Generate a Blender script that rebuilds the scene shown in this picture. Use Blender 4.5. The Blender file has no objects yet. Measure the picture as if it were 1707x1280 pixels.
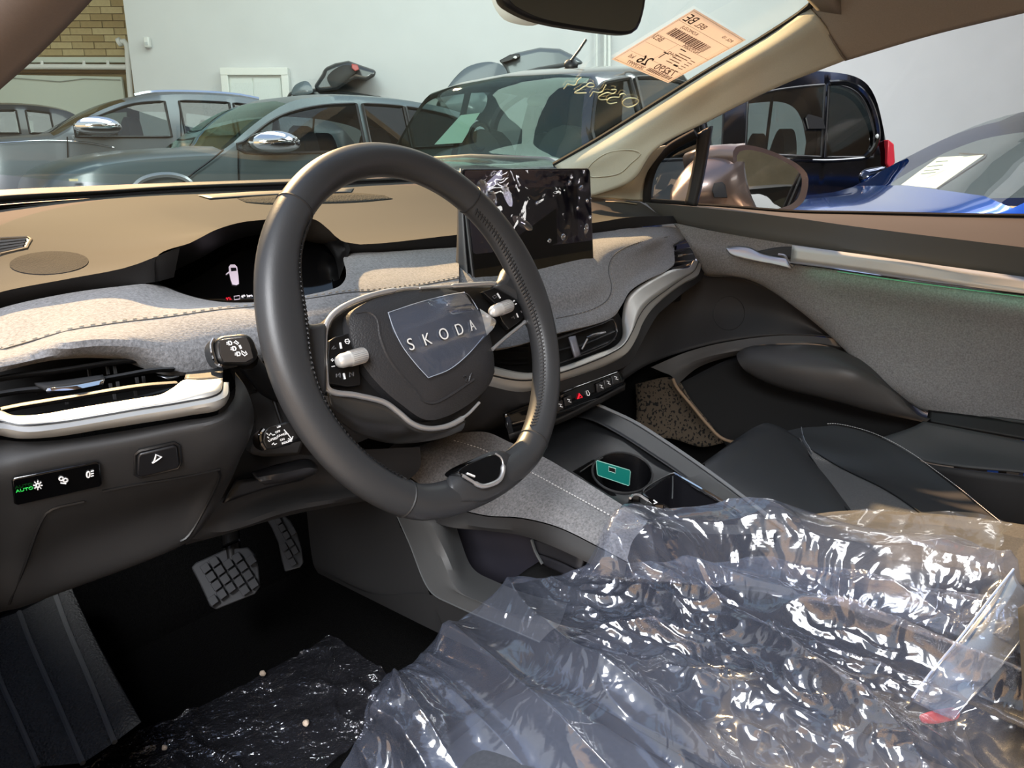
import bpy, bmesh, math, random
from math import sin, cos, pi, radians, sqrt, tan, exp
from mathutils import Vector, Matrix, noise
from mathutils.bvhtree import BVHTree
V = Vector
random.seed(4)
SC = bpy.context.scene
COL = SC.collection
# ------------------------------------------------------------------ camera
CAM = V((-.873, -.521, 1.2)); PSI = radians(52); TH = radians(15.7); FPX = 1280.0
cd = bpy.data.cameras.new('camera'); cam = bpy.data.objects.new('camera', cd); COL.objects.link(cam)
cd.sensor_width = 36; cd.lens = 36 * FPX / 1707; cd.clip_start = .02; cd.clip_end = 200
cam.location = CAM; cam.rotation_euler = (radians(90) - TH, 0, -PSI)
SC.camera = cam
# ------------------------------------------------------------------ world, sun, added area lights
w = bpy.data.worlds.new('hall_light'); SC.world = w; w.use_nodes = True
bg = w.node_tree.nodes['Background']; bg.inputs[1].default_value = 1.3
_n = w.node_tree.nodes; _l = w.node_tree.links      # pale near the horizon, blue overhead
_tc = _n.new('ShaderNodeTexCoord'); _sx = _n.new('ShaderNodeSeparateXYZ'); _cr = _n.new('ShaderNodeValToRGB')
_l.new(_tc.outputs['Generated'], _sx.inputs[0]); _l.new(_sx.outputs[2], _cr.inputs[0]); _l.new(_cr.outputs[0], bg.inputs[0])
_e = _cr.color_ramp.elements; _e[0].position = 0; _e[0].color = (.71, .73, .75, 1); _e[1].position = .86; _e[1].color = (.42, .53, .82, 1)
_m = _e.new(.55); _m.color = (.70, .74, .80, 1)
def sun(name, d, col, e, ang):
    l = bpy.data.lights.new(name, 'SUN'); l.color = col; l.energy = e; l.angle = radians(ang)
    o = bpy.data.objects.new(name, l); COL.objects.link(o)
    o.rotation_euler = V(d).to_track_quat('Z', 'Y').to_euler()      # d points towards the light
    return o
sun('low_evening_sun', (.26, .80, .64), (1.0, .61, .33), 17.0, 1.2)
def area(name, loc, target, sx, sy, e, col):
    l = bpy.data.lights.new(name, 'AREA'); l.shape = 'RECTANGLE'; l.size = sx; l.size_y = sy; l.energy = e; l.color = col
    o = bpy.data.objects.new(name, l); COL.objects.link(o); o.location = loc
    o.rotation_euler = (V(loc) - V(target)).to_track_quat('Z', 'Y').to_euler()
    return o
area('fill_light_near', (-3.2, -1.6, 4.2), (-.5, -.3, .7), 1.8, 1.2, 260, (.97, .98, 1))  # unseen area light, added for highlights on the clear film
area('fill_light_rear', (-5.5, -3.2, 4.0), (0, -.2, .8), 3.0, 1.2, 330, (.96, .98, 1))  # unseen, added to brighten the cabin through the driver's door opening
area('fill_light_row', (4.5, -8, 4.9), (4.5, -8, 0), 5, 2, 170, (1, .99, .96))  # unseen, added so the row behind shows up in the mirror
area('fill_light_hall', (2.5, 4.5, 5.2), (4.5, 7, 1.2), 5, 3, 190, (.95, 1, .96))  # unseen, added to brighten the back wall
area('fill_light_side', (6.0, .4, 5.2), (7.5, 2.0, 1.5), 3, 3, 340, (.97, .98, 1))  # unseen, added to brighten the wall beyond the van
vs = SC.view_settings; vs.view_transform = 'Standard'; vs.look = 'None'; vs.gamma = 1; vs.use_curve_mapping = False; vs.exposure = 0.0
SC.cycles.transparent_max_bounces = 24; SC.cycles.max_bounces = 10
SC.cycles.caustics_reflective = False; SC.cycles.caustics_refractive = False
try: SC.cycles.use_denoising = True
except Exception: pass
# ------------------------------------------------------------------ helpers: rays through the photograph's pixels to real depths
def ray(px, py):
    r = (px - 853.5) / FPX; u = (640 - py) / FPX
    f = cos(TH) + u * sin(TH); z = -sin(TH) + u * cos(TH)
    return V((f * sin(PSI) + r * cos(PSI), f * cos(PSI) - r * sin(PSI), z))
def P(px, py, t): return CAM + ray(px, py) * t
def PV(q): return q if isinstance(q, Vector) else P(*q)
def onpl(px, py, p0, n):
    d = ray(px, py); return CAM + d * ((p0 - CAM).dot(n) / d.dot(n))
def onax(px, py, ax, v):
    d = ray(px, py); return CAM + d * ((v - CAM[ax]) / d[ax])
def lin(c): c = c / 255; return c / 12.92 if c <= .04045 else ((c + .055) / 1.055) ** 2.4
def rgb(*c): return (lin(c[0]), lin(c[1]), lin(c[2]), 1)
def spl(pts, n, closed=False, sharp=False):
    pts = [PV(p) for p in pts]
    m = len(pts)
    if m == 1: return [pts[0].copy() for _ in range(n)]
    if closed: ext = [pts[-1]] + pts + [pts[0], pts[1]]
    else: ext = [pts[0] * 2 - pts[1]] + pts + [pts[-1] * 2 - pts[-2]]
    segs = m if closed else m - 1
    fine = []
    for i in range(segs):
        p0, p1, p2, p3 = ext[i:i + 4]
        if sharp:
            for k in range(12): fine.append(p1.lerp(p2, k / 12))
            continue
        t1 = max((p1 - p0).length, 1e-6) ** .5; t2 = max((p2 - p1).length, 1e-6) ** .5; t3 = max((p3 - p2).length, 1e-6) ** .5
        m1 = ((p1 - p0) / t1 - (p2 - p0) / (t1 + t2) + (p2 - p1) / t2) * t2
        m2 = ((p2 - p1) / t2 - (p3 - p1) / (t2 + t3) + (p3 - p2) / t3) * t2
        for k in range(12):
            t = k / 12; a = 2 * t**3 - 3 * t**2 + 1; b = t**3 - 2 * t**2 + t; c = -2 * t**3 + 3 * t**2; d = t**3 - t**2
            fine.append(p1 * a + m1 * b + p2 * c + m2 * d)
    fine.append((pts[0] if closed else pts[-1]).copy())
    L = [0]
    for a, b in zip(fine, fine[1:]): L.append(L[-1] + (b - a).length)
    out = []; j = 0; cnt = n if closed else n - 1
    for k in range(n):
        s = L[-1] * k / cnt
        while j < len(L) - 2 and L[j + 1] < s: j += 1
        q = (s - L[j]) / max(L[j + 1] - L[j], 1e-9)
        out.append(fine[j].lerp(fine[j + 1], min(max(q, 0), 1)))
    return out
def wloc(o):
    p = V((0, 0, 0))
    while o: p += o.location; o = o.parent
    return p
def mk(name, vs_, fs, mat, parent=None, smooth=True, ang=35, mods=(), stuff=False, label=None):
    me = bpy.data.meshes.new(name); off = wloc(parent) if parent else V((0, 0, 0))
    me.from_pydata([tuple(PV(v) - off) for v in vs_], [], fs)
    bm = bmesh.new(); bm.from_mesh(me); bmesh.ops.recalc_face_normals(bm, faces=bm.faces); bm.to_mesh(me); bm.free()
    for p in me.polygons: p.use_smooth = smooth
    if smooth: me.set_sharp_from_angle(angle=radians(ang))
    me.materials.append(mat)
    o = bpy.data.objects.new(name, me); COL.objects.link(o)
    if parent: o.parent = parent
    if stuff: o['kind'] = 'stuff'
    if label: o['label'] = label
    for m in mods:
        if m[0] == 'bevel':
            b = o.modifiers.new('b', 'BEVEL'); b.width = m[1]; b.segments = m[2] if len(m) > 2 else 2; b.limit_method = 'ANGLE'; b.angle_limit = radians(40)
        elif m[0] == 'solid':
            b = o.modifiers.new('s', 'SOLIDIFY'); b.thickness = m[1]; b.offset = m[2] if len(m) > 2 else 0
        elif m[0] == 'sub':
            b = o.modifiers.new('u', 'SUBSURF'); b.levels = m[1]; b.render_levels = m[1]
    return o
def patch(name, rows, mat, parent=None, nu=40, nv=16, thick=None, label=None, stuff=False, sharp=False, mods=()):
    R = [spl(r, nu, sharp=sharp) for r in rows]
    cols = [spl([R[j][i] for j in range(len(R))], nv, sharp=sharp) for i in range(nu)]
    vs_ = [cols[i][j] for i in range(nu) for j in range(nv)]
    fs = [(i * nv + j, i * nv + j + 1, (i + 1) * nv + j + 1, (i + 1) * nv + j) for i in range(nu - 1) for j in range(nv - 1)]
    if thick: mods = (('solid', thick, 0),) + tuple(mods)
    return mk(name, vs_, fs, mat, parent, mods=mods, label=label, stuff=stuff)
def plate(name, pts, off, mat, parent=None, bev=0, n=0, label=None, seg=2, stuff=False, sharp=True):
    """a solid slab: outline pts (front), pushed back by off"""
    pts = [PV(p) for p in pts]
    if n: pts = spl(pts, n, closed=True)
    k = len(pts); off = V(off)
    vs_ = pts + [p + off for p in pts]
    fs = [tuple(range(k)), tuple(range(2 * k - 1, k - 1, -1))] + [(i, i + k, (i + 1) % k + k, (i + 1) % k) for i in range(k)]
    return mk(name, vs_, fs, mat, parent, mods=(('bevel', bev, seg),) if bev else (), label=label, stuff=stuff)
def dome(name, pts, off, bulge, mat, parent=None, n=48, rings=6, inset=.0, label=None, power=2.2, side=True):
    """cushion-shaped solid: outline pts, centre raised by -off direction * bulge"""
    pts = spl(pts, n, closed=True); off = V(off); nrm = off.normalized()
    c = sum(pts, V((0, 0, 0))) / n
    vs_ = [p + off for p in pts]; fs = []
    for r in range(rings + 1):
        q = r / rings
        rad = cos(q * pi / 2) if r < rings else .0
        lift = bulge * (1 - rad ** power)
        if r == rings: vs_.append(c - nrm * bulge); break
        for p in pts: vs_.append(c + (p - c) * rad - nrm * lift)
    R = rings + 1
    for r in range(R - 1):
        for i in range(n):
            a = r * n + i; b = r * n + (i + 1) % n; fs.append((a, b, b + n, a + n))
    ci = len(vs_) - 1; base = (R - 1) * n
    for i in range(n): fs.append((base + i, base + (i + 1) % n, ci))
    fs.append(tuple(range(n)))
    return mk(name, vs_, fs, mat, parent, label=label, ang=50)
def tube(name, pts, r, mat, parent=None, closed=False, n=8, m=0, label=None, flat=1.0, up=None, stuff=False, sharp=False):
    pts = [PV(p) for p in pts]
    if m: pts = spl(pts, m, closed=closed, sharp=sharp)
    k = len(pts); vs_ = []; fs = []
    prev = None
    for i, p in enumerate(pts):
        a = pts[(i - 1) % k] if (closed or i > 0) else p; b = pts[(i + 1) % k] if (closed or i < k - 1) else p
        t = (b - a).normalized()
        if up is not None: u = (V(up) - t * V(up).dot(t)).normalized()
        elif prev is None:
            u = t.orthogonal().normalized()
        else: u = (prev - t * prev.dot(t)).normalized()
        prev = u; v_ = t.cross(u); rr = r[i] if isinstance(r, (list, tuple)) else r
        for j in range(n):
            an = 2 * pi * j / n; vs_.append(p + u * cos(an) * rr * flat + v_ * sin(an) * rr)
    for i in range(k if closed else k - 1):
        for j in range(n):
            a = i * n + j; b = i * n + (j + 1) % n; c = ((i + 1) % k) * n + (j + 1) % n; d = ((i + 1) % k) * n + j
            fs.append((a, b, c, d))
    if not closed: fs.append(tuple(range(n))); fs.append(tuple(range((k - 1) * n, k * n)))
    return mk(name, vs_, fs, mat, parent, ang=50, label=label, stuff=stuff)
def box(name, c, ax, ay, az, mat, parent=None, bev=0, seg=2, label=None, kind=None):
    c = PV(c); ax, ay, az = V(ax), V(ay), V(az)
    vs_ = [c + ax * i + ay * j + az * k for i in (-1, 1) for j in (-1, 1) for k in (-1, 1)]
    fs = [(0, 1, 3, 2), (4, 6, 7, 5), (0, 4, 5, 1), (2, 3, 7, 6), (0, 2, 6, 4), (1, 5, 7, 3)]
    o = mk(name, vs_, fs, mat, parent, mods=(('bevel', bev, seg),) if bev else (), label=label)
    if kind: o['kind'] = kind
    return o
def dashes(name, path, mat, parent, n, length, r, offs=None, m=60):
    """a row of stitches as one piece"""
    pts = spl(path, n * 2); vs_ = []; fs = []
    for i in range(0, n * 2 - 1, 2):
        a, b = pts[i], pts[i + 1]; t = (b - a).normalized(); c = (a + b) / 2; h = t * length / 2
        if offs: h = (t + V(offs)).normalized() * length / 2
        u = t.orthogonal().normalized() * r; v_ = t.cross(u).normalized() * r
        k = len(vs_)
        vs_ += [c - h + u, c - h + v_, c - h - u, c - h - v_, c + h + u, c + h + v_, c + h - u, c + h - v_]
        fs += [(k + q, k + (q + 1) % 4, k + 4 + (q + 1) % 4, k + 4 + q) for q in range(4)] + [(k, k + 3, k + 2, k + 1), (k + 4, k + 5, k + 6, k + 7)]
    return mk(name, vs_, fs, mat, parent, stuff=True)
def text(name, s, org, xd, yd, size, mat, parent=None, ext=.0004, align='LEFT', label=None, bold=0):
    cu = bpy.data.curves.new(name, 'FONT'); cu.body = s; cu.size = 1; cu.extrude = 0; cu.align_x = align; cu.offset = bold
    o = bpy.data.objects.new(name, cu); COL.objects.link(o)
    me = bpy.data.meshes.new_from_object(o.evaluated_get(bpy.context.evaluated_depsgraph_get()))
    bpy.data.objects.remove(o)
    org = PV(org); xd = V(xd); yd = V(yd); xn = xd.normalized(); yn = (yd - xn * yd.dot(xn)).normalized(); nn = xn.cross(yn)
    if nn.dot(CAM - org) < 0: nn = -nn
    vs_ = [org + xn * v.co.x * size + yn * v.co.y * size + nn * ext for v in me.vertices]
    fs = [tuple(p.vertices) for p in me.polygons]
    k = len(vs_)
    return mk(name, vs_, fs, mat, parent, smooth=False, mods=(('solid', ext, 0),), label=label)
def thing(name, label, cat, loc=(0, 0, 0), group=None):
    o = bpy.data.objects.new(name, None); COL.objects.link(o); o.location = PV(loc) if len(loc) == 3 else loc
    o.empty_display_size = .05; o['label'] = label; o['category'] = cat
    if group: o['group'] = group
    return o
def tag(o, label, cat, group=None):
    o['label'] = label; o['category'] = cat
    if group: o['group'] = group
    return o
# ------------------------------------------------------------------ materials
def M(name, c, rough=.5, metal=0, bump=None, mottle=None, coat=0, spec=.5, sheen=0, emit=None, stretch=None, coatr=.05):
    m = bpy.data.materials.new(name); m.use_nodes = True; nt = m.node_tree; b = nt.nodes['Principled BSDF']
    b.inputs['Base Color'].default_value = rgb(*c); b.inputs['Roughness'].default_value = rough; b.inputs['Metallic'].default_value = metal
    b.inputs['Coat Weight'].default_value = coat; b.inputs['Coat Roughness'].default_value = coatr
    b.inputs['Specular IOR Level'].default_value = spec; b.inputs['Sheen Weight'].default_value = sheen
    if emit: b.inputs['Emission Color'].default_value = rgb(*emit[0]); b.inputs['Emission Strength'].default_value = emit[1]
    tc = nt.nodes.new('ShaderNodeTexCoord'); mp = nt.nodes.new('ShaderNodeMapping'); nt.links.new(tc.outputs['Object'], mp.inputs[0])
    if stretch: mp.inputs['Scale'].default_value = stretch
    if mottle:
        n = nt.nodes.new('ShaderNodeTexNoise'); n.inputs['Scale'].default_value = mottle[0]; n.inputs['Detail'].default_value = 3; n.inputs['Roughness'].default_value = .65
        nt.links.new(mp.outputs[0], n.inputs['Vector'])
        r = nt.nodes.new('ShaderNodeMapRange'); r.inputs[1].default_value = .3; r.inputs[2].default_value = .7
        r.inputs[3].default_value = 1 - mottle[1]; r.inputs[4].default_value = 1 + mottle[1]; nt.links.new(n.outputs[0], r.inputs[0])
        x = nt.nodes.new('ShaderNodeVectorMath'); x.operation = 'SCALE'; x.inputs[0].default_value = rgb(*c)[:3]
        nt.links.new(r.outputs[0], x.inputs['Scale']); nt.links.new(x.outputs[0], b.inputs['Base Color'])
    if bump:
        kind = bump[3] if len(bump) > 3 else 'n'
        if kind == 'v':
            n = nt.nodes.new('ShaderNodeTexVoronoi'); n.inputs['Scale'].default_value = bump[0]; out = n.outputs['Distance']
        elif kind == 'w':
            n = nt.nodes.new('ShaderNodeTexWave'); n.inputs['Scale'].default_value = bump[0]; n.inputs['Distortion'].default_value = 2.5; out = n.outputs[0]
        else:
            n = nt.nodes.new('ShaderNodeTexNoise'); n.inputs['Scale'].default_value = bump[0]; n.inputs['Detail'].default_value = 4; out = n.outputs[0]
        nt.links.new(mp.outputs[0], n.inputs['Vector'])
        bp = nt.nodes.new('ShaderNodeBump'); bp.inputs['Strength'].default_value = bump[1]; bp.inputs['Distance'].default_value = bump[2]
        nt.links.new(out, bp.inputs['Height']); nt.links.new(bp.outputs[0], b.inputs['Normal'])
    return m
def MG(name, tint, refl=.06, rough=.0, gcol=(1, 1, 1, 1), haze=0, hazec=(200, 205, 215), bump=None, edge=.5, bl=.5, tf=.4):
    """thin clear sheet: see-through tint, mirror part that grows to grazing, optional milky part"""
    m = bpy.data.materials.new(name); m.use_nodes = True; nt = m.node_tree; nt.nodes.clear()
    out = nt.nodes.new('ShaderNodeOutputMaterial'); tr = nt.nodes.new('ShaderNodeBsdfTransparent'); tr.inputs[0].default_value = tint
    gl = nt.nodes.new('ShaderNodeBsdfGlossy'); gl.inputs[0].default_value = gcol; gl.inputs['Roughness'].default_value = rough
    lw = nt.nodes.new('ShaderNodeLayerWeight'); lw.inputs[0].default_value = bl
    r = nt.nodes.new('ShaderNodeMapRange'); r.inputs[3].default_value = refl; r.inputs[4].default_value = refl + edge
    pw = nt.nodes.new('ShaderNodeMath'); pw.operation = 'POWER'; pw.inputs[1].default_value = 3
    nt.links.new(lw.outputs['Facing'], pw.inputs[0]); nt.links.new(pw.outputs[0], r.inputs[0])
    mx = nt.nodes.new('ShaderNodeMixShader'); nt.links.new(r.outputs[0], mx.inputs[0])
    base = tr.outputs[0]
    if haze:
        df = nt.nodes.new('ShaderNodeBsdfDiffuse'); df.inputs[0].default_value = rgb(*hazec)
        tl = nt.nodes.new('ShaderNodeBsdfTranslucent'); tl.inputs[0].default_value = rgb(*hazec)
        ad = nt.nodes.new('ShaderNodeMixShader'); ad.inputs[0].default_value = tf; nt.links.new(df.outputs[0], ad.inputs[1]); nt.links.new(tl.outputs[0], ad.inputs[2])
        m2 = nt.nodes.new('ShaderNodeMixShader'); m2.inputs[0].default_value = haze; nt.links.new(tr.outputs[0], m2.inputs[1]); nt.links.new(ad.outputs[0], m2.inputs[2]); base = m2.outputs[0]
    nt.links.new(base, mx.inputs[1]); nt.links.new(gl.outputs[0], mx.inputs[2]); nt.links.new(mx.outputs[0], out.inputs[0])
    if bump:
        tc = nt.nodes.new('ShaderNodeTexCoord'); mp = nt.nodes.new('ShaderNodeMapping'); nt.links.new(tc.outputs['Object'], mp.inputs[0])
        prev = None
        wn = nt.nodes.new('ShaderNodeTexNoise'); wn.inputs['Scale'].default_value = 9; wn.inputs['Detail'].default_value = 3; nt.links.new(mp.outputs[0], wn.inputs['Vector'])
        for (sc_, st, di, kind, *ex) in bump:
            m3 = nt.nodes.new('ShaderNodeMapping')
            if ex: m3.inputs['Rotation'].default_value = (0, 0, ex[0]); m3.inputs['Scale'].default_value = (1, ex[1], 1)
            wv = nt.nodes.new('ShaderNodeVectorMath'); wv.operation = 'MULTIPLY_ADD'; wv.inputs[1].default_value = (.09, .09, .09)
            nt.links.new(wn.outputs[1], wv.inputs[0]); nt.links.new(mp.outputs[0], wv.inputs[2]); nt.links.new(wv.outputs[0], m3.inputs[0])
            if kind == 'v':
                n = nt.nodes.new('ShaderNodeTexVoronoi'); n.feature = 'DISTANCE_TO_EDGE'; n.inputs['Scale'].default_value = sc_; o_ = n.outputs['Distance']
            elif kind == 'r':
                n = nt.nodes.new('ShaderNodeTexNoise'); n.noise_type = 'RIDGED_MULTIFRACTAL'; n.inputs['Scale'].default_value = sc_; n.inputs['Detail'].default_value = 3; n.inputs['Roughness'].default_value = .45; n.inputs['Gain'].default_value = 1.5
                mk1 = nt.nodes.new('ShaderNodeTexNoise'); mk1.inputs['Scale'].default_value = 6; mk1.inputs['Detail'].default_value = 1; nt.links.new(mp.outputs[0], mk1.inputs['Vector'])
                mr = nt.nodes.new('ShaderNodeMapRange'); mr.inputs[1].default_value = .42; mr.inputs[2].default_value = .62; nt.links.new(mk1.outputs[0], mr.inputs[0])
                mu = nt.nodes.new('ShaderNodeMath'); mu.operation = 'MULTIPLY'; nt.links.new(n.outputs[0], mu.inputs[0]); nt.links.new(mr.outputs[0], mu.inputs[1]); o_ = mu.outputs[0]
            else:
                n = nt.nodes.new('ShaderNodeTexNoise'); n.inputs['Scale'].default_value = sc_; n.inputs['Detail'].default_value = 2; n.inputs['Distortion'].default_value = .6; o_ = n.outputs[0]
            nt.links.new(m3.outputs[0], n.inputs['Vector'])
            bp = nt.nodes.new('ShaderNodeBump'); bp.inputs['Strength'].default_value = st; bp.inputs['Distance'].default_value = di
            nt.links.new(o_, bp.inputs['Height'])
            if prev: nt.links.new(prev, bp.inputs['Normal'])
            prev = bp.outputs[0]
        nt.links.new(prev, gl.inputs['Normal'])
    return m
soft = M('soft_dash_plastic', (60, 58, 55), .85, spec=.12, bump=(900, .12, .002))
softdk = M('dark_soft_plastic', (42, 42, 43), .75, spec=.25, bump=(900, .1, .002))
hard = M('hard_charcoal_plastic', (38, 38, 39), .55, bump=(1200, .08, .001))
hardlt = M('grey_door_plastic', (78, 81, 82), .55, bump=(900, .1, .001))
blackp = M('black_plastic', (16, 16, 17), .45)
gloss = M('gloss_black', (8, 8, 9), .08, coat=.5)
matteblk = M('matte_black', (10, 10, 11), .9)
fabric = M('grey_melange_fabric', (112, 112, 114), .95, mottle=(330, .42), bump=(500, .35, .0025), sheen=.25)
fabdk = M('door_melange_fabric', (142, 144, 147), .95, mottle=(330, .30), bump=(500, .3, .002), sheen=.2)
fabseat = M('seat_rib_fabric', (84, 84, 84), .95, mottle=(300, .2), bump=(120, .6, .004, 'w'), sheen=.2)
vinyl = M('dark_vinyl', (48, 49, 50), .5, bump=(700, .12, .001))
leather = M('black_leather', (40, 40, 42), .42, bump=(650, .18, .0012, 'v'))
leathers = M('smooth_grey_leather', (47, 48, 50), .42, bump=(700, .08, .001))
alu = M('brushed_aluminium', (196, 194, 188), .45, metal=.75, bump=(300, .08, .0008), stretch=(1, 1, 14))
chrome = M('satin_chrome', (205, 205, 206), .34, metal=.8)
polished = M('polished_chrome', (225, 225, 228), .06, metal=1)
dkchrome = M('dark_satin_metal', (120, 120, 122), .28, metal=1)
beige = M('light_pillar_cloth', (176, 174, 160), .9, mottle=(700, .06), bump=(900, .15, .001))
headl = M('taupe_headliner', (152, 144, 134), .95, mottle=(500, .06))
carpet = M('black_carpet', (9, 9, 9), 1.0, spec=.1, mottle=(260, .5), bump=(350, .8, .006))
rubber = M('pedal_rubber', (62, 62, 64), .5, bump=(300, .1, .001))
white = M('white_print', (225, 225, 225), .6, emit=((225, 225, 225), .25))
thread = M('pale_thread', (205, 205, 205), .7)
threadd = M('dark_thread', (22, 22, 23), .6)
thrtan = M('grey_thread', (165, 158, 146), .8)
green = M('lit_green_symbol', (40, 170, 70), .5, emit=((40, 200, 80), .5))
redl = M('lit_red_symbol', (210, 30, 50), .5, emit=((230, 30, 50), .7))
teal = M('teal_card', (14, 104, 96), .4)
redp = M('red_plastic', (200, 60, 62), .35)
def bvh(o):
    dg = bpy.context.evaluated_depsgraph_get(); e = o.evaluated_get(dg); me = e.to_mesh(); off = wloc(o)
    t = BVHTree.FromPolygons([v.co + off for v in me.vertices], [tuple(p.vertices) for p in me.polygons]); e.to_mesh_clear(); return t
def onm(px, py, tree, lift=.002, dflt=1.0):
    d = ray(px, py); h = tree.ray_cast(CAM, d.normalized())
    if h[0] is None: return P(px, py, dflt)
    n = h[1] if h[1].dot(d) < 0 else -h[1]
    return h[0] + n * lift
def decal(name, s, px, py, px2, py2, tree, hpx, mat, parent, mirror=False, lift=.0015, bold=0, align='LEFT', label=None, shear=None):
    a = onm(px, py, tree, lift); b = onm(px2, py2, tree, lift); xd = (b - a)
    h = tree.ray_cast(CAM, ray(px, py).normalized()); n = h[1]
    if n.dot(ray(px, py)) > 0: n = -n
    yd = n.cross(xd)
    dep = (a - CAM).dot(ray(853.5, 640).normalized())
    if mirror:
        me_xd = -xd; a = b; xd = me_xd; yd = n.cross(b * 0 + (-xd))
        yd = n.cross(-xd)
    return text(name, s, a, xd, yd, hpx * dep / FPX * 1.38, mat, parent, align=align, bold=bold, label=label)
def slab(name, px, tree, th, mat, parent, lift=.001, bev=0, n=0, label=None):
    pts = [onm(x, y, tree, lift + th) for x, y in px]
    c = sum(pts, V((0, 0, 0))) / len(pts); nn = (pts[1] - pts[0]).cross(pts[2] - pts[0]).normalized()
    if nn.dot(c - CAM) < 0: nn = -nn
    return plate(name, pts, nn * th, mat, parent, bev=bev, n=n, label=label)
# ================================================================== body shell of our car
seal = [(925, 275, 1.72), (1000, 232, 1.66), (1090, 176, 1.58), (1180, 120, 1.50), (1280, 60, 1.40), (1350, 12, 1.31), (1362, -8, 1.27), (1372, -60, 1.22)]
sealp = spl(seal, 24)
glass_ws = MG('greenish_windscreen_glass', (.85, .95, .88, 1), refl=.035, rough=.01, edge=.35, bump=None)
wsh = thing('windshield', 'large sloping greenish windshield above the dashboard', 'windshield', (0, .9, 1.15))
vs_, fs = [], []; NA = 25
for i, R in enumerate(sealp):
    q = i / (len(sealp) - 1); L = V((-R.x, R.y, R.z)); Cc = V((0, .90, 1.17)).lerp(V((0, -.02, 1.56)), q)
    for j in range(NA):
        a = -1 + 2 * j / (NA - 1); p = R.lerp(L, (1 - a) / 2) + (Cc - (R + L) / 2) * (1 - a * a); vs_.append(p)
n_ = len(sealp)
fs = [(i * NA + j, i * NA + j + 1, (i + 1) * NA + j + 1, (i + 1) * NA + j) for i in range(n_ - 1) for j in range(NA - 1)]
wsg = mk('glass_pane', vs_, fs, glass_ws, wsh, ang=80)
WS = bvh(wsg)
tube('rubber_seal', [p + V((-.004, 0, 0)) for p in sealp], .006, matteblk, wsh, n=6)
tube('rubber_seal', [V((-p.x + .004, p.y, p.z)) for p in sealp], .006, matteblk, wsh, n=6)
# black edge band printed along the bottom of the glass, brown cowl lip
def far(px, py):                                    # far rim of the dash top: Y = .88 - .9 X^2
    d = ray(px, py); lo, hi = .5, 2.6
    f = lambda t: (CAM + d * t).y - (.88 - .9 * (CAM + d * t).x ** 2)
    for _ in range(40):
        m = (lo + hi) / 2
        if f(m) > 0: hi = m
        else: lo = m
    return CAM + d * lo
body = thing('car_cabin', 'cream pillar trims and taupe roof lining framing the cabin', 'car', (0, .3, .4))
cow0 = [far(-80, 326) + V((0, .03, .0)), far(0, 318) + V((0, .03, 0)), far(170, 310) + V((0, .03, 0)), far(300, 305) + V((0, .03, 0)), far(480, 299) + V((0, .03, 0)), far(620, 294) + V((0, .03, 0)), far(760, 288) + V((0, .03, 0)), P(925, 284, 1.78)]
cow1 = [far(-80, 338), far(0, 328), far(170, 319), far(300, 311), far(480, 304), far(620, 299), far(760, 293), P(925, 290, 1.76)]
cow2 = [p + V((0, -.012, -.014)) for p in cow1]
cow3 = [far(-80, 362), far(0, 352), far(170, 332), far(300, 322), far(480, 316), far(620, 308), far(760, 302), P(925, 302, 1.74)]
patch('cowl_lip', [cow0, cow1], blackp, body, 50, 4)
patch('cowl_strip', [[p + V((0, -.004, .0015)) for p in cow1], [p.lerp(q, .35) for p, q in zip(cow1, cow3)]], softdk, body, 50, 3, thick=.004)
patch('cowl_gutter', [cow2, cow3], matteblk, body, 50, 4)
# passenger side pillar trim
pedge = [(925, 277, 1.715), (1000, 235, 1.655), (1090, 179, 1.575), (1180, 123, 1.495), (1280, 63, 1.395), (1352, 14, 1.305)]
pmid = [(955, 305, 1.70), (1020, 275, 1.64), (1100, 225, 1.565), (1190, 165, 1.485), (1290, 105, 1.385), (1385, 58, 1.30)]
pmid2 = [(985, 328, 1.69), (1055, 300, 1.63), (1092, 250, 1.58), (1185, 200, 1.50), (1292, 147, 1.40), (1408, 100, 1.32)]
patch('pillar_trim', [pedge, [(940, 290, 1.70), (1010, 254, 1.63), (1096, 200, 1.555), (1185, 143, 1.475), (1286, 82, 1.375), (1368, 34, 1.29)], pmid, pmid2], beige, body, 50, 14, thick=.006, label='cream cloth trim of the passenger side pillar')
patch('pillar_foot', [[(985, 328, 1.69), (1020, 300, 1.66), (1055, 270, 1.63), (1090, 240, 1.59)], [(1030, 332, 1.685), (1048, 318, 1.67), (1062, 290, 1.655), (1092, 246, 1.61)], [(1072, 336, 1.69), (1072, 318, 1.68), (1080, 285, 1.665), (1110, 243, 1.62)]], beige, body, 20, 12, thick=.004)
PT = bvh([o for o in body.children if o.name.startswith('pillar_trim')][0])
ov = [(980, 282), (1010, 256), (1056, 250), (1068, 256), (1052, 272), (1034, 288), (1004, 294), (984, 293)]
tube('airbag_badge_outline', [onm(x, y, PT, .001, 1.66) for x, y in ov], .0012, beige, body, closed=True, m=50, n=6)
# roof lining along the passenger side and header
hl = M('headliner_edge', (112, 104, 96), .95)
patch('roof_lining', [[(1352, 14, 1.31), (1362, -6, 1.28), (1400, -80, 1.2)], [(1370, 36, 1.30), (1440, -2, 1.22), (1520, -80, 1.12)], [(1392, 75, 1.31), (1520, 28, 1.22), (1660, -40, 1.10)], [(1409, 100, 1.325), (1556, 56, 1.24), (1720, 16, 1.15), (1850, -16, 1.09)]], headl, body, 30, 16, thick=.006, label='taupe roof lining over the passenger door')
tube('lining_seam', [(1366, 30, 1.296), (1385, 62, 1.30), (1402, 90, 1.31), (1409, 100, 1.322)], .0016, hl, body, m=16)
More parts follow.
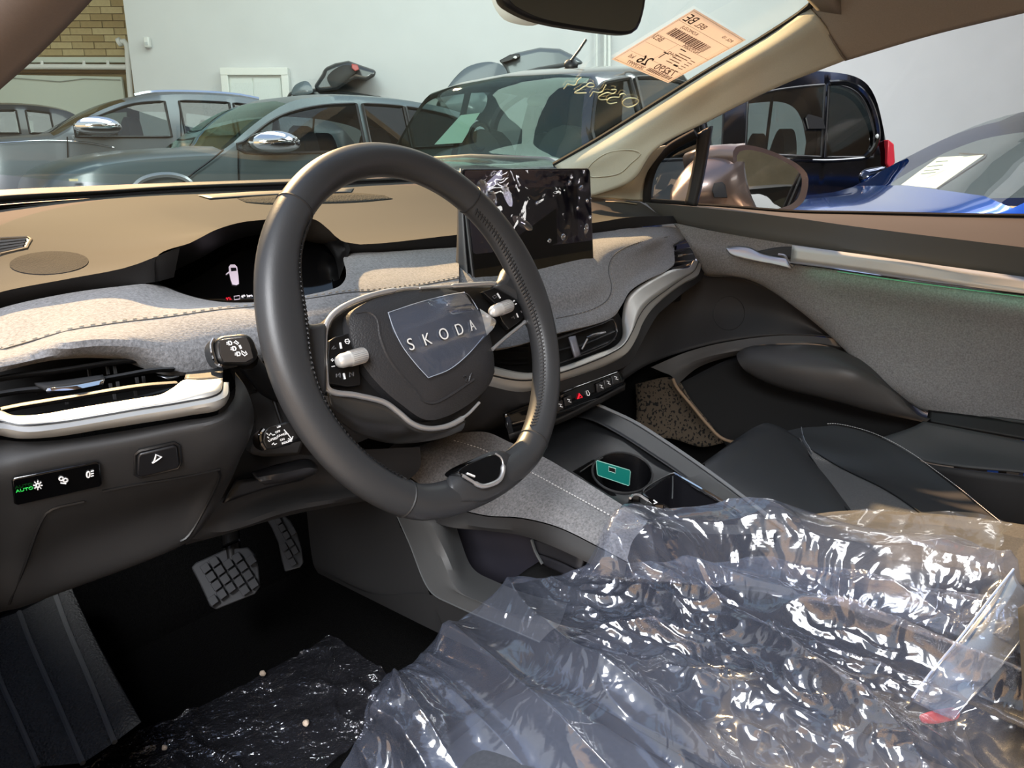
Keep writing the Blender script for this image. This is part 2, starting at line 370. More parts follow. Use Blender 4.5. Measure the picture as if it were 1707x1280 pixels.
# outer roof so the cabin is shaded as it is
rf = []
for q in range(7):
    y = .0 - q * .33
    rf.append([V((-.60, y - .03, 1.52 - .01 * q)), V((-.3, y, 1.60)), V((0, y + .01, 1.625)), V((.3, y, 1.60)), V((.56, y - .03, 1.50 - .01 * q))])
patch('roof', rf, M('roof_lining_cloth', (150, 142, 130), .95), body, 14, 10, thick=.02)
patch('roof_header', [[V((-.56, -.06, 1.46)), V((0, -.01, 1.585)), V((.55, -.06, 1.46))], [V((-.56, -.10, 1.46)), V((0, -.05, 1.575)), V((.55, -.10, 1.45))]], headl, body, 20, 4, thick=.015)
# driver side pillar, close to the lens at the upper left
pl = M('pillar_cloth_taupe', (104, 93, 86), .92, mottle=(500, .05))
inner = [(-330, 420, .86), (-160, 272, .74), (-60, 184, .67), (0, 127, .63), (45, 86, .605), (85, 46, .585), (128, 0, .56), (190, -75, .53), (260, -160, .50)]
outer = [(-520, 330, .80), (-330, 170, .68), (-220, 70, .62), (-150, 5, .58), (-100, -45, .56), (-60, -90, .54), (-10, -140, .52), (50, -210, .50), (120, -290, .47)]
midp = [(a[0] * .6 + b[0] * .4, a[1] * .6 + b[1] * .4, (a[2] + b[2]) / 2 - .02) for a, b in zip(inner, outer)]
inner.append(V((-.56, -.13, 1.475))); midp.append(V((-.60, -.14, 1.455))); outer.append(V((-.66, -.14, 1.41)))
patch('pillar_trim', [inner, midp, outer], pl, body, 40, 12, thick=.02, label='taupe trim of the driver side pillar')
# bonnet and scuttle ahead of the glass, bulkhead, B pillars and the rear of the cabin
bodyp = M('body_paint_grey', (92, 88, 88), .3, metal=.5, coat=.8)
patch('bonnet', [[p + V((0, .02, -.004)) for p in cow0] + [V((.80, .48, 1.16))], [V((x, 1.35 - .5 * x * x, 1.12 - .08 * x * x)) for x in (-.80, -.4, 0, .4, .86)], [V((x, 1.95 - .6 * x * x, .96 - .10 * x * x)) for x in (-.80, -.4, 0, .4, .86)], [V((x, 2.05 - .6 * x * x, .55)) for x in (-.80, -.4, 0, .4, .86)]], bodyp, body, 30, 20, thick=.004)
patch('wing', [[V((-.78, .45, 1.13)), V((-.82, 1.2, 1.05)), V((-.75, 1.7, .90))], [V((-.86, .45, .85)), V((-.90, 1.2, .8)), V((-.84, 1.7, .7))], [V((-.86, .45, .45)), V((-.90, 1.2, .45)), V((-.84, 1.7, .45))]], bodyp, body, 14, 8, thick=.004)
patch('wing', [[V((.80, .40, 1.12)), V((.86, 1.2, 1.03)), V((.80, 1.7, .88))], [V((.88, .40, .85)), V((.92, 1.2, .8)), V((.86, 1.7, .7))], [V((.88, .40, .45)), V((.92, 1.2, .45)), V((.86, 1.7, .45))]], bodyp, body, 14, 8, thick=.004)
patch('bulkhead', [[V((x, .86 - .55 * x * x, .45)) for x in (-.80, -.4, 0, .4, .80)], [V((x, .88 - .60 * x * x, .85)) for x in (-.80, -.4, 0, .4, .80)], [p + V((0, -.005, -.02)) for p in cow0] + [V((.78, .46, 1.14))]], blackp, body, 30, 14, thick=.006)
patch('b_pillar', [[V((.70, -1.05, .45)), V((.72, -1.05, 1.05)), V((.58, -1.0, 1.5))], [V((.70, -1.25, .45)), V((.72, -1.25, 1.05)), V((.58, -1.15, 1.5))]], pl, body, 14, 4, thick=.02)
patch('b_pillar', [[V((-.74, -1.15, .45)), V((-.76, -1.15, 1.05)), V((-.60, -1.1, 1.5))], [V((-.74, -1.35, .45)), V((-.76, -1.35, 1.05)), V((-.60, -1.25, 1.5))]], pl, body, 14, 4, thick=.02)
box('rear_bulkhead', V((0, -2.05, .78)), (.72, 0, 0), (0, .02, 0), (0, 0, .34), headl, body)
box('rear_door_card', V((.74, -1.6, .75)), (.01, 0, 0), (0, .42, 0), (0, 0, .3), blackp, body)
# footwell, tunnel and firewall under the dash
floor_m = carpet
box('footwell_floor', V((-.33, .25, .43)), (.45, 0, 0), (0, .75, 0), (0, 0, .02), carpet, body, label='black carpet of the driver footwell')
box('footwell_floor', V((.45, .2, .43)), (.32, 0, 0), (0, .8, 0), (0, 0, .02), carpet, body, label='black carpet of the passenger footwell')
patch('firewall_carpet', [[V((-.8, .62, .44)), V((0, .62, .44)), V((.78, .62, .44))], [V((-.8, .76, .58)), V((0, .76, .58)), V((.78, .76, .58))], [V((-.8, .82, .95)), V((0, .82, .95)), V((.78, .82, .95))]], carpet, body, 10, 12, thick=.01)
box('footwell_side', V((-.80, .45, .72)), (.015, 0, 0), (0, .40, 0), (0, 0, .30), blackp, body)
box('dash_end_filler', V((.70, .36, .99)), (.035, 0, 0), (0, .13, 0), (0, 0, .075), blackp, body)  # block added to stop sun leaking between dash and door
box('sill', V((-.80, -.4, .44)), (.06, 0, 0), (0, .5, 0), (0, 0, .06), blackp, body)
box('footwell_side', V((.77, .4, .66)), (.01, 0, 0), (0, .42, 0), (0, 0, .24), blackp, body)
# ================================================================== dashboard
dash = thing('dashboard', 'wide dashboard with soft charcoal top, grey melange fabric band and aluminium trim', 'dashboard', (0, .4, 1.0))
farr = [far(-80, 360), far(0, 347), far(170, 329), far(330, 320), far(480, 315), far(620, 306), far(760, 301), P(850, 300, 1.80), P(925, 303, 1.76), P(1000, 328, 1.70), P(1075, 338, 1.68), P(1108, 345, 1.68)]
lip = [(-80, 515, .70), (0, 487, .725), (112, 465, .75), (210, 446, .775), (262, 427, .795), (319, 404, .82), (360, 383, .84), (400, 371, .858), (442, 366, .876), (490, 363, .905), (525, 366, .925), (545, 380, .94), (565, 399, .96), (590, 407, .985), (640, 405, 1.03), (765, 391, 1.15), (880, 381, 1.27), (985, 372, 1.4), (1050, 362, 1.5), (1122, 360, 1.64)]
def bl(a, b, q): return [PV(x).lerp(PV(y), q) for x, y in zip(a, b)]
N_ = 90
F = spl(farr, N_); L = spl(lip, N_)
# resample the far rim so that rows run straight forward (equal X)
def atx(pts, x):
    for a, b in zip(pts, pts[1:]):
        if (a.x - x) * (b.x - x) <= 0 and a.x != b.x: return a.lerp(b, (x - a.x) / (b.x - a.x))
    return pts[0] if abs(pts[0].x - x) < abs(pts[-1].x - x) else pts[-1]
fine = spl(farr, 400)
rowF = [atx(fine, p.x) for p in L]
rows = []
for q in (0, .2, .45, .7, .88, .96, 1):
    r = []
    for a, b in zip(rowF, L):
        base = a.lerp(b, q)
        flat = a.z + (1.085 - a.z) * min(1, q * 1.15)
        k = max(0, (q - .25) / .75) ** 1.6
        base.z = flat * (1 - k) + b.z * k + .004 * sin(pi * q)
        r.append(base)
    rows.append(r)
vs_ = [p for r in rows for p in r]; 
top = patch('dash_top', rows, soft, dash, N_, 26, label='soft charcoal dash top with hood over the instruments')
TOP = bvh(top)
# front face of the pad, dropping to the fabric
ff0 = [(-80, 515, .70), (0, 487, .725), (112, 465, .75), (210, 446, .775), (262, 427, .795), (300, 412, .812)]
ff1 = [(-80, 545, .72), (0, 514, .742), (112, 489, .768), (210, 475, .79), (258, 470, .806), (290, 462, .83)]
patch('pad_front', [ff0, bl(ff0, ff1, .5), ff1], softdk, dash, 30, 5)
fr0 = [(578, 404, .975), (590, 407, .985), (640, 405, 1.03), (765, 391, 1.15), (880, 381, 1.27), (985, 372, 1.4), (1050, 362, 1.5), (1122, 360, 1.64)]
fr1 = [(578, 424, 1.003), (590, 424, 1.01), (640, 420, 1.05), (765, 412, 1.17), (880, 399, 1.29), (985, 389, 1.41), (1050, 380, 1.51), (1130, 372, 1.65)]
patch('pad_front', [fr0, fr1], softdk, dash, 40, 4)
# instrument recess and display
rec0 = [(258, 470, .80), (262, 427, .795), (319, 404, .82), (360, 383, .84), (400, 371, .858), (442, 366, .876), (490, 363, .905), (525, 366, .925), (545, 380, .94), (565, 399, .96), (580, 406, .975), (584, 416, .985)]
rec1 = [(252, 482, .86), (285, 455, .875), (335, 430, .90), (370, 410, .92), (405, 396, .94), (442, 390, .955), (485, 388, .975), (520, 392, .99), (535, 402, 1.0), (548, 415, 1.01), (560, 435, 1.01), (560, 480, 1.0)]
patch('instrument_hood', [rec0, bl(rec0, rec1, .5), rec1], blackp, dash, 60, 6)
dpl = [(240, 480, .875), (285, 448, .88), (335, 425, .905), (370, 405, .925), (442, 384, .96), (520, 385, .995), (555, 410, 1.015), (566, 440, 1.015), (570, 500, .98), (420, 520, .92), (330, 510, .89)]
disp = patch('instrument_display', [[(235, 500, .86), (420, 520, .92), (590, 505, .99)], [(255, 440, .90), (420, 372, .975), (553, 394, 1.03)]], gloss, dash, 12, 8, thick=.004, label='dark instrument display behind the wheel')
DI = bvh(disp)
cw = M('display_car_body', (205, 190, 205), .5, emit=((205, 190, 205), .8))
ck = M('display_dark', (30, 30, 36), .4)
ic = slab('car_symbol', [(381, 446), (384, 442), (391, 442), (395, 446), (397, 460), (398, 474), (394, 476), (387, 475), (384, 466), (382, 456)], DI, .0006, cw, disp, lift=.001)
slab('car_symbol_glass', [(384, 448), (393, 448), (394, 453), (385, 454)], DI, .0003, ck, disp, lift=.0022)
slab('open_door_symbol', [(376, 458), (382, 453), (383, 455), (377, 459)], DI, .0003, cw, disp, lift=.0012)
decal('charge_text', '9%', 377, 502, 388, 500.5, DI, 5.5, redl, disp)
decal('range_text', '49 km', 402, 498, 418, 496, DI, 5.5, M('display_white', (230, 225, 230), .5, emit=((230, 225, 230), .8)), disp, bold=.01)
tube('battery_symbol', [onm(x, y, DI, .001) for x, y in [(390, 494.5), (399, 493.3), (399.6, 499), (390.6, 500.2)]], .0005, cw, disp, closed=True, n=4)
# fabric band, driver's half
ftop = [(-80, 546, .712), (0, 514, .728), (112, 489, .757), (210, 476, .785), (245, 473, .803), (272, 477, .822), (300, 488, .838), (340, 499, .855), (380, 504, .868), (420, 504, .88), (470, 499, .905), (520, 490, .93), (560, 480, .95), (582, 468, .965), (580, 450, .975), (572, 432, .985), (580, 424, .995), (640, 420, 1.045), (700, 416, 1.10), (765, 412, 1.165)]
fmid = [(-80, 600, .65), (0, 582, .668), (60, 565, .685), (112, 550, .705), (180, 539, .73), (225, 533, .75), (262, 529, .765), (300, 524, .78), (340, 518, .80), (380, 513, .82), (420, 510, .84), (450, 506, .855), (495, 499, .88), (540, 492, .905), (570, 487, .925), (590, 485, .94), (610, 484, .955), (640, 482, .98), (700, 474, 1.04), (765, 462, 1.10)]
fmid2 = [(-80, 618, .60), (0, 604, .62), (60, 587, .64), (112, 576, .655), (169, 570, .675), (225, 572, .695), (262, 578, .71), (300, 580, .725), (340, 572, .745), (380, 562, .765), (420, 555, .785), (450, 548, .80), (495, 540, .825), (540, 534, .85), (570, 530, .87), (590, 528, .885), (610, 525, .90), (640, 520, .93), (700, 510, .98), (765, 500, 1.05)]
flip = [(-80, 632, .585), (0, 617, .603), (75, 599, .625), (120, 593, .638), (169, 590, .652), (225, 594, .670), (262, 607, .680), (290, 617, .688), (311, 621, .695), (345, 616, .71), (379, 611, .725), (420, 602, .745), (450, 596, .765), (495, 586, .79), (540, 578, .815), (575, 572, .835), (600, 568, .855), (640, 560, .885), (700, 552, .94), (765, 545, 1.0)]
fmid = [(x, y, t * (.945 if i > 2 else .96)) for i, (x, y, t) in enumerate(fmid)]
fmid2 = [(x, y, t * (.955 if i > 2 else .975)) for i, (x, y, t) in enumerate(fmid2)]
ftuck = [(PV(p) + V((0, .03, -.008))) for p in flip]
fab = patch('fabric_band', [ftop, bl(ftop, fmid, .5), fmid, fmid2, flip, ftuck], fabric, dash, 110, 30, label='grey melange fabric band on the driver side')
FB = bvh(fab)
dashes('band_stitching', [onm(p[0], p[1] - 1, FB, .0008) for p in fmid], thrtan, dash, 110, .0038, .0007)
tube('band_seam', [onm(p[0], p[1] + 2, FB, .0002) for p in fmid], .0007, M('seam_shadow_thread', (60, 60, 60), .9), dash, m=80, n=5)
# instrument frame lip catching light right of the display
patch('display_surround', [[(258, 470, .806), (285, 480, .835), (330, 496, .858), (380, 503, .873), (430, 503, .888), (500, 493, .92)], [(250, 474, .87), (285, 486, .875), (330, 499, .89), (380, 505, .90), (430, 505, .92), (505, 494, .95)]], blackp, dash, 30, 4)
# fabric, passenger half with the bulge round the touchscreen
gtop = [(765, 412, 1.165), (880, 400, 1.28), (985, 389, 1.40), (1050, 381, 1.50), (1090, 378, 1.58), (1125, 379, 1.65), (1146, 386, 1.68), (1155, 396, 1.69)]
gm1 = [(765, 462, 1.10), (880, 440, 1.22), (985, 418, 1.34), (1045, 405, 1.45), (1085, 398, 1.53), (1118, 394, 1.60), (1140, 396, 1.65), (1153, 402, 1.68)]
gm2 = [(765, 505, 1.04), (880, 498, 1.13), (975, 478, 1.21), (1022, 450, 1.33), (1060, 432, 1.43), (1095, 420, 1.50), (1118, 412, 1.57), (1126, 410, 1.61)]
gm3 = [(765, 540, 1.0), (880, 530, 1.09), (975, 508, 1.17), (1030, 480, 1.28), (1062, 456, 1.38), (1090, 442, 1.45), (1112, 430, 1.52), (1124, 420, 1.57)]
glp = [(765, 582, .975), (840, 580, 1.0), (925, 557, 1.08), (1022, 528, 1.21), (1046, 490, 1.29), (1072, 471, 1.355), (1105, 456, 1.44), (1120, 445, 1.50)]
gm1 = [(x, y, t * .965) for x, y, t in gm1[:5]] + gm1[5:]; gm2 = [(x, y, t * .975) for x, y, t in gm2[:5]] + gm2[5:]
gtk = [(PV(p) + V((.0, .03, -.008))) for p in glp]
fab2 = patch('fabric_band', [gtop, gm1, gm2, gm3, glp, gtk], fabric, dash, 80, 30, label='grey melange fabric band on the passenger side, bulging round the screen')
FC = bvh(fab2)
seam = [(927, 531), (960, 524), (992, 514), (1014, 497), (1019, 478), (1014, 452), (1020, 430), (1038, 415), (1066, 404), (1112, 395)]
tube('band_seam', [onm(x, y, FC, .0004, 1.3) for x, y in seam], .0008, M('seam_thread_grey', (84, 84, 86), .9), dash, m=60, n=5)
dashes('band_stitching', [onm(x + 4, y - 1, FC, .0008, 1.3) for x, y in seam], thrtan, dash, 60, .0036, .0005)
# aluminium trim, driver's end
ti = [(-60, 690, .54), (0, 686, .565), (21, 694, .567), (59, 693.6, .572), (141, 680, .588), (234, 665, .607), (269, 659, .614), (290, 647, .622), (307, 635, .63), (337, 635, .64), (371, 632, .65)]
tg = [(-60, 705, .532), (0, 703, .553), (35, 709, .556), (94, 705, .568), (170, 693, .583), (234, 682, .596), (280, 675, .606), (320, 668, .615), (351, 662, .622), (366, 655, .628), (371, 637, .645)]
tm = [(-60, 716, .530), (0, 715, .549), (35, 720, .553), (94, 716, .564), (170, 704, .579), (234, 693, .592), (280, 686, .602), (320, 679, .611), (358, 671, .620), (376, 660, .628), (379, 637, .646)]
tb = [(-60, 728, .537), (0, 724, .556), (35, 730, .560), (94, 727, .571), (170, 715, .586), (234, 705, .599), (280, 698, .609), (320, 691, .618), (366, 682, .628), (381, 665, .638), (382, 637, .652)]
patch('aluminium_trim', [ti, bl(ti, tg, .5), tg], alu, dash, 60, 5, thick=.002, label='brushed aluminium trim under the driver air vent')
patch('aluminium_trim_edge', [tg, bl(tg, tm, .6), tm, tb, [PV(p) + V((0, .02, -.004)) for p in tb]], alu, dash, 60, 12, label='rounded lower edge of the aluminium trim')
tube('trim_groove', tg, .0011, blackp, dash, m=60, n=5)
patch('vent_flange', [[(311, 621, .70), (345, 617, .714), (372, 612, .73)], [(307, 634, .64), (337, 635, .645), (371, 633, .655)]], hard, dash, 10, 4, thick=.002)
# air vent, driver's end
vent = plate('vent_recess', [(-70, 620, .70), (170, 585, .76), (330, 620, .80), (300, 650, .74), (60, 700, .66), (-60, 705, .62)], (0, .01, 0), matteblk, dash)
patch('vent_recess_wall', [ti[:9], [(-60, 700, .60), (0, 698, .62), (21, 700, .63), (59, 698, .64), (141, 686, .66), (234, 670, .69), (269, 663, .70), (290, 652, .71), (307, 640, .72)]], blackp, dash, 30, 3)
def slat(pts, r, mat=hard, fl=.35):
    tube('vent_slat', pts, r, mat, dash, n=8, m=20, flat=fl, up=(0, .3, 1))
slat([(-60, 645, .60), (0, 631, .62), (100, 618, .65), (187, 604.5, .675), (246, 599, .695)], .0085, hard, .3)
slat([(-60, 668, .585), (0, 657, .605), (40, 651, .615), (75, 648, .622)], .0085, hard, .3)
slat([(172, 632, .645), (205, 626, .655), (250, 618, .67), (285, 616, .685)], .0075, hard, .3)
slat([(2, 684, .582), (30, 678, .588), (90, 668, .60), (173, 654, .617), (240, 644, .635), (292, 640, .65)], .0085, hard, .3)
slat([(30, 697, .60), (120, 684, .61), (230, 664, .64), (285, 650, .66)], .005, blackp, .4)
patch('vent_tab', [[(58, 641, .618), (100, 637, .625), (172, 627, .64)], [(74, 648, .605), (120, 643, .612), (175, 633, .628)]], softdk, dash, 12, 4, thick=.003)
patch('vent_tab_grip', [[(76, 647, .606), (120, 642.5, .612), (175, 632, .628)], [(78, 653, .603), (120, 649.5, .609), (172, 640, .624), ], [(80, 656, .608), (120, 652, .615), (170, 643, .63)]], polished, dash, 12, 6, thick=.002, label='silver grip of the driver air vent')
for x, y in [(148, 622), (179, 618), (191, 617), (184, 646), (196, 643), (228, 636), (239, 634), (60, 664), (110, 668), (190, 660), (225, 656)]:
    tube('vent_vane', [P(x, y - 7, .68), P(x + 2, y + 6, .68)], .0016, hard, dash, n=5)
patch('vent_cross_strut', [[(262, 626, .665), (280, 628, .67), (298, 627, .68)], [(280, 632, .665), (290, 631, .67), (299, 628, .68)]], dkchrome, dash, 6, 3, thick=.001)
# aluminium trim, centre and passenger run
ci = [(780, 598, .96), (822, 611, .99), (878, 622, 1.03), (932, 613, 1.078), (989, 592, 1.142), (1026, 577, 1.20), (1038, 560, 1.235), (1037, 532, 1.26), (1042, 502, 1.29), (1052, 487, 1.32), (1075, 471, 1.37), (1119, 450, 1.48), (1148, 446, 1.57), (1156, 434, 1.62)]
cg = [(780, 612, .958), (822, 626, .98), (878, 634, 1.02), (932, 622, 1.066), (989, 602, 1.13), (1020, 588, 1.17), (1040, 575, 1.20), (1054, 552, 1.235), (1064, 529, 1.275), (1079, 508, 1.33), (1111, 483, 1.42), (1135, 466, 1.50), (1158, 450, 1.59), (1164, 436, 1.63)]
cb = [(780, 623, .962), (820, 636, .983), (878, 647, 1.023), (932, 632, 1.068), (989, 614, 1.134), (1022, 601, 1.175), (1046, 587, 1.205), (1062, 562, 1.245), (1072, 538, 1.29), (1088, 514, 1.35), (1118, 487, 1.44), (1142, 470, 1.52), (1165, 457, 1.60), (1169, 440, 1.64)]
cu = [PV(p) + V((-.004, .012, -.012)) for p in cb]
patch('aluminium_trim', [ci, bl(ci, cg, .5), cg], alu, dash, 90, 5, thick=.002, label='wide aluminium trim sweeping from the centre to the passenger vent')
patch('aluminium_trim_edge', [cg, bl(cg, cb, .5), cb, cu], alu, dash, 90, 10)
tube('trim_groove', cg, .0012, blackp, dash, m=90, n=5)
# dark body below the trim, centre and passenger
cd_ = [(780, 650, .985), (820, 665, 1.0), (878, 668, 1.035), (932, 652, 1.08), (989, 632, 1.145), (1022, 618, 1.19), (1050, 605, 1.23), (1068, 575, 1.27), (1082, 548, 1.32), (1100, 520, 1.39), (1128, 496, 1.47), (1150, 478, 1.55), (1170, 464, 1.62), (1176, 450, 1.66)]
ce = [PV(p) + V((-.0, .16, -.12)) for p in cd_]
patch('lower_dash', [[PV(p) + V((0, .004, -.003)) for p in cb], cd_, ce, [PV(p) + V((0, .12, -.12)) for p in ce]], hard, dash, 80, 16, label='charcoal body under the centre and passenger trim')
# centre vents
plate('vent_recess', [(800, 570, 1.05), (925, 545, 1.12), (1030, 520, 1.26), (1050, 560, 1.29), (1030, 590, 1.26), (935, 625, 1.13), (880, 635, 1.09), (800, 610, 1.03)], (0, .012, -.002), matteblk, dash)
ledge = [(925, 566, 1.09), (1000, 540, 1.18), (1022, 534, 1.215), (1028, 552, 1.22), (1018, 570, 1.195), (989, 585, 1.15), (932, 606, 1.085)]
tube('vent_frame', ledge, .0016, dkchrome, dash, n=6, m=50)
patch('vent_divider', [[(948, 562, 1.105), (958, 596, 1.10)], [(958, 560, 1.112), (967, 592, 1.108)]], M('vent_divider_grey', (110, 110, 118), .4), dash, 4, 4, thick=.004)
tube('vent_slat', [(925, 585, 1.10), (952, 578, 1.125)], .003, hard, dash, m=6, flat=.4, up=(0, 0, 1))
tube('vent_slat', [(965, 577, 1.13), (1023, 552, 1.215)], .003, hard, dash, m=6, flat=.4, up=(0, 0, 1))
tube('vent_slat', [(965, 590, 1.13), (1023, 566, 1.215)], .003, hard, dash, m=6, flat=.4, up=(0, 0, 1))
tube('vent_tab', [(978, 563, 1.135), (988, 559, 1.14), (1007, 554, 1.17)], [.003, .0045, .004], dkchrome, dash, m=0, flat=.6, up=(0, 0, 1))
tube('vent_tab_stem', [(979, 565, 1.135), (970, 582, 1.13)], .0014, chrome, dash)
for y in (578, 586, 598, 606): tube('vent_slat', [(828, y - 2, 1.03), (848, y, 1.045), (880, y - 1, 1.075)], .0022, blackp, dash, m=6, flat=.5, up=(0, 0, 1))
# passenger end vent
plate('vent_recess', [(1119, 408, 1.66), (1158, 398, 1.74), (1160, 438, 1.70), (1119, 448, 1.60)], (0, .01, 0), matteblk, dash)
tube('vent_frame', [(1121, 410, 1.59), (1148, 402, 1.66), (1158, 418, 1.66), (1161, 432, 1.65), (1150, 440, 1.61), (1118, 449, 1.53)], .003, dkchrome, dash, m=30, n=6)
for k, (y0, y1) in enumerate([(419, 412), (428, 423), (438, 434)]):
    tube('vent_slat', [(1122, y0, 1.58), (1155, y1, 1.66)], .0045, hard, dash, m=4, flat=.35, up=(0, 0, 1))
tube('vent_tab', [(1128, 427, 1.565), (1136, 425.5, 1.58)], .0035, polished, dash, flat=.7)
# button bar under the centre
bar = patch('switch_bar', [[(840, 690, 1.02), (870, 678, 1.04), (931, 654, 1.085), (985, 634, 1.15), (1031, 616, 1.215)], [(846, 716, 1.03), (870, 708, 1.045), (928, 690, 1.085), (985, 662, 1.15), (1040, 634, 1.215)], [(848, 724, 1.04), (872, 716, 1.055), (930, 697, 1.095), (987, 669, 1.16), (1041, 641, 1.225)]], gloss, dash, 30, 8, thick=.004, label='gloss black switch bar under the centre vents')
patch('switch_bar_edge', [[(848, 724, 1.036), (872, 716, 1.051), (930, 697, 1.091), (987, 669, 1.156), (1041, 641, 1.221)], [(850, 732, 1.06), (874, 724, 1.07), (932, 705, 1.11), (989, 677, 1.175), (1041, 649, 1.24)]], hard, dash, 20, 4, thick=.003)
BB = bvh(bar)
def key(cx, cy, w_=5.5, h_=8): return [(cx - w_, cy - h_ + 3), (cx + w_, cy - h_ - 1), (cx + w_ + 2, cy + h_ - 3), (cx - w_ + 2, cy + h_ + 1)]
kmat = M('switch_key', (34, 34, 36), .4)
for cx, cy, s in [(929, 676, '='), (943, 668, 'o'), (997, 645, 'z'), (1009, 639, 'q'), (1022, 632, 'w')]:
    kk = slab('switch_key', key(cx, cy), BB, .003, kmat, bar, bev=.0006)
    tube('key_mark', [onm(cx - 2, cy - 3, BB, .0052), onm(cx + 2, cy - 2, BB, .0052), onm(cx, cy + 1, BB, .0052), onm(cx + 4, cy + 2, BB, .0052)], .0006, white, kk, n=4)
hz = slab('hazard_triangle', [(961, 665), (964, 655), (970, 662)], BB, .0008, redl, bar, lift=.001)
slab('hazard_triangle_core', [(963.5, 663), (965, 659), (967.5, 661.5)], BB, .0003, gloss, hz, lift=.0022)
tube('lock_symbol', [onm(x, y, BB, .0012) for x, y in [(976, 652), (979, 651), (982, 656), (981, 659), (978, 659)]], .0006, white, bar, closed=True, n=4)
# driver's lower panel
q0 = [(-80, 745, .545), (0, 733, .566), (35, 736, .571), (100, 733, .583), (200, 719, .604), (300, 702, .624), (366, 690, .638), (388, 668, .652), (392, 620, .70)]
q1 = [(-80, 765, .540), (0, 752, .558), (35, 752, .563), (100, 745, .575), (200, 730, .597), (300, 713, .618), (372, 700, .634), (402, 682, .655), (412, 650, .69)]
q2 = [(-80, 812, .535), (0, 784, .553), (35, 776, .560), (100, 762, .574), (200, 744, .596), (300, 730, .62), (380, 724, .642), (416, 715, .665), (424, 697, .685)]
q3 = [(-80, 870, .555), (0, 850, .572), (35, 843, .58), (100, 830, .594), (200, 808, .618), (300, 792, .645), (360, 782, .664), (392, 775, .68), (405, 752, .70)]
q4 = [(-80, 960, .59), (0, 935, .603), (35, 925, .61), (100, 905, .63), (200, 872, .66), (270, 848, .682), (320, 834, .70), (352, 832, .71), (380, 810, .72)]
q5 = [(-80, 1050, .615), (0, 1020, .632), (35, 1012, .64), (110, 984, .658), (190, 955, .68), (245, 934, .696), (290, 915, .71), (318, 900, .72), (340, 876, .735)]
q6 = [PV(p) + V((0.01, .03, -.006)) for p in q5]
lowp = patch('lower_panel', [q0, q1, q2, q3, q4, q5, q6], hard, dash, 70, 50, label='charcoal lower panel left of the steering column')
LP = bvh(lowp)
sp = slab('light_switch_panel', [(18, 797), (24, 793), (160, 766.5), (166, 769), (169, 803), (165, 807), (28, 838), (22, 835)], LP, .0022, gloss, lowp, bev=.0012)
SPB = bvh(sp)
decal('auto_text', 'AUTO', 26, 818, 49, 813, SPB, 6.6, green, sp, bold=.006, lift=.0016, label='green lit word AUTO')
def ring(cx, cy, rx, ry, tree, n=12, lift=.0006, dfl=.6): return [onm(cx + rx * cos(2 * pi * k / n), cy + ry * sin(2 * pi * k / n), tree, lift, dfl) for k in range(n)]
tube('lamp_symbol', ring(63, 808, 3, 3.2, SPB), .0006, white, sp, closed=True, n=4)
for k in range(8):
    a = k * pi / 4; tube('lamp_symbol_ray', [onm(63 + 5 * cos(a), 808 + 5 * sin(a), SPB, .0006), onm(63 + 7.5 * cos(a), 808 + 7.5 * sin(a), SPB, .0006)], .0005, white, sp, n=4)
tube('park_lamp_symbol', ring(102, 797, 3.5, 3, SPB), .0006, white, sp, closed=True, n=4)
tube('park_lamp_symbol', ring(109, 799.5, 3.5, 3, SPB), .0006, white, sp, closed=True, n=4)
tube('park_lamp_symbol', [onm(101, 804, SPB, .0006), onm(110, 805, SPB, .0006)], .0006, white, sp, n=4)
tube('fog_lamp_symbol', ring(147, 790, 2.6, 5, SPB), .0006, white, sp, closed=True, n=4)
for dy in (-4, 0, 4): tube('fog_lamp_symbol', [onm(151, 789 + dy, SPB, .0006), onm(156, 787.5 + dy, SPB, .0006)], .0005, white, sp, n=4)
tg_ = slab('tailgate_button', [(228, 757), (232, 752), (288, 739), (294, 741), (298, 769), (295, 775), (233, 790), (227, 787)], LP, .003, M('tailgate_button_black', (24, 24, 26), .35), lowp, bev=.0012)
TG = bvh(tg_)
tube('tailgate_symbol', [onm(x, y, TG, .0006) for x, y in [(254, 771), (257, 768), (260, 757), (269, 761), (262, 766), (256, 770)]], .0007, white, tg_, n=4)
tube('button_surround', [onm(x, y, LP, .001) for x, y in [(226, 756), (232, 750), (290, 737), (297, 741), (300, 769), (296, 778), (233, 793), (225, 789)]], .0016, blackp, lowp, closed=True, n=6)
for path in ([(15, 1006), (40, 945), (70, 866), (84, 849), (140, 835)], [(362, 782), (366, 792), (345, 840), (311, 896), (300, 902)], [(366, 781), (300, 795), (220, 808), (170, 818)]):
    tube('flap_seam', [onm(x, y, LP, .0003) for x, y in path], .0013, blackp, lowp, m=24, n=5)
# knee panel and recess right of the lower panel
patch('knee_panel', [[(410, 735, .80), (470, 745, .82), (560, 750, .86), (700, 745, .95)], [(380, 800, .76), (440, 800, .80), (520, 790, .86), (700, 780, .96)], [(355, 850, .745), (420, 830, .79), (500, 812, .85), (680, 800, .96)], [(312, 903, .725), (365, 888, .75), (430, 868, .78), (492, 850, .82), (640, 820, .92)], [(315, 906, .76), (370, 892, .80), (435, 872, .83), (500, 855, .87), (640, 830, .97)]], hard, dash, 30, 20, label='knee panel under the steering column')
patch('knee_recess', [[(395, 800, .757), (450, 792, .79), (520, 775, .84)], [(372, 838, .75), (440, 815, .785), (505, 800, .83)]], blackp, dash, 12, 5, thick=.003)
patch('column_release_lever', [[(420, 790, .775), (470, 775, .79), (515, 768, .81), (526, 778, .815)], [(430, 800, .765), (475, 788, .775), (510, 782, .79), (527, 783, .80)], [(440, 806, .77), (480, 800, .785), (512, 793, .80), (526, 786, .81)]], M('lever_plastic', (38, 38, 40), .3), dash, 20, 8, thick=.004)
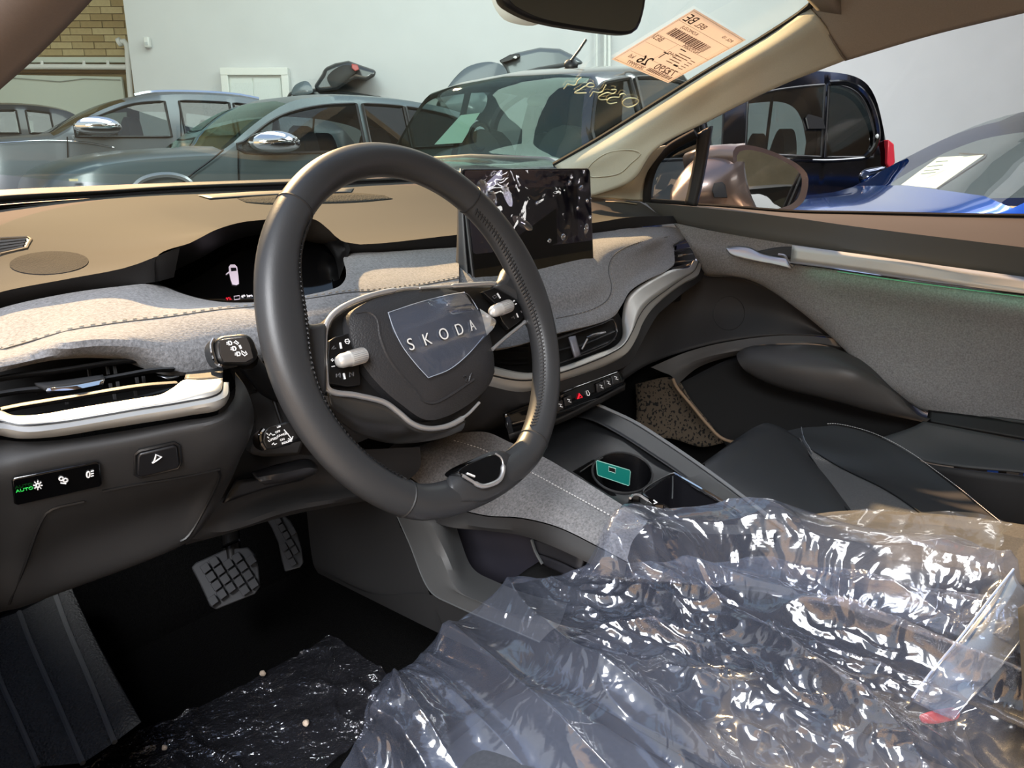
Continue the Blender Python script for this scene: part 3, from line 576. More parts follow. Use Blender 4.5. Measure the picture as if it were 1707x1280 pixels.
# defroster and speaker details on the dash top
patch('defroster_vent', [[onm(330, 327, TOP, .0015, 1.4), onm(400, 322, TOP, .0015, 1.5), onm(480, 318, TOP, .0015, 1.6), onm(590, 314, TOP, .0015, 1.7)], [onm(350, 333, TOP, .0015, 1.35), onm(410, 329, TOP, .0015, 1.45), onm(480, 325, TOP, .0015, 1.55), onm(585, 322, TOP, .0015, 1.6)]], blackp, dash, 20, 4, thick=.0005)
grl = M('speaker_mesh', (46, 45, 43), .9, spec=.1, bump=(260, .8, .003, 'v'))
patch('speaker_grille', [[onm(x, y, TOP, .0006, 1.4) for x, y in [(395, 331), (440, 327), (500, 324), (590, 322), (640, 326)]], [onm(x, y, TOP, .0006, 1.4) for x, y in [(410, 338), (445, 341), (500, 340), (590, 338), (655, 332)]]], grl, dash, 20, 4, thick=.0005)
rg = [onm(x, y, TOP, .001, .75) for x, y in [(0, 399), (45, 397), (52, 400), (44, 415), (0, 425)]]
tube('side_vent_frame', rg, .0016, M('side_vent_frame_grey', (120, 105, 85), .5), dash, n=6)
for k in range(4):
    tube('side_vent_slat', [onm(-30, 409 + 6.5 * k, TOP, .002, .74), onm(44 - 2 * k, 401.5 + 4.2 * k, TOP, .002, .74)], .0018, M('side_vent_slat_%d' % k, (92, 90, 88), .5), dash, n=5)
plate('side_vent_recess', [onm(x, y, TOP, .0006, .74) for x, y in [(-40, 404), (45, 398), (50, 402), (40, 417), (-40, 433)]], (0, .003, -.003), blackp, dash)
spk = [onm(82 + 66 * cos(a), 439 + 19 * sin(a) - 3 * cos(a), TOP, .0009, .78) for a in [2 * pi * k / 30 for k in range(30)]]
dome('tweeter_grille', spk, (0, 0, -.002), .0012, M('tweeter_grey', (44, 42, 41), .9, spec=.1, bump=(500, .4, .002, 'v')), dash, n=40, rings=4)
# passenger end: defroster slot
tube('defroster_slot', [onm(x, y, TOP, .001, 1.6) for x, y in [(1010, 336), (1040, 338), (1062, 341)]], .004, M('slot_beige', (150, 135, 110), .6), dash, m=8, flat=.3, up=(0, 0, 1))
# ================================================================== steering wheel
WC = V((-.3413, -.0063, 1.0494)); TAU = radians(22.3)
WX = V((1, 0, 0)); WY = V((0, sin(TAU), cos(TAU))); WN = V((0, -cos(TAU), sin(TAU)))
def W(px, py, h=0): return onpl(px, py, WC + WN * h, WN)
def Wl(x, y, h=0): return WC + WX * x + WY * y + WN * h
sw = thing('steering_wheel', 'black leather two-spoke steering wheel with clear film on its hub', 'steering wheel', WC - WN * .06)
def rimc(a):
    R = .1710; x, y = R * cos(a), R * sin(a)
    if y < -.150: y = -.150 - (-y - .150) * .62
    return x, y
def gauss(a, c, s):
    d = (a - c + pi) % (2 * pi) - pi; return exp(-(d / s) ** 2)
vs_, fs = [], []; NR, NT = 150, 18
for i in range(NR):
    a = 2 * pi * i / NR; x, y = rimc(a); x2, y2 = rimc(a + .01); t = V((x2 - x, y2 - y, 0)).normalized(); o = V((t.y, -t.x, 0))   # outward
    g = gauss(a, radians(168), .30) + gauss(a, radians(12), .30); gb = gauss(a, radians(270), .22)
    for j in range(NT):
        b = 2 * pi * j / NT; cx = cos(b); cy = sin(b)
        rx = .0165 + (.010 * g + .007 * gb if cx < 0 else 0); ry = .0155 - .001 * g
        e = 1.0
        px_ = rx * cx; py_ = ry * cy
        vs_.append(Wl(x + o.x * px_, y + o.y * px_, py_ + .002 * g))
    for j in range(NT):
        fs.append((i * NT + j, i * NT + (j + 1) % NT, ((i + 1) % NR) * NT + (j + 1) % NT, ((i + 1) % NR) * NT + j))
rim = mk('rim', vs_, fs, leathers, sw, ang=80, label='thick dark leather rim with flattened bottom')
def rp(a, b, extra=.0004):
    a = radians(a); b = radians(b); x, y = rimc(a); x2, y2 = rimc(a + .01); t = V((x2 - x, y2 - y, 0)).normalized(); o = V((t.y, -t.x, 0))
    g = gauss(a, radians(168), .30) + gauss(a, radians(12), .30); gb = gauss(a, radians(270), .22); cx, cy = cos(b), sin(b)
    rx = .0165 + (.010 * g + .007 * gb if cx < 0 else 0) + extra; ry = .0155 - .001 * g + extra
    return Wl(x + o.x * rx * cx, y + o.y * rx * cx, ry * cy + .002 * g)
for a in (48, 132, 236, 304):
    tube('rim_joint', [rp(a, b, -.0002) for b in range(0, 360, 15)], .0011, threadd, sw, closed=True, n=5)
def stitch_run(a0, a1, n, bb=165):
    vs_, fs = [], []
    for k in range(n):
        a = a0 + (a1 - a0) * k / n; d = (a1 - a0) / n
        for (u, v_) in (((a, bb - 9), (a + d * .8, bb + 9)),):
            p, q = rp(u[0] if isinstance(u, tuple) else u, 0) if False else rp(u, 0) if False else rp(a, bb - 10, .0010), rp(a + d * .75, bb + 12, .0010)
            t = (q - p).normalized(); u_ = t.orthogonal().normalized() * .0009; w_ = t.cross(u_).normalized() * .0009; c = len(vs_)
            vs_ += [p + u_, p + w_, p - u_, p - w_, q + u_, q + w_, q - u_, q - w_]
            fs += [(c + e, c + (e + 1) % 4, c + 4 + (e + 1) % 4, c + 4 + e) for e in range(4)]
    return mk('rim_stitching', vs_, fs, threadd, sw, stuff=True)
stitch_run(46, -54, 66, 150); stitch_run(134, 232, 64, 150)
rimseam = tube('rim_stitch_ridge', [rp(a, 150, .0000) for a in range(46, -56, -3)], .0011, M('ridge_leather', (38, 38, 40), .5), sw, n=5)
tube('rim_stitch_ridge', [rp(a, 150, .0000) for a in range(134, 234, 3)], .0011, M('ridge_leather2', (38, 38, 40), .5), sw, n=5)
# spoke roots joining hub frame to rim
def wplate(name, px, h, th, mat, bev=.001, n=0, parent=None, label=None): return plate(name, [W(x, y, h) for x, y in px], -WN * th, mat, parent or sw, bev=bev, n=n, label=label)
wplate('spoke', [(489, 500), (500, 520), (520, 540), (547, 535), (548, 655), (530, 668), (505, 650), (485, 600), (480, 540)], -.004, .018, leathers, .006)
wplate('spoke', [(828, 474), (842, 463), (850, 440), (880, 450), (905, 500), (914, 545), (894, 545), (889, 522), (868, 496)], .0, .018, leathers, .006)
base = wplate('hub_base', [(552, 530), (572, 515), (617, 494), (676, 482), (734, 479), (781, 476), (826, 476), (846, 482), (864, 498), (885, 520), (885, 526), (868, 540), (822, 580), (826, 620), (812, 650), (781, 690), (746, 709), (711, 714), (687, 706), (664, 687), (641, 671), (594, 659), (548, 650), (540, 600), (541, 560)], -.022, .02, blackp, .003)
frame = [(734, 478), (676, 481), (617, 493), (570, 513), (552, 528), (543, 545), (540, 581), (542, 620), (547, 649), (594, 659), (641, 671), (664, 687), (687, 706), (711, 714), (746, 710), (778, 692), (799, 671)]
tube('hub_frame', [W(x, y, -.012) for x, y in frame], [.0015] * 20 + [.0028] * 60 + [.0028] * 40 + [.0016] * 10, chrome, sw, n=8, m=130, label='satin chrome frame round the left of the hub')
fr2 = [(700, 480), (734, 478), (781, 475), (828, 474), (847, 480), (866, 496), (884, 516), (887, 525), (870, 541), (846, 560), (821, 582)]
tube('hub_frame', [W(x, y, -.008) for x, y in fr2], [.0012] * 14 + [.0026] * 46 + [.0020] * 20, chrome, sw, n=8, m=80, label='satin chrome frame round the right of the hub')
patch('hub_lower_shell', [[W(547, 654, -.014), W(594, 663, -.014), W(641, 676, -.014), W(664, 692, -.014), W(687, 711, -.014), W(711, 719, -.014), W(746, 715, -.014), W(775, 700, -.016)], [W(550, 674, -.020), W(594, 694, -.022), W(641, 706, -.024), W(664, 716, -.026), W(687, 724, -.028), W(711, 728, -.03), W(746, 722, -.03), W(772, 710, -.03)], [W(556, 692, -.035), W(594, 720, -.04), W(625, 732, -.045), W(655, 737, -.05), W(687, 736, -.05), W(711, 733, -.05), W(740, 727, -.05), W(768, 716, -.05)]], M('glossy_lower_shell', (44, 43, 42), .28), sw, 40, 10, thick=.003)
air = [(584, 524), (594, 514), (622, 499), (664, 488), (711, 482), (746, 482), (769, 489), (793, 512), (808, 535), (816, 556), (822, 585), (824, 618), (816, 641), (793, 665), (758, 688), (723, 700), (704, 698), (669, 674), (641, 651), (612, 618), (594, 588), (583, 552)]
airb = dome('airbag_cover', [W(x, y, -.012) for x, y in air], -WN * .012, .016, leather, sw, n=80, rings=10, power=3.0, label='grained dark airbag cover of the hub')
AB = bvh(airb)
tube('airbag_crease', [onm(x, y, AB, -.0004, .7) for x, y in [(592, 522), (615, 520), (628, 530), (634, 560), (645, 590), (665, 620), (692, 650), (706, 668), (722, 672), (748, 660), (790, 632)]], .0018, leather, airb, m=40, n=6)
# button fields and rollers
gp = M('pad_satin_black', (15, 15, 16), .28)
lpad = wplate('button_pad', [(549, 568), (560, 561), (584, 555), (592, 580), (599, 606), (602, 642), (580, 645), (549, 639), (546, 600)], -.014, .006, gp, .001)
rpad = wplate('button_pad', [(805, 486), (828, 478), (846, 484), (861, 497), (881, 521), (868, 535), (849, 549), (838, 535), (826, 505)], -.008, .006, gp, .001)
def roller(a, b, r, parent):
    a, b = V(a), V(b); q = (b - a)
    tube('roller', [a, a + q * .05, a + q * .18, a + q * .40], [r * .35, r * .75, r * .97, r], M('roller_tip_silver', (214, 213, 210), .3, metal=.5), parent, n=20, m=0)
    ro = tube('roller_barrel', [a + q * .40, a + q * .42, a + q * .97, b], [r, r * 1.03, r * 1.03, r * .92], M('roller_silver', (208, 207, 204), .4, metal=.5), parent, n=22)
    x = q.normalized(); u = x.orthogonal().normalized(); v_ = x.cross(u)
    vs_, fs = [], []
    for k in range(26):
        an = 2 * pi * k / 26; c = u * cos(an) + v_ * sin(an); s_ = (u * -sin(an) + v_ * cos(an)) * .0003
        m = len(vs_); p0 = a + q * .46 + c * r * 1.02; p1 = a + q * .93 + c * r * 1.02
        vs_ += [p0 - s_, p0 + s_, p0 + c * .0005, p1 - s_, p1 + s_, p1 + c * .0005]; fs += [(m, m + 2, m + 5, m + 3), (m + 1, m + 4, m + 5, m + 2)]
    mk('roller_ribs', vs_, fs, chrome, ro, stuff=True)
roller(W(561, 604, -.006), W(608, 591, -.004), .0066, lpad)
roller(W(818, 521, .002), W(850, 509, .002), .0066, rpad)
mk_ = M('steering_mark', (215, 215, 215), .5, emit=((215, 215, 215), .15)); mkd = M('steering_mark_dim', (90, 90, 92), .5)
def wline(px, h, mat, parent, r=.0006, closed=False): tube('button_mark', [W(x, y, h) for x, y in px], r, mat, parent, n=4, closed=closed)
wline([(567, 571), (569, 581)], -.0134, mk_, lpad, .0009); wline([(573, 622), (575, 632)], -.0134, mk_, lpad, .0009)
wline([(553, 582), (557, 577), (556, 582), (560, 580)], -.0134, mkd, lpad); wline([(576, 566), (580, 565), (583, 569), (581, 573), (577, 572), (575, 569)], -.0134, mk_, lpad, .0005, True); wline([(576, 569), (583, 569)], -.0134, mk_, lpad, .0004)
wline([(561, 623), (561, 629)], -.0134, mkd, lpad); wline([(567, 622), (563, 626), (567, 629), (567, 622)], -.0134, mkd, lpad)
wline([(583, 621), (587, 624), (583, 628), (583, 621)], -.0134, mkd, lpad); wline([(589, 620), (589, 627)], -.0134, mkd, lpad)
wline([(554, 598), (556, 600), (554, 602), (552, 600)], -.0134, mk_, lpad, .0006, True); wline([(553, 611), (558, 610)], -.0134, mk_, lpad)
wline([(829, 489), (834, 497)], -.0074, mk_, rpad, .0009); wline([(861, 522), (864, 529)], -.0074, mk_, rpad, .0007)
wline([(821, 494), (825, 492), (828, 495), (824, 498)], -.0074, mkd, rpad, .0005, True)
wline([(856, 502), (858, 501)], -.0074, mk_, rpad, .0008); wline([(859, 507), (861, 506)], -.0074, mk_, rpad, .0008)
wline([(853, 530), (856, 527), (858, 531)], -.0074, mkd, rpad); wline([(868, 518), (870, 521)], -.0074, mkd, rpad)
# bottom plaque
plq = [(764, 787), (770, 780), (800, 765), (826, 757), (833, 762), (837, 780), (833, 796), (815, 806), (802, 808), (785, 800), (774, 793)]
pq = plate('bottom_plaque', [W(x, y, .0200) for x, y in plq], -WN * .02, gloss, sw, bev=.001, n=40, label='gloss black plaque at the bottom of the rim')
tube('plaque_frame', [W(x, y, .0205) for x, y in [(772, 793), (785, 801), (802, 810), (817, 808), (834, 798), (839, 781), (836, 764), (826, 756)]], [.0016] * 8 + [.0024] * 24 + [.001] * 8, chrome, sw, m=40, n=8, label='satin chrome frame round the bottom plaque')
tube('plaque_mark', [W(779, 789, .0208), W(791, 794, .0208)], .0011, mk_, pq, n=5)
patch('lower_spoke', [[W(745, 800, .004), W(770, 778, .008), W(800, 760, .010), W(832, 752, .010), W(850, 760, .006)], [W(748, 815, .010), W(772, 800, .015), W(802, 815, .016), W(838, 800, .015), W(858, 790, .008)], [W(750, 840, .010), W(775, 835, .014), W(805, 835, .014), W(845, 815, .013), W(868, 800, .008)]], leathers, sw, 20, 12, thick=.004)
# lettering on the airbag cover
dark_let = M('embossed_letter', (50, 52, 58), .3); lit_let = M('letter_lit_edge', (222, 222, 220), .3, metal=.2)
h0 = onm(686, 585, AB, .0012, .7); h1 = onm(797, 548, AB, .0012, .7)
xd = (h1 - h0); nn = AB.ray_cast(CAM, ray(740, 565).normalized())[1]; nn = nn if nn.dot(ray(740, 565)) < 0 else -nn
LET = []
for s, x0, x1 in [('S', 679, 700), ('K', 704, 725), ('O', 731, 751), ('D', 758, 777), ('A', 781, 803)]:
    yb = lambda x: 585 - (x - 686) * .315
    a = onm(x0, yb(x0) - 1, AB, .0012, .7); b = onm(x1, yb(x1) - 1, AB, .0012, .7)
    n_ = AB.ray_cast(CAM, ray((x0 + x1) / 2, yb((x0 + x1) / 2) - 10).normalized())[1]; n_ = n_ if n_.dot(ray(740, 565)) < 0 else -n_
    sc_ = (b - a).length
    text('letter', s, a, b - a, n_.cross(b - a), .0165, dark_let, airb, ext=.0012, bold=.012)
    text('letter_edge', s, a - xd.normalized() * .0009 + n_ * .0032, b - a, n_.cross(b - a), .0165, lit_let, airb, ext=.0004, bold=-.006)  # pale offset copy: the letter's lit edge is put into the colour
tube('moulded_mark', [onm(x, y, AB, .0003, .7) for x, y in [(771, 628), (775, 626), (779, 630), (776, 634), (780, 637), (784, 626), (786, 622)]], .0009, leather, airb, n=5, m=20)
# clear film on the hub
film_hub = MG('hub_film_clear', (.88, .92, 1, 1), refl=.10, rough=.13, haze=.13, hazec=(175, 190, 220), edge=.35, bump=[(35, .25, .004, 'n')])
fr = [[(645, 524), (694, 508), (735, 497), (774, 487)], [(654, 555), (705, 535), (755, 520), (793, 518)], [(668, 575), (720, 560), (770, 545), (803, 532)], [(688, 603), (725, 595), (770, 575), (802, 553)], [(711, 630), (746, 616), (776, 592), (802, 562)]]
rowsf = [[onm(x, y, AB, .0026 + (.004 if (i, j) in ((4, 3), (3, 3), (2, 3)) else 0), .7) for j, (x, y) in enumerate(r)] for i, r in enumerate(fr)]
fh = patch('hub_film', rowsf, film_hub, None, 24, 24); fh.location = (0, 0, 0)
tag(fh, 'small square of clear protective film over the word on the wheel hub', 'film')
crn = patch('film_corner', [[onm(793, 518, AB, .005, .7), onm(803, 530, AB, .009, .7), onm(819, 532, AB, .02, .7)], [onm(797, 535, AB, .006, .7), onm(806, 540, AB, .012, .7), onm(817, 541, AB, .018, .7)], [onm(802, 562, AB, .007, .7), onm(808, 553, AB, .010, .7), onm(816, 543, AB, .014, .7)]], MG('hub_film_milky', (.8, .84, .9, 1), refl=.2, rough=.15, haze=.45, hazec=(225, 228, 232), edge=.4), fh, 10, 10, label='milky lifted corner')
for pth in ([(645, 524), (654, 550), (668, 578), (690, 607), (711, 630)], [(711, 630), (746, 616), (776, 592), (802, 562)], [(645, 524), (694, 508), (735, 497), (774, 487)], [(774, 487), (784, 503), (793, 518)]):
    tube('film_edge', [onm(x, y, AB, .003, .7) for x, y in pth], .0004, M('film_edge_pale', (150, 158, 170), .3), fh, m=30, n=5)
# ================================================================== steering column, stalks
colm = thing('steering_column', 'dark plastic steering column shroud behind the wheel', 'steering column', WC - WN * .12)
def ell(c, rx, ry, n=28, sq=2.6):
    o = []
    for k in range(n):
        a = 2 * pi * k / n; ca, sa = cos(a), sin(a)
        o.append(c + WX * rx * math.copysign(abs(ca) ** (2 / sq), ca) + WY * ry * math.copysign(abs(sa) ** (2 / sq), sa))
    return o
rings_ = [ell(WC - WN * d + WY * dy, rx, ry) for d, dy, rx, ry in ((.045, -.012, .075, .052), (.055, -.014, .088, .060), (.10, -.018, .092, .064), (.20, -.03, .085, .062), (.30, -.04, .08, .06))]
vs_ = [p for r in rings_ for p in r]; fs = [(i * 28 + j, i * 28 + (j + 1) % 28, (i + 1) * 28 + (j + 1) % 28, (i + 1) * 28 + j) for i in range(4) for j in range(28)] + [tuple(range(28))]
mk('column_shroud', vs_, fs, hard, colm, ang=50)
plate('stalk_panel', [(396, 614, .80), (446, 612, .79), (500, 600, .80), (520, 700, .80), (500, 760, .80), (440, 762, .78), (416, 757, .77), (428, 725, .775), (424, 690, .78)], (.02, .05, -.01), softdk, colm, bev=.004)
tube('panel_joint', [(404, 659, .786), (425, 652, .782), (448, 645, .778)], .001, blackp, colm, n=5)
tube('panel_joint', [(448, 646, .777), (458, 675, .777), (470, 712, .776)], .0013, dkchrome, colm, n=5, m=12)
st1 = thing('indicator_stalk', 'upper black stalk with white headlamp symbols left of the wheel', 'stalk', P(420, 600, .74))
h1_ = plate('stalk_head', [(359, 563, .672), (372, 560, .672), (400, 557, .674), (416, 557, .676), (424, 571, .68), (430, 588, .684), (428, 602, .684), (414, 609, .68), (385, 610, .676), (366, 610, .672), (358, 598, .67), (355, 575, .67)], ray(390, 580) * .028, blackp, st1, bev=.005, seg=3)
HB = bvh(h1_)
plate('stalk_face', [(364, 567, .6705), (374, 565, .6705), (412, 561, .674), (418, 573, .677), (424, 597, .681), (410, 605, .678), (372, 605, .671), (366, 590, .670)], ray(390, 580) * .003, M('stalk_face_black', (22, 22, 23), .3), st1, bev=.001)
dome('stalk_end', [(356, 566, .674), (348, 570, .68), (341, 581, .684), (343, 597, .684), (350, 610, .68), (360, 614, .674), (363, 606, .672), (356, 590, .672)], ray(350, 590) * .02, .004, M('stalk_end_grey', (44, 46, 48), .5), st1, n=30, rings=4)
tube('stalk_ring', [(357, 564, .6705), (353, 573, .6695), (355, 590, .669), (362, 607, .6695), (370, 610, .671)], .0016, polished, st1, m=20, n=6)
tube('stalk_arm', [P(408, 600, .70), P(430, 628, .73), P(455, 655, .77), P(500, 665, .80)], [.010, .012, .013, .014], M('stalk_arm_black', (26, 26, 27), .35), st1, m=14, n=10) if False else tube('stalk_arm', spl([P(412, 600, .705), P(432, 626, .74), P(456, 650, .775), P(500, 662, .80)], 14), .0105, M('stalk_arm_black', (26, 26, 27), .35), st1, n=10)
SF = bvh([o for o in st1.children if o.name.startswith('stalk_face')][0])
sf = [o for o in st1.children if o.name.startswith('stalk_face')][0]
for cx, cy in [(382, 572), (389, 581), (396, 590)]:
    tube('headlamp_symbol', [onm(cx + x, cy + y, SF, .0005, .67) for x, y in [(-1, -3.4), (2.2, -3.2), (4.4, -.6), (4, 2.4), (0, 3.2)]], .0006, white, sf, closed=True, n=4)
    for k in (-1, 1): tube('headlamp_symbol', [onm(cx - 4.6, cy + k * 1.4, SF, .0005, .67), onm(cx - 1.8, cy + k * 1.4, SF, .0005, .67)], .0005, white, sf, n=4)
for pts in ([(390, 571), (393, 568), (398, 572), (396, 574), (393, 572)], [(402, 584), (409, 589), (409, 585), (412, 590), (408, 593), (404, 590)]):
    tube('arrow_symbol', [onm(x, y, SF, .0005, .67) for x, y in pts], .0005, white, sf, closed=True, n=4)
tube('arrow_symbol', [onm(399, 575, SF, .0005, .67), onm(402, 581, SF, .0005, .67)], .001, white, sf, n=4)
st2 = thing('cruise_control_stalk', 'lower black stalk with dense white lettering left of the wheel', 'stalk', P(470, 722, .745))
h2_ = plate('stalk_head', [(438, 716, .71), (452, 711, .712), (478, 702, .72), (486, 705, .722), (494, 718, .726), (499, 731, .73), (484, 741, .726), (460, 748, .716), (442, 750, .71), (436, 735, .708)], ray(470, 720) * .024, blackp, st2, bev=.003, seg=3)
dome('stalk_end', [(438, 717, .712), (428, 720, .716), (421, 728, .72), (423, 742, .72), (432, 750, .716), (442, 750, .712)], ray(430, 735) * .02, .003, dkchrome, st2, n=30, rings=4)
tube('stalk_ring', [(440, 714, .709), (434, 722, .7085), (435, 738, .7085), (442, 750, .709)], .0018, polished, st2, m=16, n=6)
tube('stalk_arm', spl([P(480, 722, .735), P(510, 716, .77), P(540, 700, .81)], 10), .010, blackp, st2, n=10)
S2 = bvh(h2_)
for s, x, y, x2, y2, hh in [('OFF', 458, 722, 466, 719.5, 3.6), ('CANCEL', 461, 728.5, 475, 724, 3.6), ('ON', 466, 735, 472, 733, 3.6), ('RESUME', 469, 740.5, 484, 735.5, 3.6), ('SPEED', 449, 735, 459, 731.5, 3.8), ('LIM', 461, 713, 472, 709.5, 3.0)]:
    decal('stalk_text', s, x, y, x2, y2, S2, hh, white, h2_, bold=.01)
tube('arrow_symbol', [onm(x, y, S2, .0006, .71) for x, y in [(473, 716), (480, 724), (486, 732), (488, 727), (486, 733), (480, 731)]], .0005, white, h2_, n=4)
tube('arrow_symbol', [onm(x, y, S2, .0006, .71) for x, y in [(448, 726), (451, 722), (454, 725), (458, 724)]], .0005, white, h2_, n=4)
tube('arrow_symbol', [onm(x, y, S2, .0006, .71) for x, y in [(453, 741), (456, 738), (457, 741), (461, 739)]], .0005, white, h2_, n=4)
for k in range(3): tube('scale_mark', [onm(444 + 1.4 * k, 722 + 6 * k, S2, .0006, .71), onm(446.5 + 1.4 * k, 724 + 6 * k, S2, .0006, .71)], .0006, white, h2_, n=4)
# ================================================================== touchscreen
ts = thing('touchscreen', 'large upright touchscreen with bubbled protective film', 'touchscreen', V((.05, .17, 1.02)))
TL, TR, BR, BL = P(768, 281, 1.085), P(984, 280, 1.262), P(991, 463, 1.275), P(792, 500, 1.075)
tn = (TR - TL).cross(BL - TL).normalized()
if tn.dot(CAM - TL) < 0: tn = -tn
def tsq(u, v, h=0):     # u across, v down
    return TL.lerp(TR, u).lerp(BL.lerp(BR, u), v) + tn * h
def rrect(u0, v0, u1, v1, ru, rv, h=0, k=6):
    o = []
    for (cu, cv, a0) in ((u1 - ru, v0 + rv, -90), (u1 - ru, v1 - rv, 0), (u0 + ru, v1 - rv, 90), (u0 + ru, v0 + rv, 180)):
        for i in range(k + 1):
            a = radians(a0 + 90 * i / k); o.append(tsq(cu + ru * cos(a), cv + rv * sin(a), h))
    return o
scr = plate('screen_body', rrect(0, 0, 1, 1, .03, .045), -tn * .014, M('screen_body_black', (18, 18, 20), .35), ts, bev=.0015)
plate('screen_glass', rrect(.012, .015, .988, .93, .022, .035, .0012), -tn * .0012, M('screen_black_mirror', (6, 6, 8), .02, spec=.9, coat=1.0, coatr=.02), ts, label='black mirror-like screen glass')
plate('screen_chin', rrect(.06, .905, .985, .99, .015, .02, .0016), -tn * .004, M('chin_dark', (20, 18, 18), .4), ts, bev=.0006)
patch('screen_side', [[(768, 281, 1.086), (764, 330, 1.09), (763, 400, 1.095), (759, 474, 1.10)], [(769, 281, 1.085), (771, 330, 1.084), (775, 400, 1.082), (782, 474, 1.08)]], M('screen_side_grey', (74, 74, 76), .45), ts, 16, 4, thick=.003)
tube('screen_edge', [tsq(0, v, .0) for v in (.02, .3, .6, .98)], .0011, dkchrome, ts, n=5)
patch('screen_foot', [[(758, 440, 1.11), (740, 462, 1.12), (738, 480, 1.12)], [(775, 440, 1.09), (778, 470, 1.09), (775, 492, 1.09)]], M('screen_foot_grey', (58, 60, 60), .5), ts, 10, 6, thick=.006)
tube('screen_clip', [P(918, 497, 1.19), P(950, 489, 1.215), P(985, 479, 1.245), P(989, 474, 1.25)], .0022, M('clip_metal', (170, 150, 110), .2, metal=1), ts, m=16, n=6, flat=.6, up=(0, 0, 1))
sfm = MG('screen_film_clear', (.93, .92, 1, 1), refl=.14, rough=.03, haze=.02, hazec=(190, 180, 215), edge=.3, bump=[(14, .30, .012, 'n'), (60, .08, .002, 'n')])
film = plate('screen_film', rrect(.015, .02, .985, .66, .02, .03, .0026), -tn * .0004, sfm, None); tag(film, 'glossy clear film with air bubbles on the touchscreen', 'film')
bubm = MG('bubble_film', (.92, .92, .97, 1), refl=.35, rough=.05, haze=.10, edge=.5)
random.seed(9)
bub = [(.12, .18, .045, .09), (.19, .25, .03, .07), (.30, .22, .028, .10), (.42, .48, .13, .05), (.30, .55, .05, .03), (.80, .14, .012, .02), (.90, .18, .016, .03), (.95, .30, .012, .02), (.93, .55, .02, .05), (.72, .60, .02, .03), (.60, .62, .018, .02), (.86, .36, .01, .02), (.97, .45, .01, .02), (.52, .30, .012, .02), (.08, .42, .03, .04)]
for u, v, ru, rv in bub:
    an = random.uniform(-.5, .9)
    pts = [tsq(u + ru * cos(a) * cos(an) - rv * sin(a) * sin(an) * .7, v + ru * cos(a) * sin(an) + rv * sin(a) * cos(an), .0028) for a in [2 * pi * k / 14 for k in range(14)]]
    dome('air_bubble', pts, -tn * .0002, .0026, bubm, film, n=20, rings=5)
# ================================================================== rear-view mirror
rv = thing('rear_view_mirror', 'black rear-view mirror hanging at the top of the windshield', 'mirror', P(960, -40, .97))
mpt = [(836, -12, .905), (840, 3, .907), (856, 15, .915), (884, 29, .925), (920, 39, .94), (960, 46, .955), (1010, 53, .975), (1046, 56, .99), (1062, 52, .997), (1070, 38, 1.0), (1077, 12, 1.0), (1080, -20, 1.0), (1076, -80, 1.0), (1060, -92, .995), (960, -100, .955), (860, -80, .915), (838, -60, .905)]
mp_ = [P(x, y, t + (y + 20) * .00017) for x, y, t in mpt]; mc = sum(mp_, V((0, 0, 0))) / len(mp_)
mn = (mp_[11] - mp_[1]).cross(mp_[15] - mp_[1]).normalized()
if mn.dot(CAM - mc) < 0: mn = -mn
plate('mirror_shell', mp_, -mn * .022, M('mirror_shell_black', (14, 13, 13), .4), rv, bev=.006, seg=3, n=60)
ins = [mc + (p - mc) * .93 + mn * .0012 for p in mp_]
plate('mirror_glass', ins, -mn * .001, M('dark_mirror_glass', (128, 138, 138), .02, metal=1), rv, n=60, label='dark reflecting mirror glass')
sm = M('sensor_cover_cloth', (190, 188, 178), .7)
dome('sensor_cover', [P(x, y, 1.06) for x, y in [(817, -20), (820, 2), (830, 22), (842, 34), (870, 42), (888, 43), (905, 38), (930, 30), (940, -10), (900, -80), (840, -70)]], ray(870, 0) * .05, .02, sm, rv, n=40, rings=6, label='pale sensor housing behind the mirror')
tube('mirror_stem', [P(940, -20, .98), P(950, -60, 1.0), P(955, -110, 1.03)], .014, blackp, rv, m=8, n=10)
# ================================================================== paper label and chalk number on the glass
paper = M('label_paper', (240, 212, 186), .8, emit=None)
pnt = paper.node_tree.nodes['Principled BSDF']; pnt.inputs['Transmission Weight'].default_value = 0
def G(px, py, l=.003): return onm(px, py, WS, l, 1.45)
lab = thing('paper_label', 'pink delivery label seen from behind at the top right of the windshield', 'label', G(1130, 75))
A_, B_, C_, D_ = (1157, 12), (1243, 64), (1113, 136), (1019, 96)
def LQ(u, v, l=.003):   # u from D to C side ... u: along short side, v: along long side
    x = (A_[0] * (1 - v) + D_[0] * v) * (1 - u) + (B_[0] * (1 - v) + C_[0] * v) * u
    y = (A_[1] * (1 - v) + D_[1] * v) * (1 - u) + (B_[1] * (1 - v) + C_[1] * v) * u
    return G(x, y, l)
sheet = patch('label_sheet', [[LQ(u / 6, v / 6, .003) for u in range(7)] for v in range(7)], MG('label_sheet_paper', (1, 1, 1, 1), refl=0, haze=1, hazec=(236, 226, 222), edge=0, tf=.52), lab, 12, 12, thick=.0003)
ink = M('faded_ink', (120, 92, 84), .8); inkd = M('dark_ink', (62, 48, 48), .8)
def lq(u0, v0, u1, v1, mat=ink): mk('printed_bar', [LQ(u0, v0, .0036), LQ(u1, v0, .0036), LQ(u1, v1, .0036), LQ(u0, v1, .0036)], [(0, 1, 2, 3)], mat, sheet, smooth=False)
def lt(s, u, v, size, mat=inkd, bold=0):   # lettering runs across the short side, mirrored because it is read from outside
    a = LQ(u, v, .0036); b = LQ(max(u - .1, 0), v, .0036); xd = b - a; up = LQ(u, max(v - .1, 0), .0036) - a
    text('printed_text', s, a, xd, up, size * 1.5, mat, sheet, ext=.0002, bold=bold)
random.seed(3)
x = .12
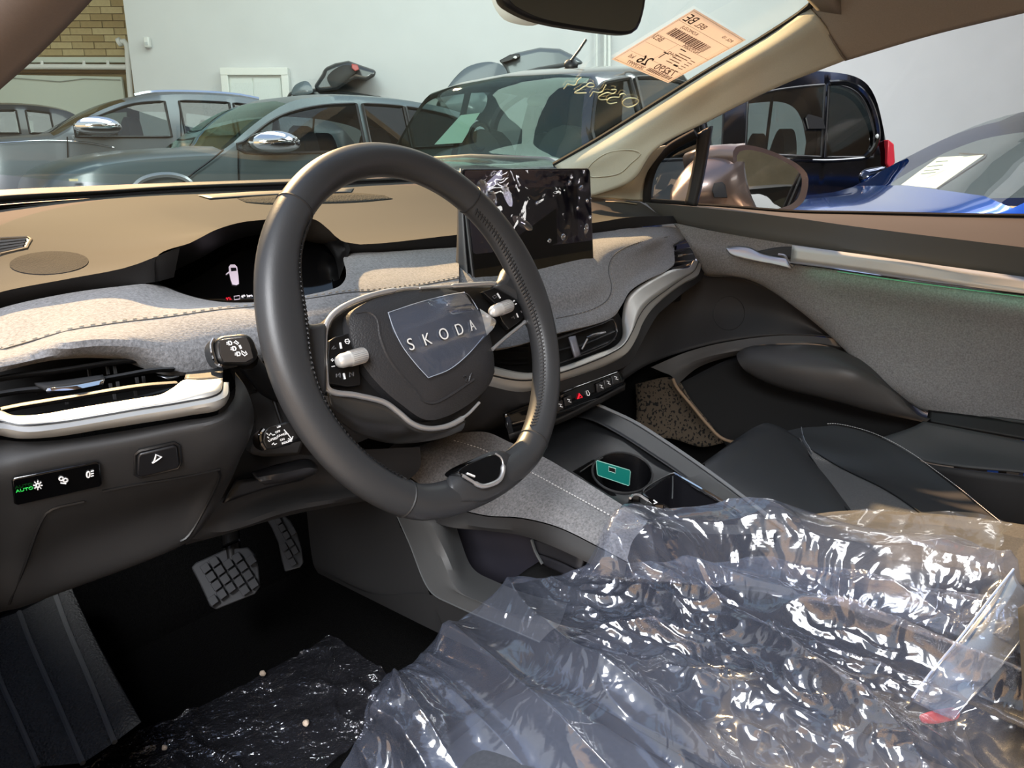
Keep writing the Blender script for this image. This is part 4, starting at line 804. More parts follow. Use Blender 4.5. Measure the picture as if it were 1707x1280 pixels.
for k in range(22):
    wv = random.choice([.012, .02, .026]); lq(x, .30, x + wv, .42, ink); x += wv + random.choice([.008, .014])
    if x > .86: break
x = .42
for k in range(14):
    wv = random.choice([.012, .02]); lq(x + .12, .90, x + .12 + wv, .955, ink); x += wv + .012
for (u0, v0, u1, v1) in [(.02, .20, .98, .204), (.02, .47, .98, .474), (.05, .62, .42, .623), (.05, .80, .95, .803), (.42, .47, .423, .8), (.02, .02, .024, .98), (.976, .02, .98, .98), (.02, .02, .98, .024), (.02, .976, .98, .98)]: lq(u0, v0, u1, v1)
lq(.52, .50, .62, .515, inkd); lq(.72, .72, .80, .745, inkd)
lt('BE', .22, .18, .019); lt('BEL', .42, .17, .012, ink); lt('KOMOZUJ', .45, .27, .007, ink); lt('BE3/', .20, .545, .011, ink)
lt('26', .46, .90, .022, inkd, .01); lt('kd', .20, .885, .010, ink); lt('28239997', .50, .965, .0085, ink); lt('72290', .92, .89, .016, ink); lt('N395084', .78, .47, .009, ink)
lt('T', .50, .735, .018, inkd); lt('35447', .62, .64, .008, ink); lt('PGL 10', .90, .13, .007, ink)
for v in (.56, .60, .64, .68, .72): lq(.58, v, .66 + random.random() * .14, v + .012, ink); lq(.82, v + .02, .90, v + .03, ink)
for i in range(3):
    for j in range(3):
        if (i * 3 + j) % 4: lq(.74 + i * .03, .83 + j * .02, .765 + i * .03, .846 + j * .02, ink)
chalk = M('chalk_pen', (235, 232, 190), .8)
cn = thing('chalk_number', 'row of pale chalk-pen digits written on the windshield below the label', 'writing', G(1000, 160))
hand = [[(1052, 160), (1042, 162), (1037, 170), (1046, 176), (1057, 173), (1064, 166), (1058.5, 161), (1050, 160.5)],
 [(1043, 156), (1039, 153), (1033, 155), (1032, 159), (1024, 159), (1016, 160.5), (1011, 166), (1016, 170), (1028, 168)],
 [(1019, 146), (1027, 147), (1022, 153), (1011, 151.5), (997, 159), (1000, 163), (1011, 163)],
 [(1009.5, 138.6), (1006, 145), (1003, 150), (998, 151.5), (988, 150), (987, 152), (983, 158)],
 [(977, 152), (957, 151.5), (966, 146), (976, 140), (980, 142), (990, 141), (989, 137), (982.5, 135), (977, 139)],
 [(968, 126), (962.5, 131), (959, 138), (955, 139), (945, 137), (944, 139), (939, 145)]]
for h in hand: tube('digit', [G(x, y, .004) for x, y in h], .0011, chalk, cn, m=30, n=5)
# ================================================================== centre console
con = thing('center_console', 'centre console with grey fabric knee pad, cup holder and tray', 'console', V((0, .1, .45)))
pt_ = [(700, 735, 1.12), (764, 722, 1.075), (809, 720, 1.08), (850, 737, 1.06), (905, 761, 1.03), (950, 787, 1.0), (1035, 840, .95), (1080, 868, .93)]
ps_ = [(690, 745, 1.10), (757, 735, 1.065), (800, 748, 1.06), (830, 762, 1.045), (885, 788, 1.01), (935, 815, .98), (1022, 863, .93), (1065, 888, .91)]
pb_ = [(655, 775, 1.07), (690, 800, 1.045), (745, 840, 1.0), (805, 858, .975), (870, 863, .945), (930, 878, .92), (1000, 912, .89), (1045, 936, .87)]
pad = patch('knee_pad', [pt_, bl(pt_, ps_, .5), ps_, [PV(p) + V((-.004, 0, .006)) for p in bl(ps_, pb_, .5)], pb_], fabric, con, 60, 16, label='grey melange fabric pad on the driver side')
KP = bvh(pad)
dashes('pad_stitching', [onm(p[0], p[1], KP, .0012, 1.0) for p in ps_[1:]], thread, con, 74, .0026, .0008)
lpt = [PV(p) + V((-.001, -.001, -.001)) for p in pb_]
lpb = [(650, 800, 1.065), (690, 835, 1.04), (725, 872, .995), (815, 884, .965), (870, 892, .945), (931, 914, .91), (990, 942, .885), (1040, 965, .87)]
patch('pad_lip', [lpt, bl(lpt, lpb, .5), lpb, [PV(p) + V((.03, .01, -.01)) for p in lpb]], hard, con, 50, 8)
tube('panel_joint', [(650, 775, 1.066), (660, 792, 1.058), (668, 806, 1.05)], .001, blackp, con, n=5)
# side panel and strut round the storage opening
patch('side_panel', [[(505, 800, 1.16), (580, 790, 1.12), (655, 770, 1.08)], [(512, 860, 1.17), (590, 850, 1.12), (661, 862, 1.05)], [(518, 915, 1.19), (600, 930, 1.12), (684, 910, 1.04)], [(524, 945, 1.2), (620, 985, 1.11), (712, 980, 1.01)], [(530, 952, 1.205), (640, 1002, 1.11), (745, 1062, 1.0)]], hard, con, 24, 20, label='dark side panel of the console in the driver footwell')
stl = [(658, 850, 1.045), (664, 864, 1.04), (684, 909, 1.025), (708, 970, 1.005), (722, 990, .995), (760, 1010, .975), (830, 1040, .945), (900, 1070, .92)]
stm = [(680, 855, 1.02), (690, 870, 1.01), (712, 915, 1.0), (735, 968, .985), (752, 984, .975), (785, 998, .96), (850, 1025, .935), (920, 1050, .91)]
str_ = [(715, 862, 1.0), (725, 874, .99), (742, 925, .985), (759, 972, .975), (772, 988, .965), (800, 1003, .95), (860, 1028, .93), (930, 1045, .905)]
stre = [PV(p) + V((.05, .02, 0)) for p in str_]
patch('strut', [stl, stm, str_, stre], M('strut_grey', (74, 75, 76), .55, bump=(900, .1, .001)), con, 40, 14, label='lighter grey strut in front of the storage opening')
tube('strut_edge', stl, .0012, dkchrome if False else hardlt, con, n=6, m=40)
patch('side_foot', [[(524, 945, 1.2), (620, 990, 1.11), (722, 992, 1.0), (830, 1042, .95), (930, 1075, .92)], [(530, 955, 1.21), (640, 1010, 1.115), (750, 1064, 1.0), (850, 1110, .96), (950, 1160, .93)]], hard, con, 30, 5)
purple = M('storage_lining', (26, 23, 36), .7)
patch('storage_back', [[(715, 860, 1.12), (800, 865, 1.10), (900, 880, 1.07), (1000, 920, 1.03)], [(745, 950, 1.12), (830, 955, 1.10), (910, 960, 1.07), (1010, 960, 1.03)], [(770, 1010, 1.12), (850, 1015, 1.1), (930, 1010, 1.07), (1030, 1010, 1.03)]], purple, con, 16, 10, thick=.004, label='dark violet lining of the open storage')
patch('storage_floor', [[(760, 990, 1.12), (850, 965, 1.10), (905, 935, 1.07), (990, 930, 1.04)], [(800, 1010, .97), (860, 1030, .945), (930, 1045, .92), (1000, 1040, .9)]], matteblk, con, 12, 6, thick=.004)
patch('storage_side', [[(886, 899, 1.0), (930, 910, .97), (975, 930, .94)], [(893, 922, 1.0), (935, 935, .97), (968, 950, .94)]], M('storage_side_grey', (46, 46, 50), .5), con, 8, 5, thick=.004)
patch('storage_side', [[(893, 922, .995), (932, 936, .965), (966, 952, .94)], [(905, 940, .995), (935, 954, .965), (960, 966, .94)]], M('storage_side_low', (38, 38, 43), .5), con, 8, 5, thick=.004)
tube('storage_edge', [(886, 899, .992), (892, 918, .99), (904, 940, .985)], .0022, hardlt, con, n=6, m=12)
# tray between pad and right rail
traym = M('console_satin_black', (30, 31, 33), .42)
tp0 = [(885, 700, 1.30), (930, 690, 1.26), (985, 676, 1.215)]
patch('tray_top', [[(850, 737, 1.085), (880, 722, 1.14), (930, 700, 1.2), (975, 684, 1.24), (990, 677, 1.235)], [(905, 761, 1.045), (955, 745, 1.10), (1010, 735, 1.13), (1060, 728, 1.175), (1085, 733, 1.185)], [(950, 787, 1.01), (1010, 790, 1.035), (1065, 792, 1.07), (1110, 783, 1.11), (1150, 775, 1.13)], [(1000, 818, .98), (1060, 830, .99), (1120, 828, 1.03), (1170, 820, 1.06), (1210, 815, 1.085)], [(1035, 841, .955), (1090, 860, .97), (1150, 862, 1.0), (1210, 860, 1.03), (1262, 852, 1.055)], [(1080, 868, .935), (1130, 885, .95), (1190, 890, .98), (1250, 890, 1.0), (1310, 885, 1.02)]], traym, con, 110, 110, label='satin black top of the console')
tt = [o for o in con.children if o.name.startswith('tray_top')][0]
CT = bvh(tt)
cup = [(1037 + 50 * cos(a) - 6 * sin(a) , 789 + 33 * sin(a) + 8 * cos(a)) for a in [2 * pi * k / 30 for k in range(30)]]
cupf = [(955, 786), (990, 766), (1005, 772), (1000, 800), (1012, 815), (1028, 826), (1018, 826), (985, 806)]
trw = [(1073, 823), (1118, 793), (1124, 792), (1135, 799), (1236, 860), (1228, 874), (1130, 868), (1075, 828)]
def topix(p):
    r = p - CAM; x, y, z = r; f = x * sin(PSI) + y * cos(PSI); rr = x * cos(PSI) - y * sin(PSI); d = f * cos(TH) - z * sin(TH); u = f * sin(TH) + z * cos(TH)
    return 853.5 + FPX * rr / d, 640 - FPX * u / d
def inpoly(x, y, poly):
    c = False; n = len(poly)
    for i in range(n):
        x1, y1 = poly[i]; x2, y2 = poly[(i + 1) % n]
        if (y1 > y) != (y2 > y) and x < (x2 - x1) * (y - y1) / (y2 - y1) + x1: c = not c
    return c
def cut(o, polys):
    off = wloc(o); bm = bmesh.new(); bm.from_mesh(o.data)
    kill = [f for f in bm.faces if any(inpoly(*topix(f.calc_center_median() + off), q) for q in polys)]
    bmesh.ops.delete(bm, geom=kill, context='FACES'); bm.to_mesh(o.data); bm.free()
cut(tt, [cup, cupf, trw])
def well(name, px, depth, mat, bot, label=None, shrink=.9):
    top = [onm(x, y, CT, .0008, 1.05) for x, y in px]; c = sum(top, V((0, 0, 0))) / len(top)
    low = [c + (p - c) * shrink + V((0, 0, -depth)) for p in top]
    w_ = patch(name, [top + [top[0]], low + [low[0]]], mat, con, 60, 4, label=label, sharp=True)
    plate(name + '_bottom', low, V((0, 0, -.003)), bot, con)
rl = [(985, 671, 1.225), (1012, 683, 1.215), (1060, 706, 1.19), (1110, 738, 1.165), (1160, 772, 1.135), (1210, 808, 1.10), (1265, 850, 1.055), (1310, 885, 1.02)]
tube('rail', [PV(p) + V((0, 0, .001)) for p in rl], .0032, M('rail_grey', (110, 112, 114), .4), con, m=60, n=8, label='pale edge of the right console rail')
patch('rail_side', [rl, [PV(p) + V((.012, -.004, -.15)) for p in rl]], blackp, con, 40, 6)
rin = [(930, 690, 1.22), (985, 700, 1.175), (1035, 726, 1.15), (1085, 758, 1.125), (1135, 792, 1.10), (1185, 830, 1.065), (1225, 862, 1.04)]
patch('rail_slope', [[PV(p) for p in rl[:7]], bl(rl[:7], rin, .55), rin], traym, con, 40, 8, thick=.002)
def rel(px, lift): return [onm(x, y, CT, lift, 1.05) for x, y in px]
cupr = rel(cup, .0012)
tube('cup_holder_rim', cupr, .0016, hard, con, closed=True, n=6)
well('cup_holder_well', cup, .06, M('cup_well_black', (13, 13, 15), .25), blackp, 'deep black cup holder')
well('cup_holder_front_well', cupf, .05, M('cup_well_front', (14, 14, 15), .4), blackp)
well('tray_well', trw, .06, M('tray_well_black', (24, 24, 28), .3), blackp, 'deep square tray')
tube('cup_holder_edge', rel([(966, 788), (985, 775), (1004, 764)], .001), .0014, dkchrome, con, n=6)
# rectangular tray with bright edge
tube('tray_edge', rel([(1130, 866), (1073, 827), (1071, 821), (1116, 793), (1124, 791)], .002), .0015, dkchrome, con, m=30, n=6)
tube('tray_edge', rel([(1124, 791), (1150, 806), (1190, 829), (1235, 857)], .002), .0020, polished, con, m=30, n=6)
tube('tray_corner_glint', rel([(1121, 796), (1121, 812), (1120, 832)], .0016), .0009, hardlt, con, n=5)
gs = thing('gear_selector', 'small gear rocker with silver edge behind the cup holder', 'gear selector', PV((1070, 840, .99)))
plate('rocker', rel([(1042, 842), (1050, 834), (1062, 834), (1078, 846), (1085, 850), (1100, 850), (1120, 862), (1040, 862)], .010), V((0, 0, -.012)), gloss, gs, bev=.001)
tube('rocker_edge', rel([(1044, 843), (1052, 836), (1060, 836), (1074, 845)], .011), .0018, chrome, gs, m=16, n=6)
tube('rocker_mark', rel([(1082, 844), (1088, 848), (1083, 850)], .0115), .0008, white, gs, n=4)
# card
cdm = teal
a_, b_, c_, d_ = P(994, 767, 1.005), P(1051, 784, 1.01), P(1049, 810, 1.02), P(996, 792, 1.015)
card = thing('key_card', 'teal green card standing in the cup holder', 'card', (a_ + b_ + c_ + d_) / 4)
def cq(u, v): return a_.lerp(b_, u).lerp(d_.lerp(c_, u), v)
cn_ = (b_ - a_).cross(d_ - a_).normalized(); cn_ = cn_ if cn_.dot(CAM - a_) > 0 else -cn_
out = [cq(.03, 0), cq(.97, 0), cq(1, .08), cq(1, .92), cq(.97, 1), cq(.03, 1), cq(0, .92), cq(0, .08)]
plate('card_sheet', out, -cn_ * .0012, cdm, card)
sl = [cq(.36, .16), cq(.56, .16), cq(.56, .46), cq(.36, .46)]
plate('card_slot', [p + cn_ * .0004 for p in sl], -cn_ * .0003, blackp, card)
tube('card_slot_edge', [p + cn_ * .0005 for p in sl], .0006, M('card_pale_edge', (150, 185, 178), .5), card, closed=True, n=4)
tube('card_edge', [p for p in out], .0006, M('card_pale_edge2', (120, 170, 160), .5), card, closed=True, n=4)
# armrest covered in fabric, rear of the console
patch('armrest', [[(1330, 868, .99), (1430, 862, 1.03), (1600, 872, 1.0), (1760, 895, .95)], [(1300, 900, .95), (1430, 900, .965), (1600, 915, .93), (1770, 940, .89)], [(1270, 950, .90), (1430, 960, .89), (1600, 975, .86), (1780, 1000, .83)]], M('armrest_fabric', (72, 70, 70), .95, mottle=(420, .2), bump=(500, .3, .002)), con, 24, 12, thick=.02, label='warm grey fabric armrest')
# ================================================================== passenger door
door = thing('passenger_door', 'passenger door lined with grey melange fabric and a brushed metal strip', 'car door', V((.74, .0, .5)))
sill0 = [(1100, 340, 1.73), (1200, 345, 1.66), (1316, 354, 1.59), (1450, 357, 1.50), (1580, 360, 1.42), (1720, 362, 1.34), (1850, 365, 1.28)]
sill1 = [(1075, 337, 1.67), (1160, 345, 1.61), (1330, 364, 1.50), (1400, 374, 1.46), (1500, 387, 1.39), (1720, 414, 1.26), (1850, 430, 1.2)]
sill2 = [(1108, 368, 1.655), (1180, 383, 1.60), (1292, 402, 1.51), (1370, 415, 1.455), (1442, 425, 1.40), (1720, 472, 1.245), (1850, 495, 1.19)]
sill2 = [(x, y, t + .030) for x, y, t in sill2]
patch('door_sill', [sill0, bl(sill0, sill1, .5), sill1], M('sill_plastic', (74, 70, 68), .75, spec=.25, bump=(900, .1, .001)), door, 60, 8, label='soft top of the door below the side window')
patch('door_upper_band', [sill1, bl(sill1, sill2, .5), sill2, [PV(p) + V((.012, .0, -.003)) for p in sill2]], M('band_grey', (98, 102, 102), .6, spec=.3, bump=(900, .1, .001)), door, 60, 8, label='dark grey band under the side window')
tube('window_rubber', [PV(p) + V((.0, 0, .002)) for p in sill0], .004, matteblk, door, m=40, n=6)
# fabric
fb0 = [PV(p) + V((.030, 0, -.002)) for p in [(1108, 366, 1.66), (1180, 381, 1.605), (1292, 400, 1.515), (1370, 413, 1.46), (1442, 423, 1.405), (1720, 470, 1.25), (1850, 492, 1.19)]]
fb1 = [(1150, 410, 1.665), (1200, 425, 1.63), (1292, 440, 1.57), (1380, 455, 1.505), (1460, 470, 1.45), (1720, 510, 1.285), (1850, 530, 1.215)]
fb2 = [(1172, 452, 1.67), (1215, 456, 1.63), (1260, 464, 1.60), (1330, 485, 1.55), (1450, 510, 1.475), (1720, 560, 1.30), (1850, 590, 1.23)]
fb3 = [(1173, 456, 1.675), (1225, 459, 1.635), (1268, 472, 1.60), (1340, 516, 1.55), (1460, 570, 1.475), (1720, 630, 1.315), (1850, 660, 1.24)]
fb4 = [(1176, 458, 1.68), (1235, 461, 1.635), (1285, 482, 1.595), (1370, 545, 1.545), (1490, 645, 1.47), (1720, 680, 1.33), (1850, 700, 1.26)]
fb5 = [(1180, 460, 1.682), (1240, 463, 1.637), (1300, 492, 1.593), (1400, 570, 1.545), (1532, 679, 1.465), (1720, 706, 1.34), (1850, 725, 1.27)]
fb1 = [(x, y, t - .028) for x, y, t in fb1]; fb2 = [(x, y, t - .020) for x, y, t in fb2]; fb3 = [(x, y, t - .008) for x, y, t in fb3]
dfab = patch('door_fabric', [fb0, fb1, fb2, fb3, fb4, fb5], fabdk, door, 60, 36, thick=.004, label='grey melange fabric panel of the passenger door')
DF = bvh(dfab)
tube('fabric_edge', [PV(p) + V((-.002, 0, 0)) for p in [(1173, 455, 1.67), (1235, 460, 1.63), (1268, 472, 1.60), (1300, 491, 1.585), (1345, 523, 1.565), (1400, 570, 1.54), (1450, 614, 1.51), (1500, 655, 1.485), (1532, 678, 1.465), (1548, 683, 1.455), (1600, 689, 1.42), (1712, 704, 1.34), (1850, 723, 1.27)]], .0035, M('fabric_edge_grey', (62, 64, 65), .6), door, m=80, n=8)
# metal strip and handle
m0 = [onm(x, y, DF, .014, 1.5) for x, y in [(1325, 412), (1400, 420), (1500, 435), (1600, 452), (1705, 470)]]
m1 = [onm(x, y, DF, .012, 1.5) for x, y in [(1322, 438), (1400, 449), (1500, 463), (1600, 479), (1705, 495)]]
m0.append(m0[-1] + (m0[-1] - m0[-2]) * 1.2); m1.append(m1[-1] + (m1[-1] - m1[-2]) * 1.2)
m0 = [p + V((-.003, 0, 0)) for p in m0]
patch('metal_strip', [m0, m1], M('strip_aluminium', (214, 217, 214), .45, metal=.6, bump=(300, .08, .0008), stretch=(1, 14, 1)), door, 40, 4, thick=.003, label='brushed metal strip along the door')
tube('strip_edge', [p + V((-.002, 0, -.001)) for p in m1], .0018, polished, door, m=50, n=6)
gr_ = M('ambient_strip_lit', (70, 120, 95), .5, emit=((90, 200, 140), .5))
tube('ambient_light_strip', [p + V((-.0005, 0, -.005)) for p in m1[1:]], .0008, gr_, door, m=50, n=4)
area_l = bpy.data.lights.new('ambient_strip_light', 'AREA'); area_l.shape = 'RECTANGLE'; area_l.size = .42; area_l.size_y = .004; area_l.energy = .018; area_l.color = (.35, 1, .6)
alo = bpy.data.objects.new('ambient_strip_light', area_l); COL.objects.link(alo); mid_ = (m1[1] + m1[4]) / 2 + V((-.006, 0, -.008)); alo.location = mid_
dx = (m1[4] - m1[1]).normalized(); dz = V((-.35, 0, 1)).normalized(); dy = dz.cross(dx).normalized(); alo.rotation_euler = Matrix((dx, dy, dz)).transposed().to_euler()
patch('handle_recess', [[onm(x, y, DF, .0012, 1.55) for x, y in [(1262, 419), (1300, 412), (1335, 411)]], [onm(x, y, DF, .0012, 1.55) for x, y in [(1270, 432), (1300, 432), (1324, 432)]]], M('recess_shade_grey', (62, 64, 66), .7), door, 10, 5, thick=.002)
hb = [(1214, 420), (1222, 426), (1240, 432), (1265, 436), (1295, 441), (1325, 447)]
ht = [(1213, 416), (1228, 414), (1252, 416), (1270, 425), (1290, 429), (1314, 432)]
H0 = [onm(x, y, DF, .008, 1.6) for x, y in ht]; H1 = [onm(x, y, DF, .016, 1.6) for x, y in hb]
patch('door_handle', [H0, [(a + b) / 2 + V((-.003, 0, 0)) for a, b in zip(H0, H1)], H1], chrome, door, 30, 8, thick=.005, label='slim satin chrome inner door handle')
tube('handle_clip', [onm(x, y, DF, .009, 1.55) for x, y in [(1300, 426), (1311, 428), (1316, 436), (1326, 443)]], .003, chrome, door, m=14, n=6)
# lower trim of the door
l0 = [(1050, 450, 1.74), (1110, 455, 1.72), (1176, 458, 1.695), (1235, 461, 1.65), (1300, 492, 1.605), (1400, 570, 1.555), (1532, 679, 1.475), (1600, 720, 1.43)]
l1 = [(1040, 540, 1.745), (1100, 530, 1.73), (1170, 520, 1.70), (1240, 515, 1.66), (1310, 525, 1.61), (1405, 580, 1.56), (1530, 690, 1.48), (1600, 725, 1.435)]
l2 = [(1030, 640, 1.745), (1080, 608, 1.735), (1150, 583, 1.69), (1230, 566, 1.645), (1330, 559, 1.59), (1425, 573, 1.54), (1520, 690, 1.48), (1600, 728, 1.44)]
doorlow = M('door_lower_plastic', (42, 42, 44), .58, bump=(900, .1, .001))
patch('door_speaker_panel', [l0, l1, l2], doorlow, door, 60, 20, thick=.003, label='charcoal speaker panel at the front of the door')
DS = bvh([o for o in door.children if o.name.startswith('door_speaker_panel')][0])
tube('speaker_ring', [onm(1215 + 26 * cos(a), 522 + 28 * sin(a), DS, .0003, 1.68) for a in [2 * pi * k / 24 for k in range(24)]], .0010, doorlow, door, closed=True, n=5)
r0 = [(1085, 612, 1.715), (1150, 585, 1.68), (1230, 567, 1.635), (1330, 559, 1.58), (1420, 572, 1.535), (1470, 600, 1.52)]
r1 = [(1120, 627, 1.70), (1160, 603, 1.67), (1235, 583, 1.625), (1330, 572, 1.57), (1420, 583, 1.53), (1470, 606, 1.515)]
r2 = [(1128, 642, 1.715), (1165, 612, 1.69), (1238, 590, 1.65), (1330, 580, 1.6), (1420, 592, 1.56), (1470, 615, 1.53)]
patch('door_ledge', [r0, bl(r0, r1, .5), r1, r2], M('ledge_grey', (80, 78, 77), .5, bump=(900, .1, .001)), door, 50, 10, label='curved ledge over the door pocket')
tube('pocket_edge', [(1122, 632, 1.69), (1128, 645, 1.675), (1150, 672, 1.65), (1180, 708, 1.62), (1200, 728, 1.60), (1215, 735, 1.59), (1240, 738, 1.57)], .0035, M('pocket_edge_lit', (150, 125, 100), .35), door, m=40, n=8)  # light caught along the trim edge is put into this tan
patch('door_pocket', [[(1130, 640, 1.73), (1240, 592, 1.70), (1420, 595, 1.62), (1560, 690, 1.50)], [(1150, 675, 1.72), (1260, 660, 1.68), (1420, 680, 1.60), (1540, 730, 1.52)], [(1205, 735, 1.69), (1290, 730, 1.65), (1400, 750, 1.6), (1480, 790, 1.55)], [(1240, 790, 1.66), (1330, 800, 1.62), (1420, 820, 1.57), (1490, 850, 1.52)]], M('pocket_black', (15, 15, 15), .9), door, 30, 20, thick=.004, label='deep black door pocket')
# kick panel beyond the passenger footwell, warm sun patch put into its colour
spk_m = bpy.data.materials.new('sun_speckled_kick_panel'); spk_m.use_nodes = True
nt = spk_m.node_tree; b = nt.nodes['Principled BSDF']; b.inputs['Roughness'].default_value = .9
n1 = nt.nodes.new('ShaderNodeTexNoise'); n1.inputs['Scale'].default_value = 150; n1.inputs['Detail'].default_value = 1
cr = nt.nodes.new('ShaderNodeValToRGB'); cr.color_ramp.elements[0].position = .40; cr.color_ramp.elements[1].position = .44
cr.color_ramp.elements[0].color = rgb(18, 16, 14); cr.color_ramp.elements[1].color = rgb(88, 76, 62)
tc = nt.nodes.new('ShaderNodeTexCoord'); nt.links.new(tc.outputs['Object'], n1.inputs['Vector']); nt.links.new(n1.outputs[0], cr.inputs[0]); nt.links.new(cr.outputs[0], b.inputs['Base Color'])
patch('kick_panel', [[(1060, 640, 1.80), (1124, 630, 1.73), (1150, 668, 1.69)], [(1060, 700, 1.80), (1120, 690, 1.75), (1190, 715, 1.66)], [(1040, 745, 1.80), (1110, 730, 1.75), (1170, 745, 1.68), (1205, 738, 1.64)]], spk_m, door, 16, 14, thick=.004, label='speckled kick panel with a sun patch in its colour')
# arm grip of the door
g0 = [(1228, 590, 1.60), (1240, 582, 1.59), (1300, 577, 1.55), (1368, 580, 1.51), (1415, 598, 1.48), (1450, 618, 1.47), (1490, 655, 1.46), (1530, 690, 1.45), (1552, 697, 1.44)]
g1 = [(1232, 605, 1.575), (1250, 602, 1.56), (1300, 606, 1.52), (1360, 610, 1.485), (1420, 617, 1.455), (1460, 632, 1.45), (1500, 662, 1.445), (1530, 692, 1.44), (1550, 699, 1.435)]
g2 = [(1242, 618, 1.575), (1262, 626, 1.555), (1310, 642, 1.525), (1370, 655, 1.49), (1430, 668, 1.465), (1470, 678, 1.455), (1505, 688, 1.445), (1530, 695, 1.44), (1545, 702, 1.435)]
g3 = [(1250, 622, 1.60), (1268, 634, 1.58), (1312, 650, 1.55), (1370, 664, 1.515), (1430, 680, 1.485), (1470, 690, 1.47), (1505, 697, 1.46), (1530, 702, 1.45), (1545, 706, 1.445)]
patch('door_grip', [[PV(p) + V((.03, 0, 0)) for p in g0], g0, g1, g2, g3, [PV(p) + V((.03, 0, 0)) for p in g3]], M('grip_plastic', (62, 61, 61), .45, bump=(900, .1, .001)), door, 50, 18, label='large moulded arm grip of the door')
tube('grip_joint', [(1540, 702, 1.432), (1530, 712, 1.432), (1505, 730, 1.435), (1470, 748, 1.44)], .0015, blackp, door, m=12, n=5)
e0 = [(1548, 684, 1.45), (1600, 690, 1.41), (1720, 706, 1.335), (1850, 724, 1.26)]
e1 = [(1545, 703, 1.44), (1600, 714, 1.40), (1720, 736, 1.325), (1850, 760, 1.25)]
e2 = [(1472, 729, 1.45), (1560, 752, 1.40), (1720, 795, 1.30), (1850, 830, 1.22)]
patch('door_pocket_rim', [e0, bl(e0, e1, .5), e1], blackp, door, 30, 6, thick=.003)
f0 = [(1540, 703, 1.43), (1600, 714, 1.39), (1720, 738, 1.31), (1850, 765, 1.24)]
f1 = [(1505, 720, 1.435), (1590, 755, 1.385), (1715, 785, 1.30), (1850, 810, 1.23)]
f2 = [(1468, 730, 1.44), (1530, 765, 1.40), (1600, 778, 1.35), (1720, 790, 1.29), (1850, 815, 1.22)]
patch('door_bottle_bin', [f0, bl(f0, f1, .6), f2], M('bin_grey', (64, 66, 68), .55, bump=(900, .1, .001)), door, 30, 12, thick=.003, label='grey face of the bottle bin')
patch('door_bottom', [[(1468, 731, 1.45), (1530, 768, 1.41), (1600, 782, 1.36), (1720, 795, 1.30), (1850, 820, 1.23)], [(1480, 790, 1.46), (1550, 830, 1.42), (1640, 860, 1.36), (1720, 870, 1.31), (1850, 890, 1.24)], [(1500, 850, 1.47), (1580, 890, 1.43), (1680, 930, 1.36), (1760, 950, 1.31), (1880, 970, 1.24)]], doorlow, door, 30, 12, thick=.003)
# quarter window, its frame and the big side window
gside = MG('side_glass_clear', (.95, .97, .97, 1), refl=.02, rough=.0, edge=.25)
qm = MG('quarter_glass', (.62, .66, .68, 1), refl=.06, rough=.0, edge=.3)
# triangular frame
def fr_(pts, r, m=30, mat=matteblk, fl=1): tube('window_frame', pts, r, mat, door, m=m, n=8, flat=fl)
fr_([(1078, 337, 1.69), (1079, 318, 1.68), (1084, 292, 1.67), (1095, 268, 1.66), (1118, 246, 1.65), (1160, 222, 1.62)], .010)
fr_([(1084, 335, 1.70), (1150, 340, 1.67)], .006, m=8)
patch('window_post', [[(1165, 222, 1.63), (1160, 260, 1.645), (1152, 300, 1.655), (1143, 340, 1.66)], [(1187, 210, 1.61), (1180, 250, 1.625), (1171, 300, 1.64), (1160, 346, 1.645)]], M('post_black', (20, 20, 21), .6), door, 20, 4, thick=.012, label='black post between quarter window and side window')
plate('quarter_glass', [(1084, 336, 1.70), (1086, 300, 1.69), (1098, 268, 1.68), (1120, 246, 1.67), (1168, 222, 1.65), (1160, 260, 1.66), (1146, 341, 1.675)], (.003, 0, 0), qm, door)
patch('window_pane', [[(1187, 204, 1.61), (1290, 146, 1.50), (1405, 100, 1.40), (1556, 50, 1.29), (1720, 10, 1.19), (1850, -20, 1.11)], [(1160, 344, 1.67), (1316, 356, 1.60), (1450, 359, 1.51), (1580, 362, 1.43), (1720, 366, 1.35), (1850, 370, 1.29)]], gside, door, 24, 10, label='clear side window')
# ================================================================== door mirror
dm = thing('door_mirror', 'bronze-grey door mirror outside the passenger window', 'mirror', PV((1250, 350, 1.95)))
mgrey = M('mirror_shell_bronze', (118, 104, 98), .3, metal=.75, coat=.5)
ms_o = [(1262, 349), (1254, 330), (1246, 300), (1240, 270), (1236, 252), (1240, 242), (1250, 238), (1270, 241), (1295, 250), (1325, 265), (1350, 285), (1358, 294), (1360, 312), (1357, 328), (1349, 342), (1336, 351), (1300, 352)]
mg_ = [(1253, 351), (1244, 334), (1235, 306), (1230, 280), (1228, 262), (1231, 254), (1243, 250), (1262, 252), (1285, 259), (1305, 268), (1325, 280), (1336, 294), (1336, 312), (1331, 329), (1318, 341), (1300, 347), (1280, 352)]
dmt = 1.95
mface = [P(x, y, dmt + (x - 1230) * .0012 + (y - 300) * .00040) for x, y in mg_]
ma, mb, mc2 = mface[3], mface[12], mface[16]
mnn = (mb - ma).cross(mc2 - ma).normalized(); mnn = mnn if mnn.dot(CAM - ma) > 0 else -mnn
shell = []
loops = []
for d, s_, dx_ in ((0, 1.0, 0), (.004, 1.16, 0), (-.03, 1.20, -.01), (-.09, 1.10, -.045), (-.14, .82, -.08), (-.17, .35, -.10)):
    c = sum(mface, V((0, 0, 0))) / len(mface)
    loops.append([c + (p - c) * s_ + mnn * d + V((dx_, 0, 0)) * 0 + (mface[3] - mface[12]).normalized() * (-dx_ * .9) for p in mface])
LL = [spl(l, 48, closed=True) for l in loops]
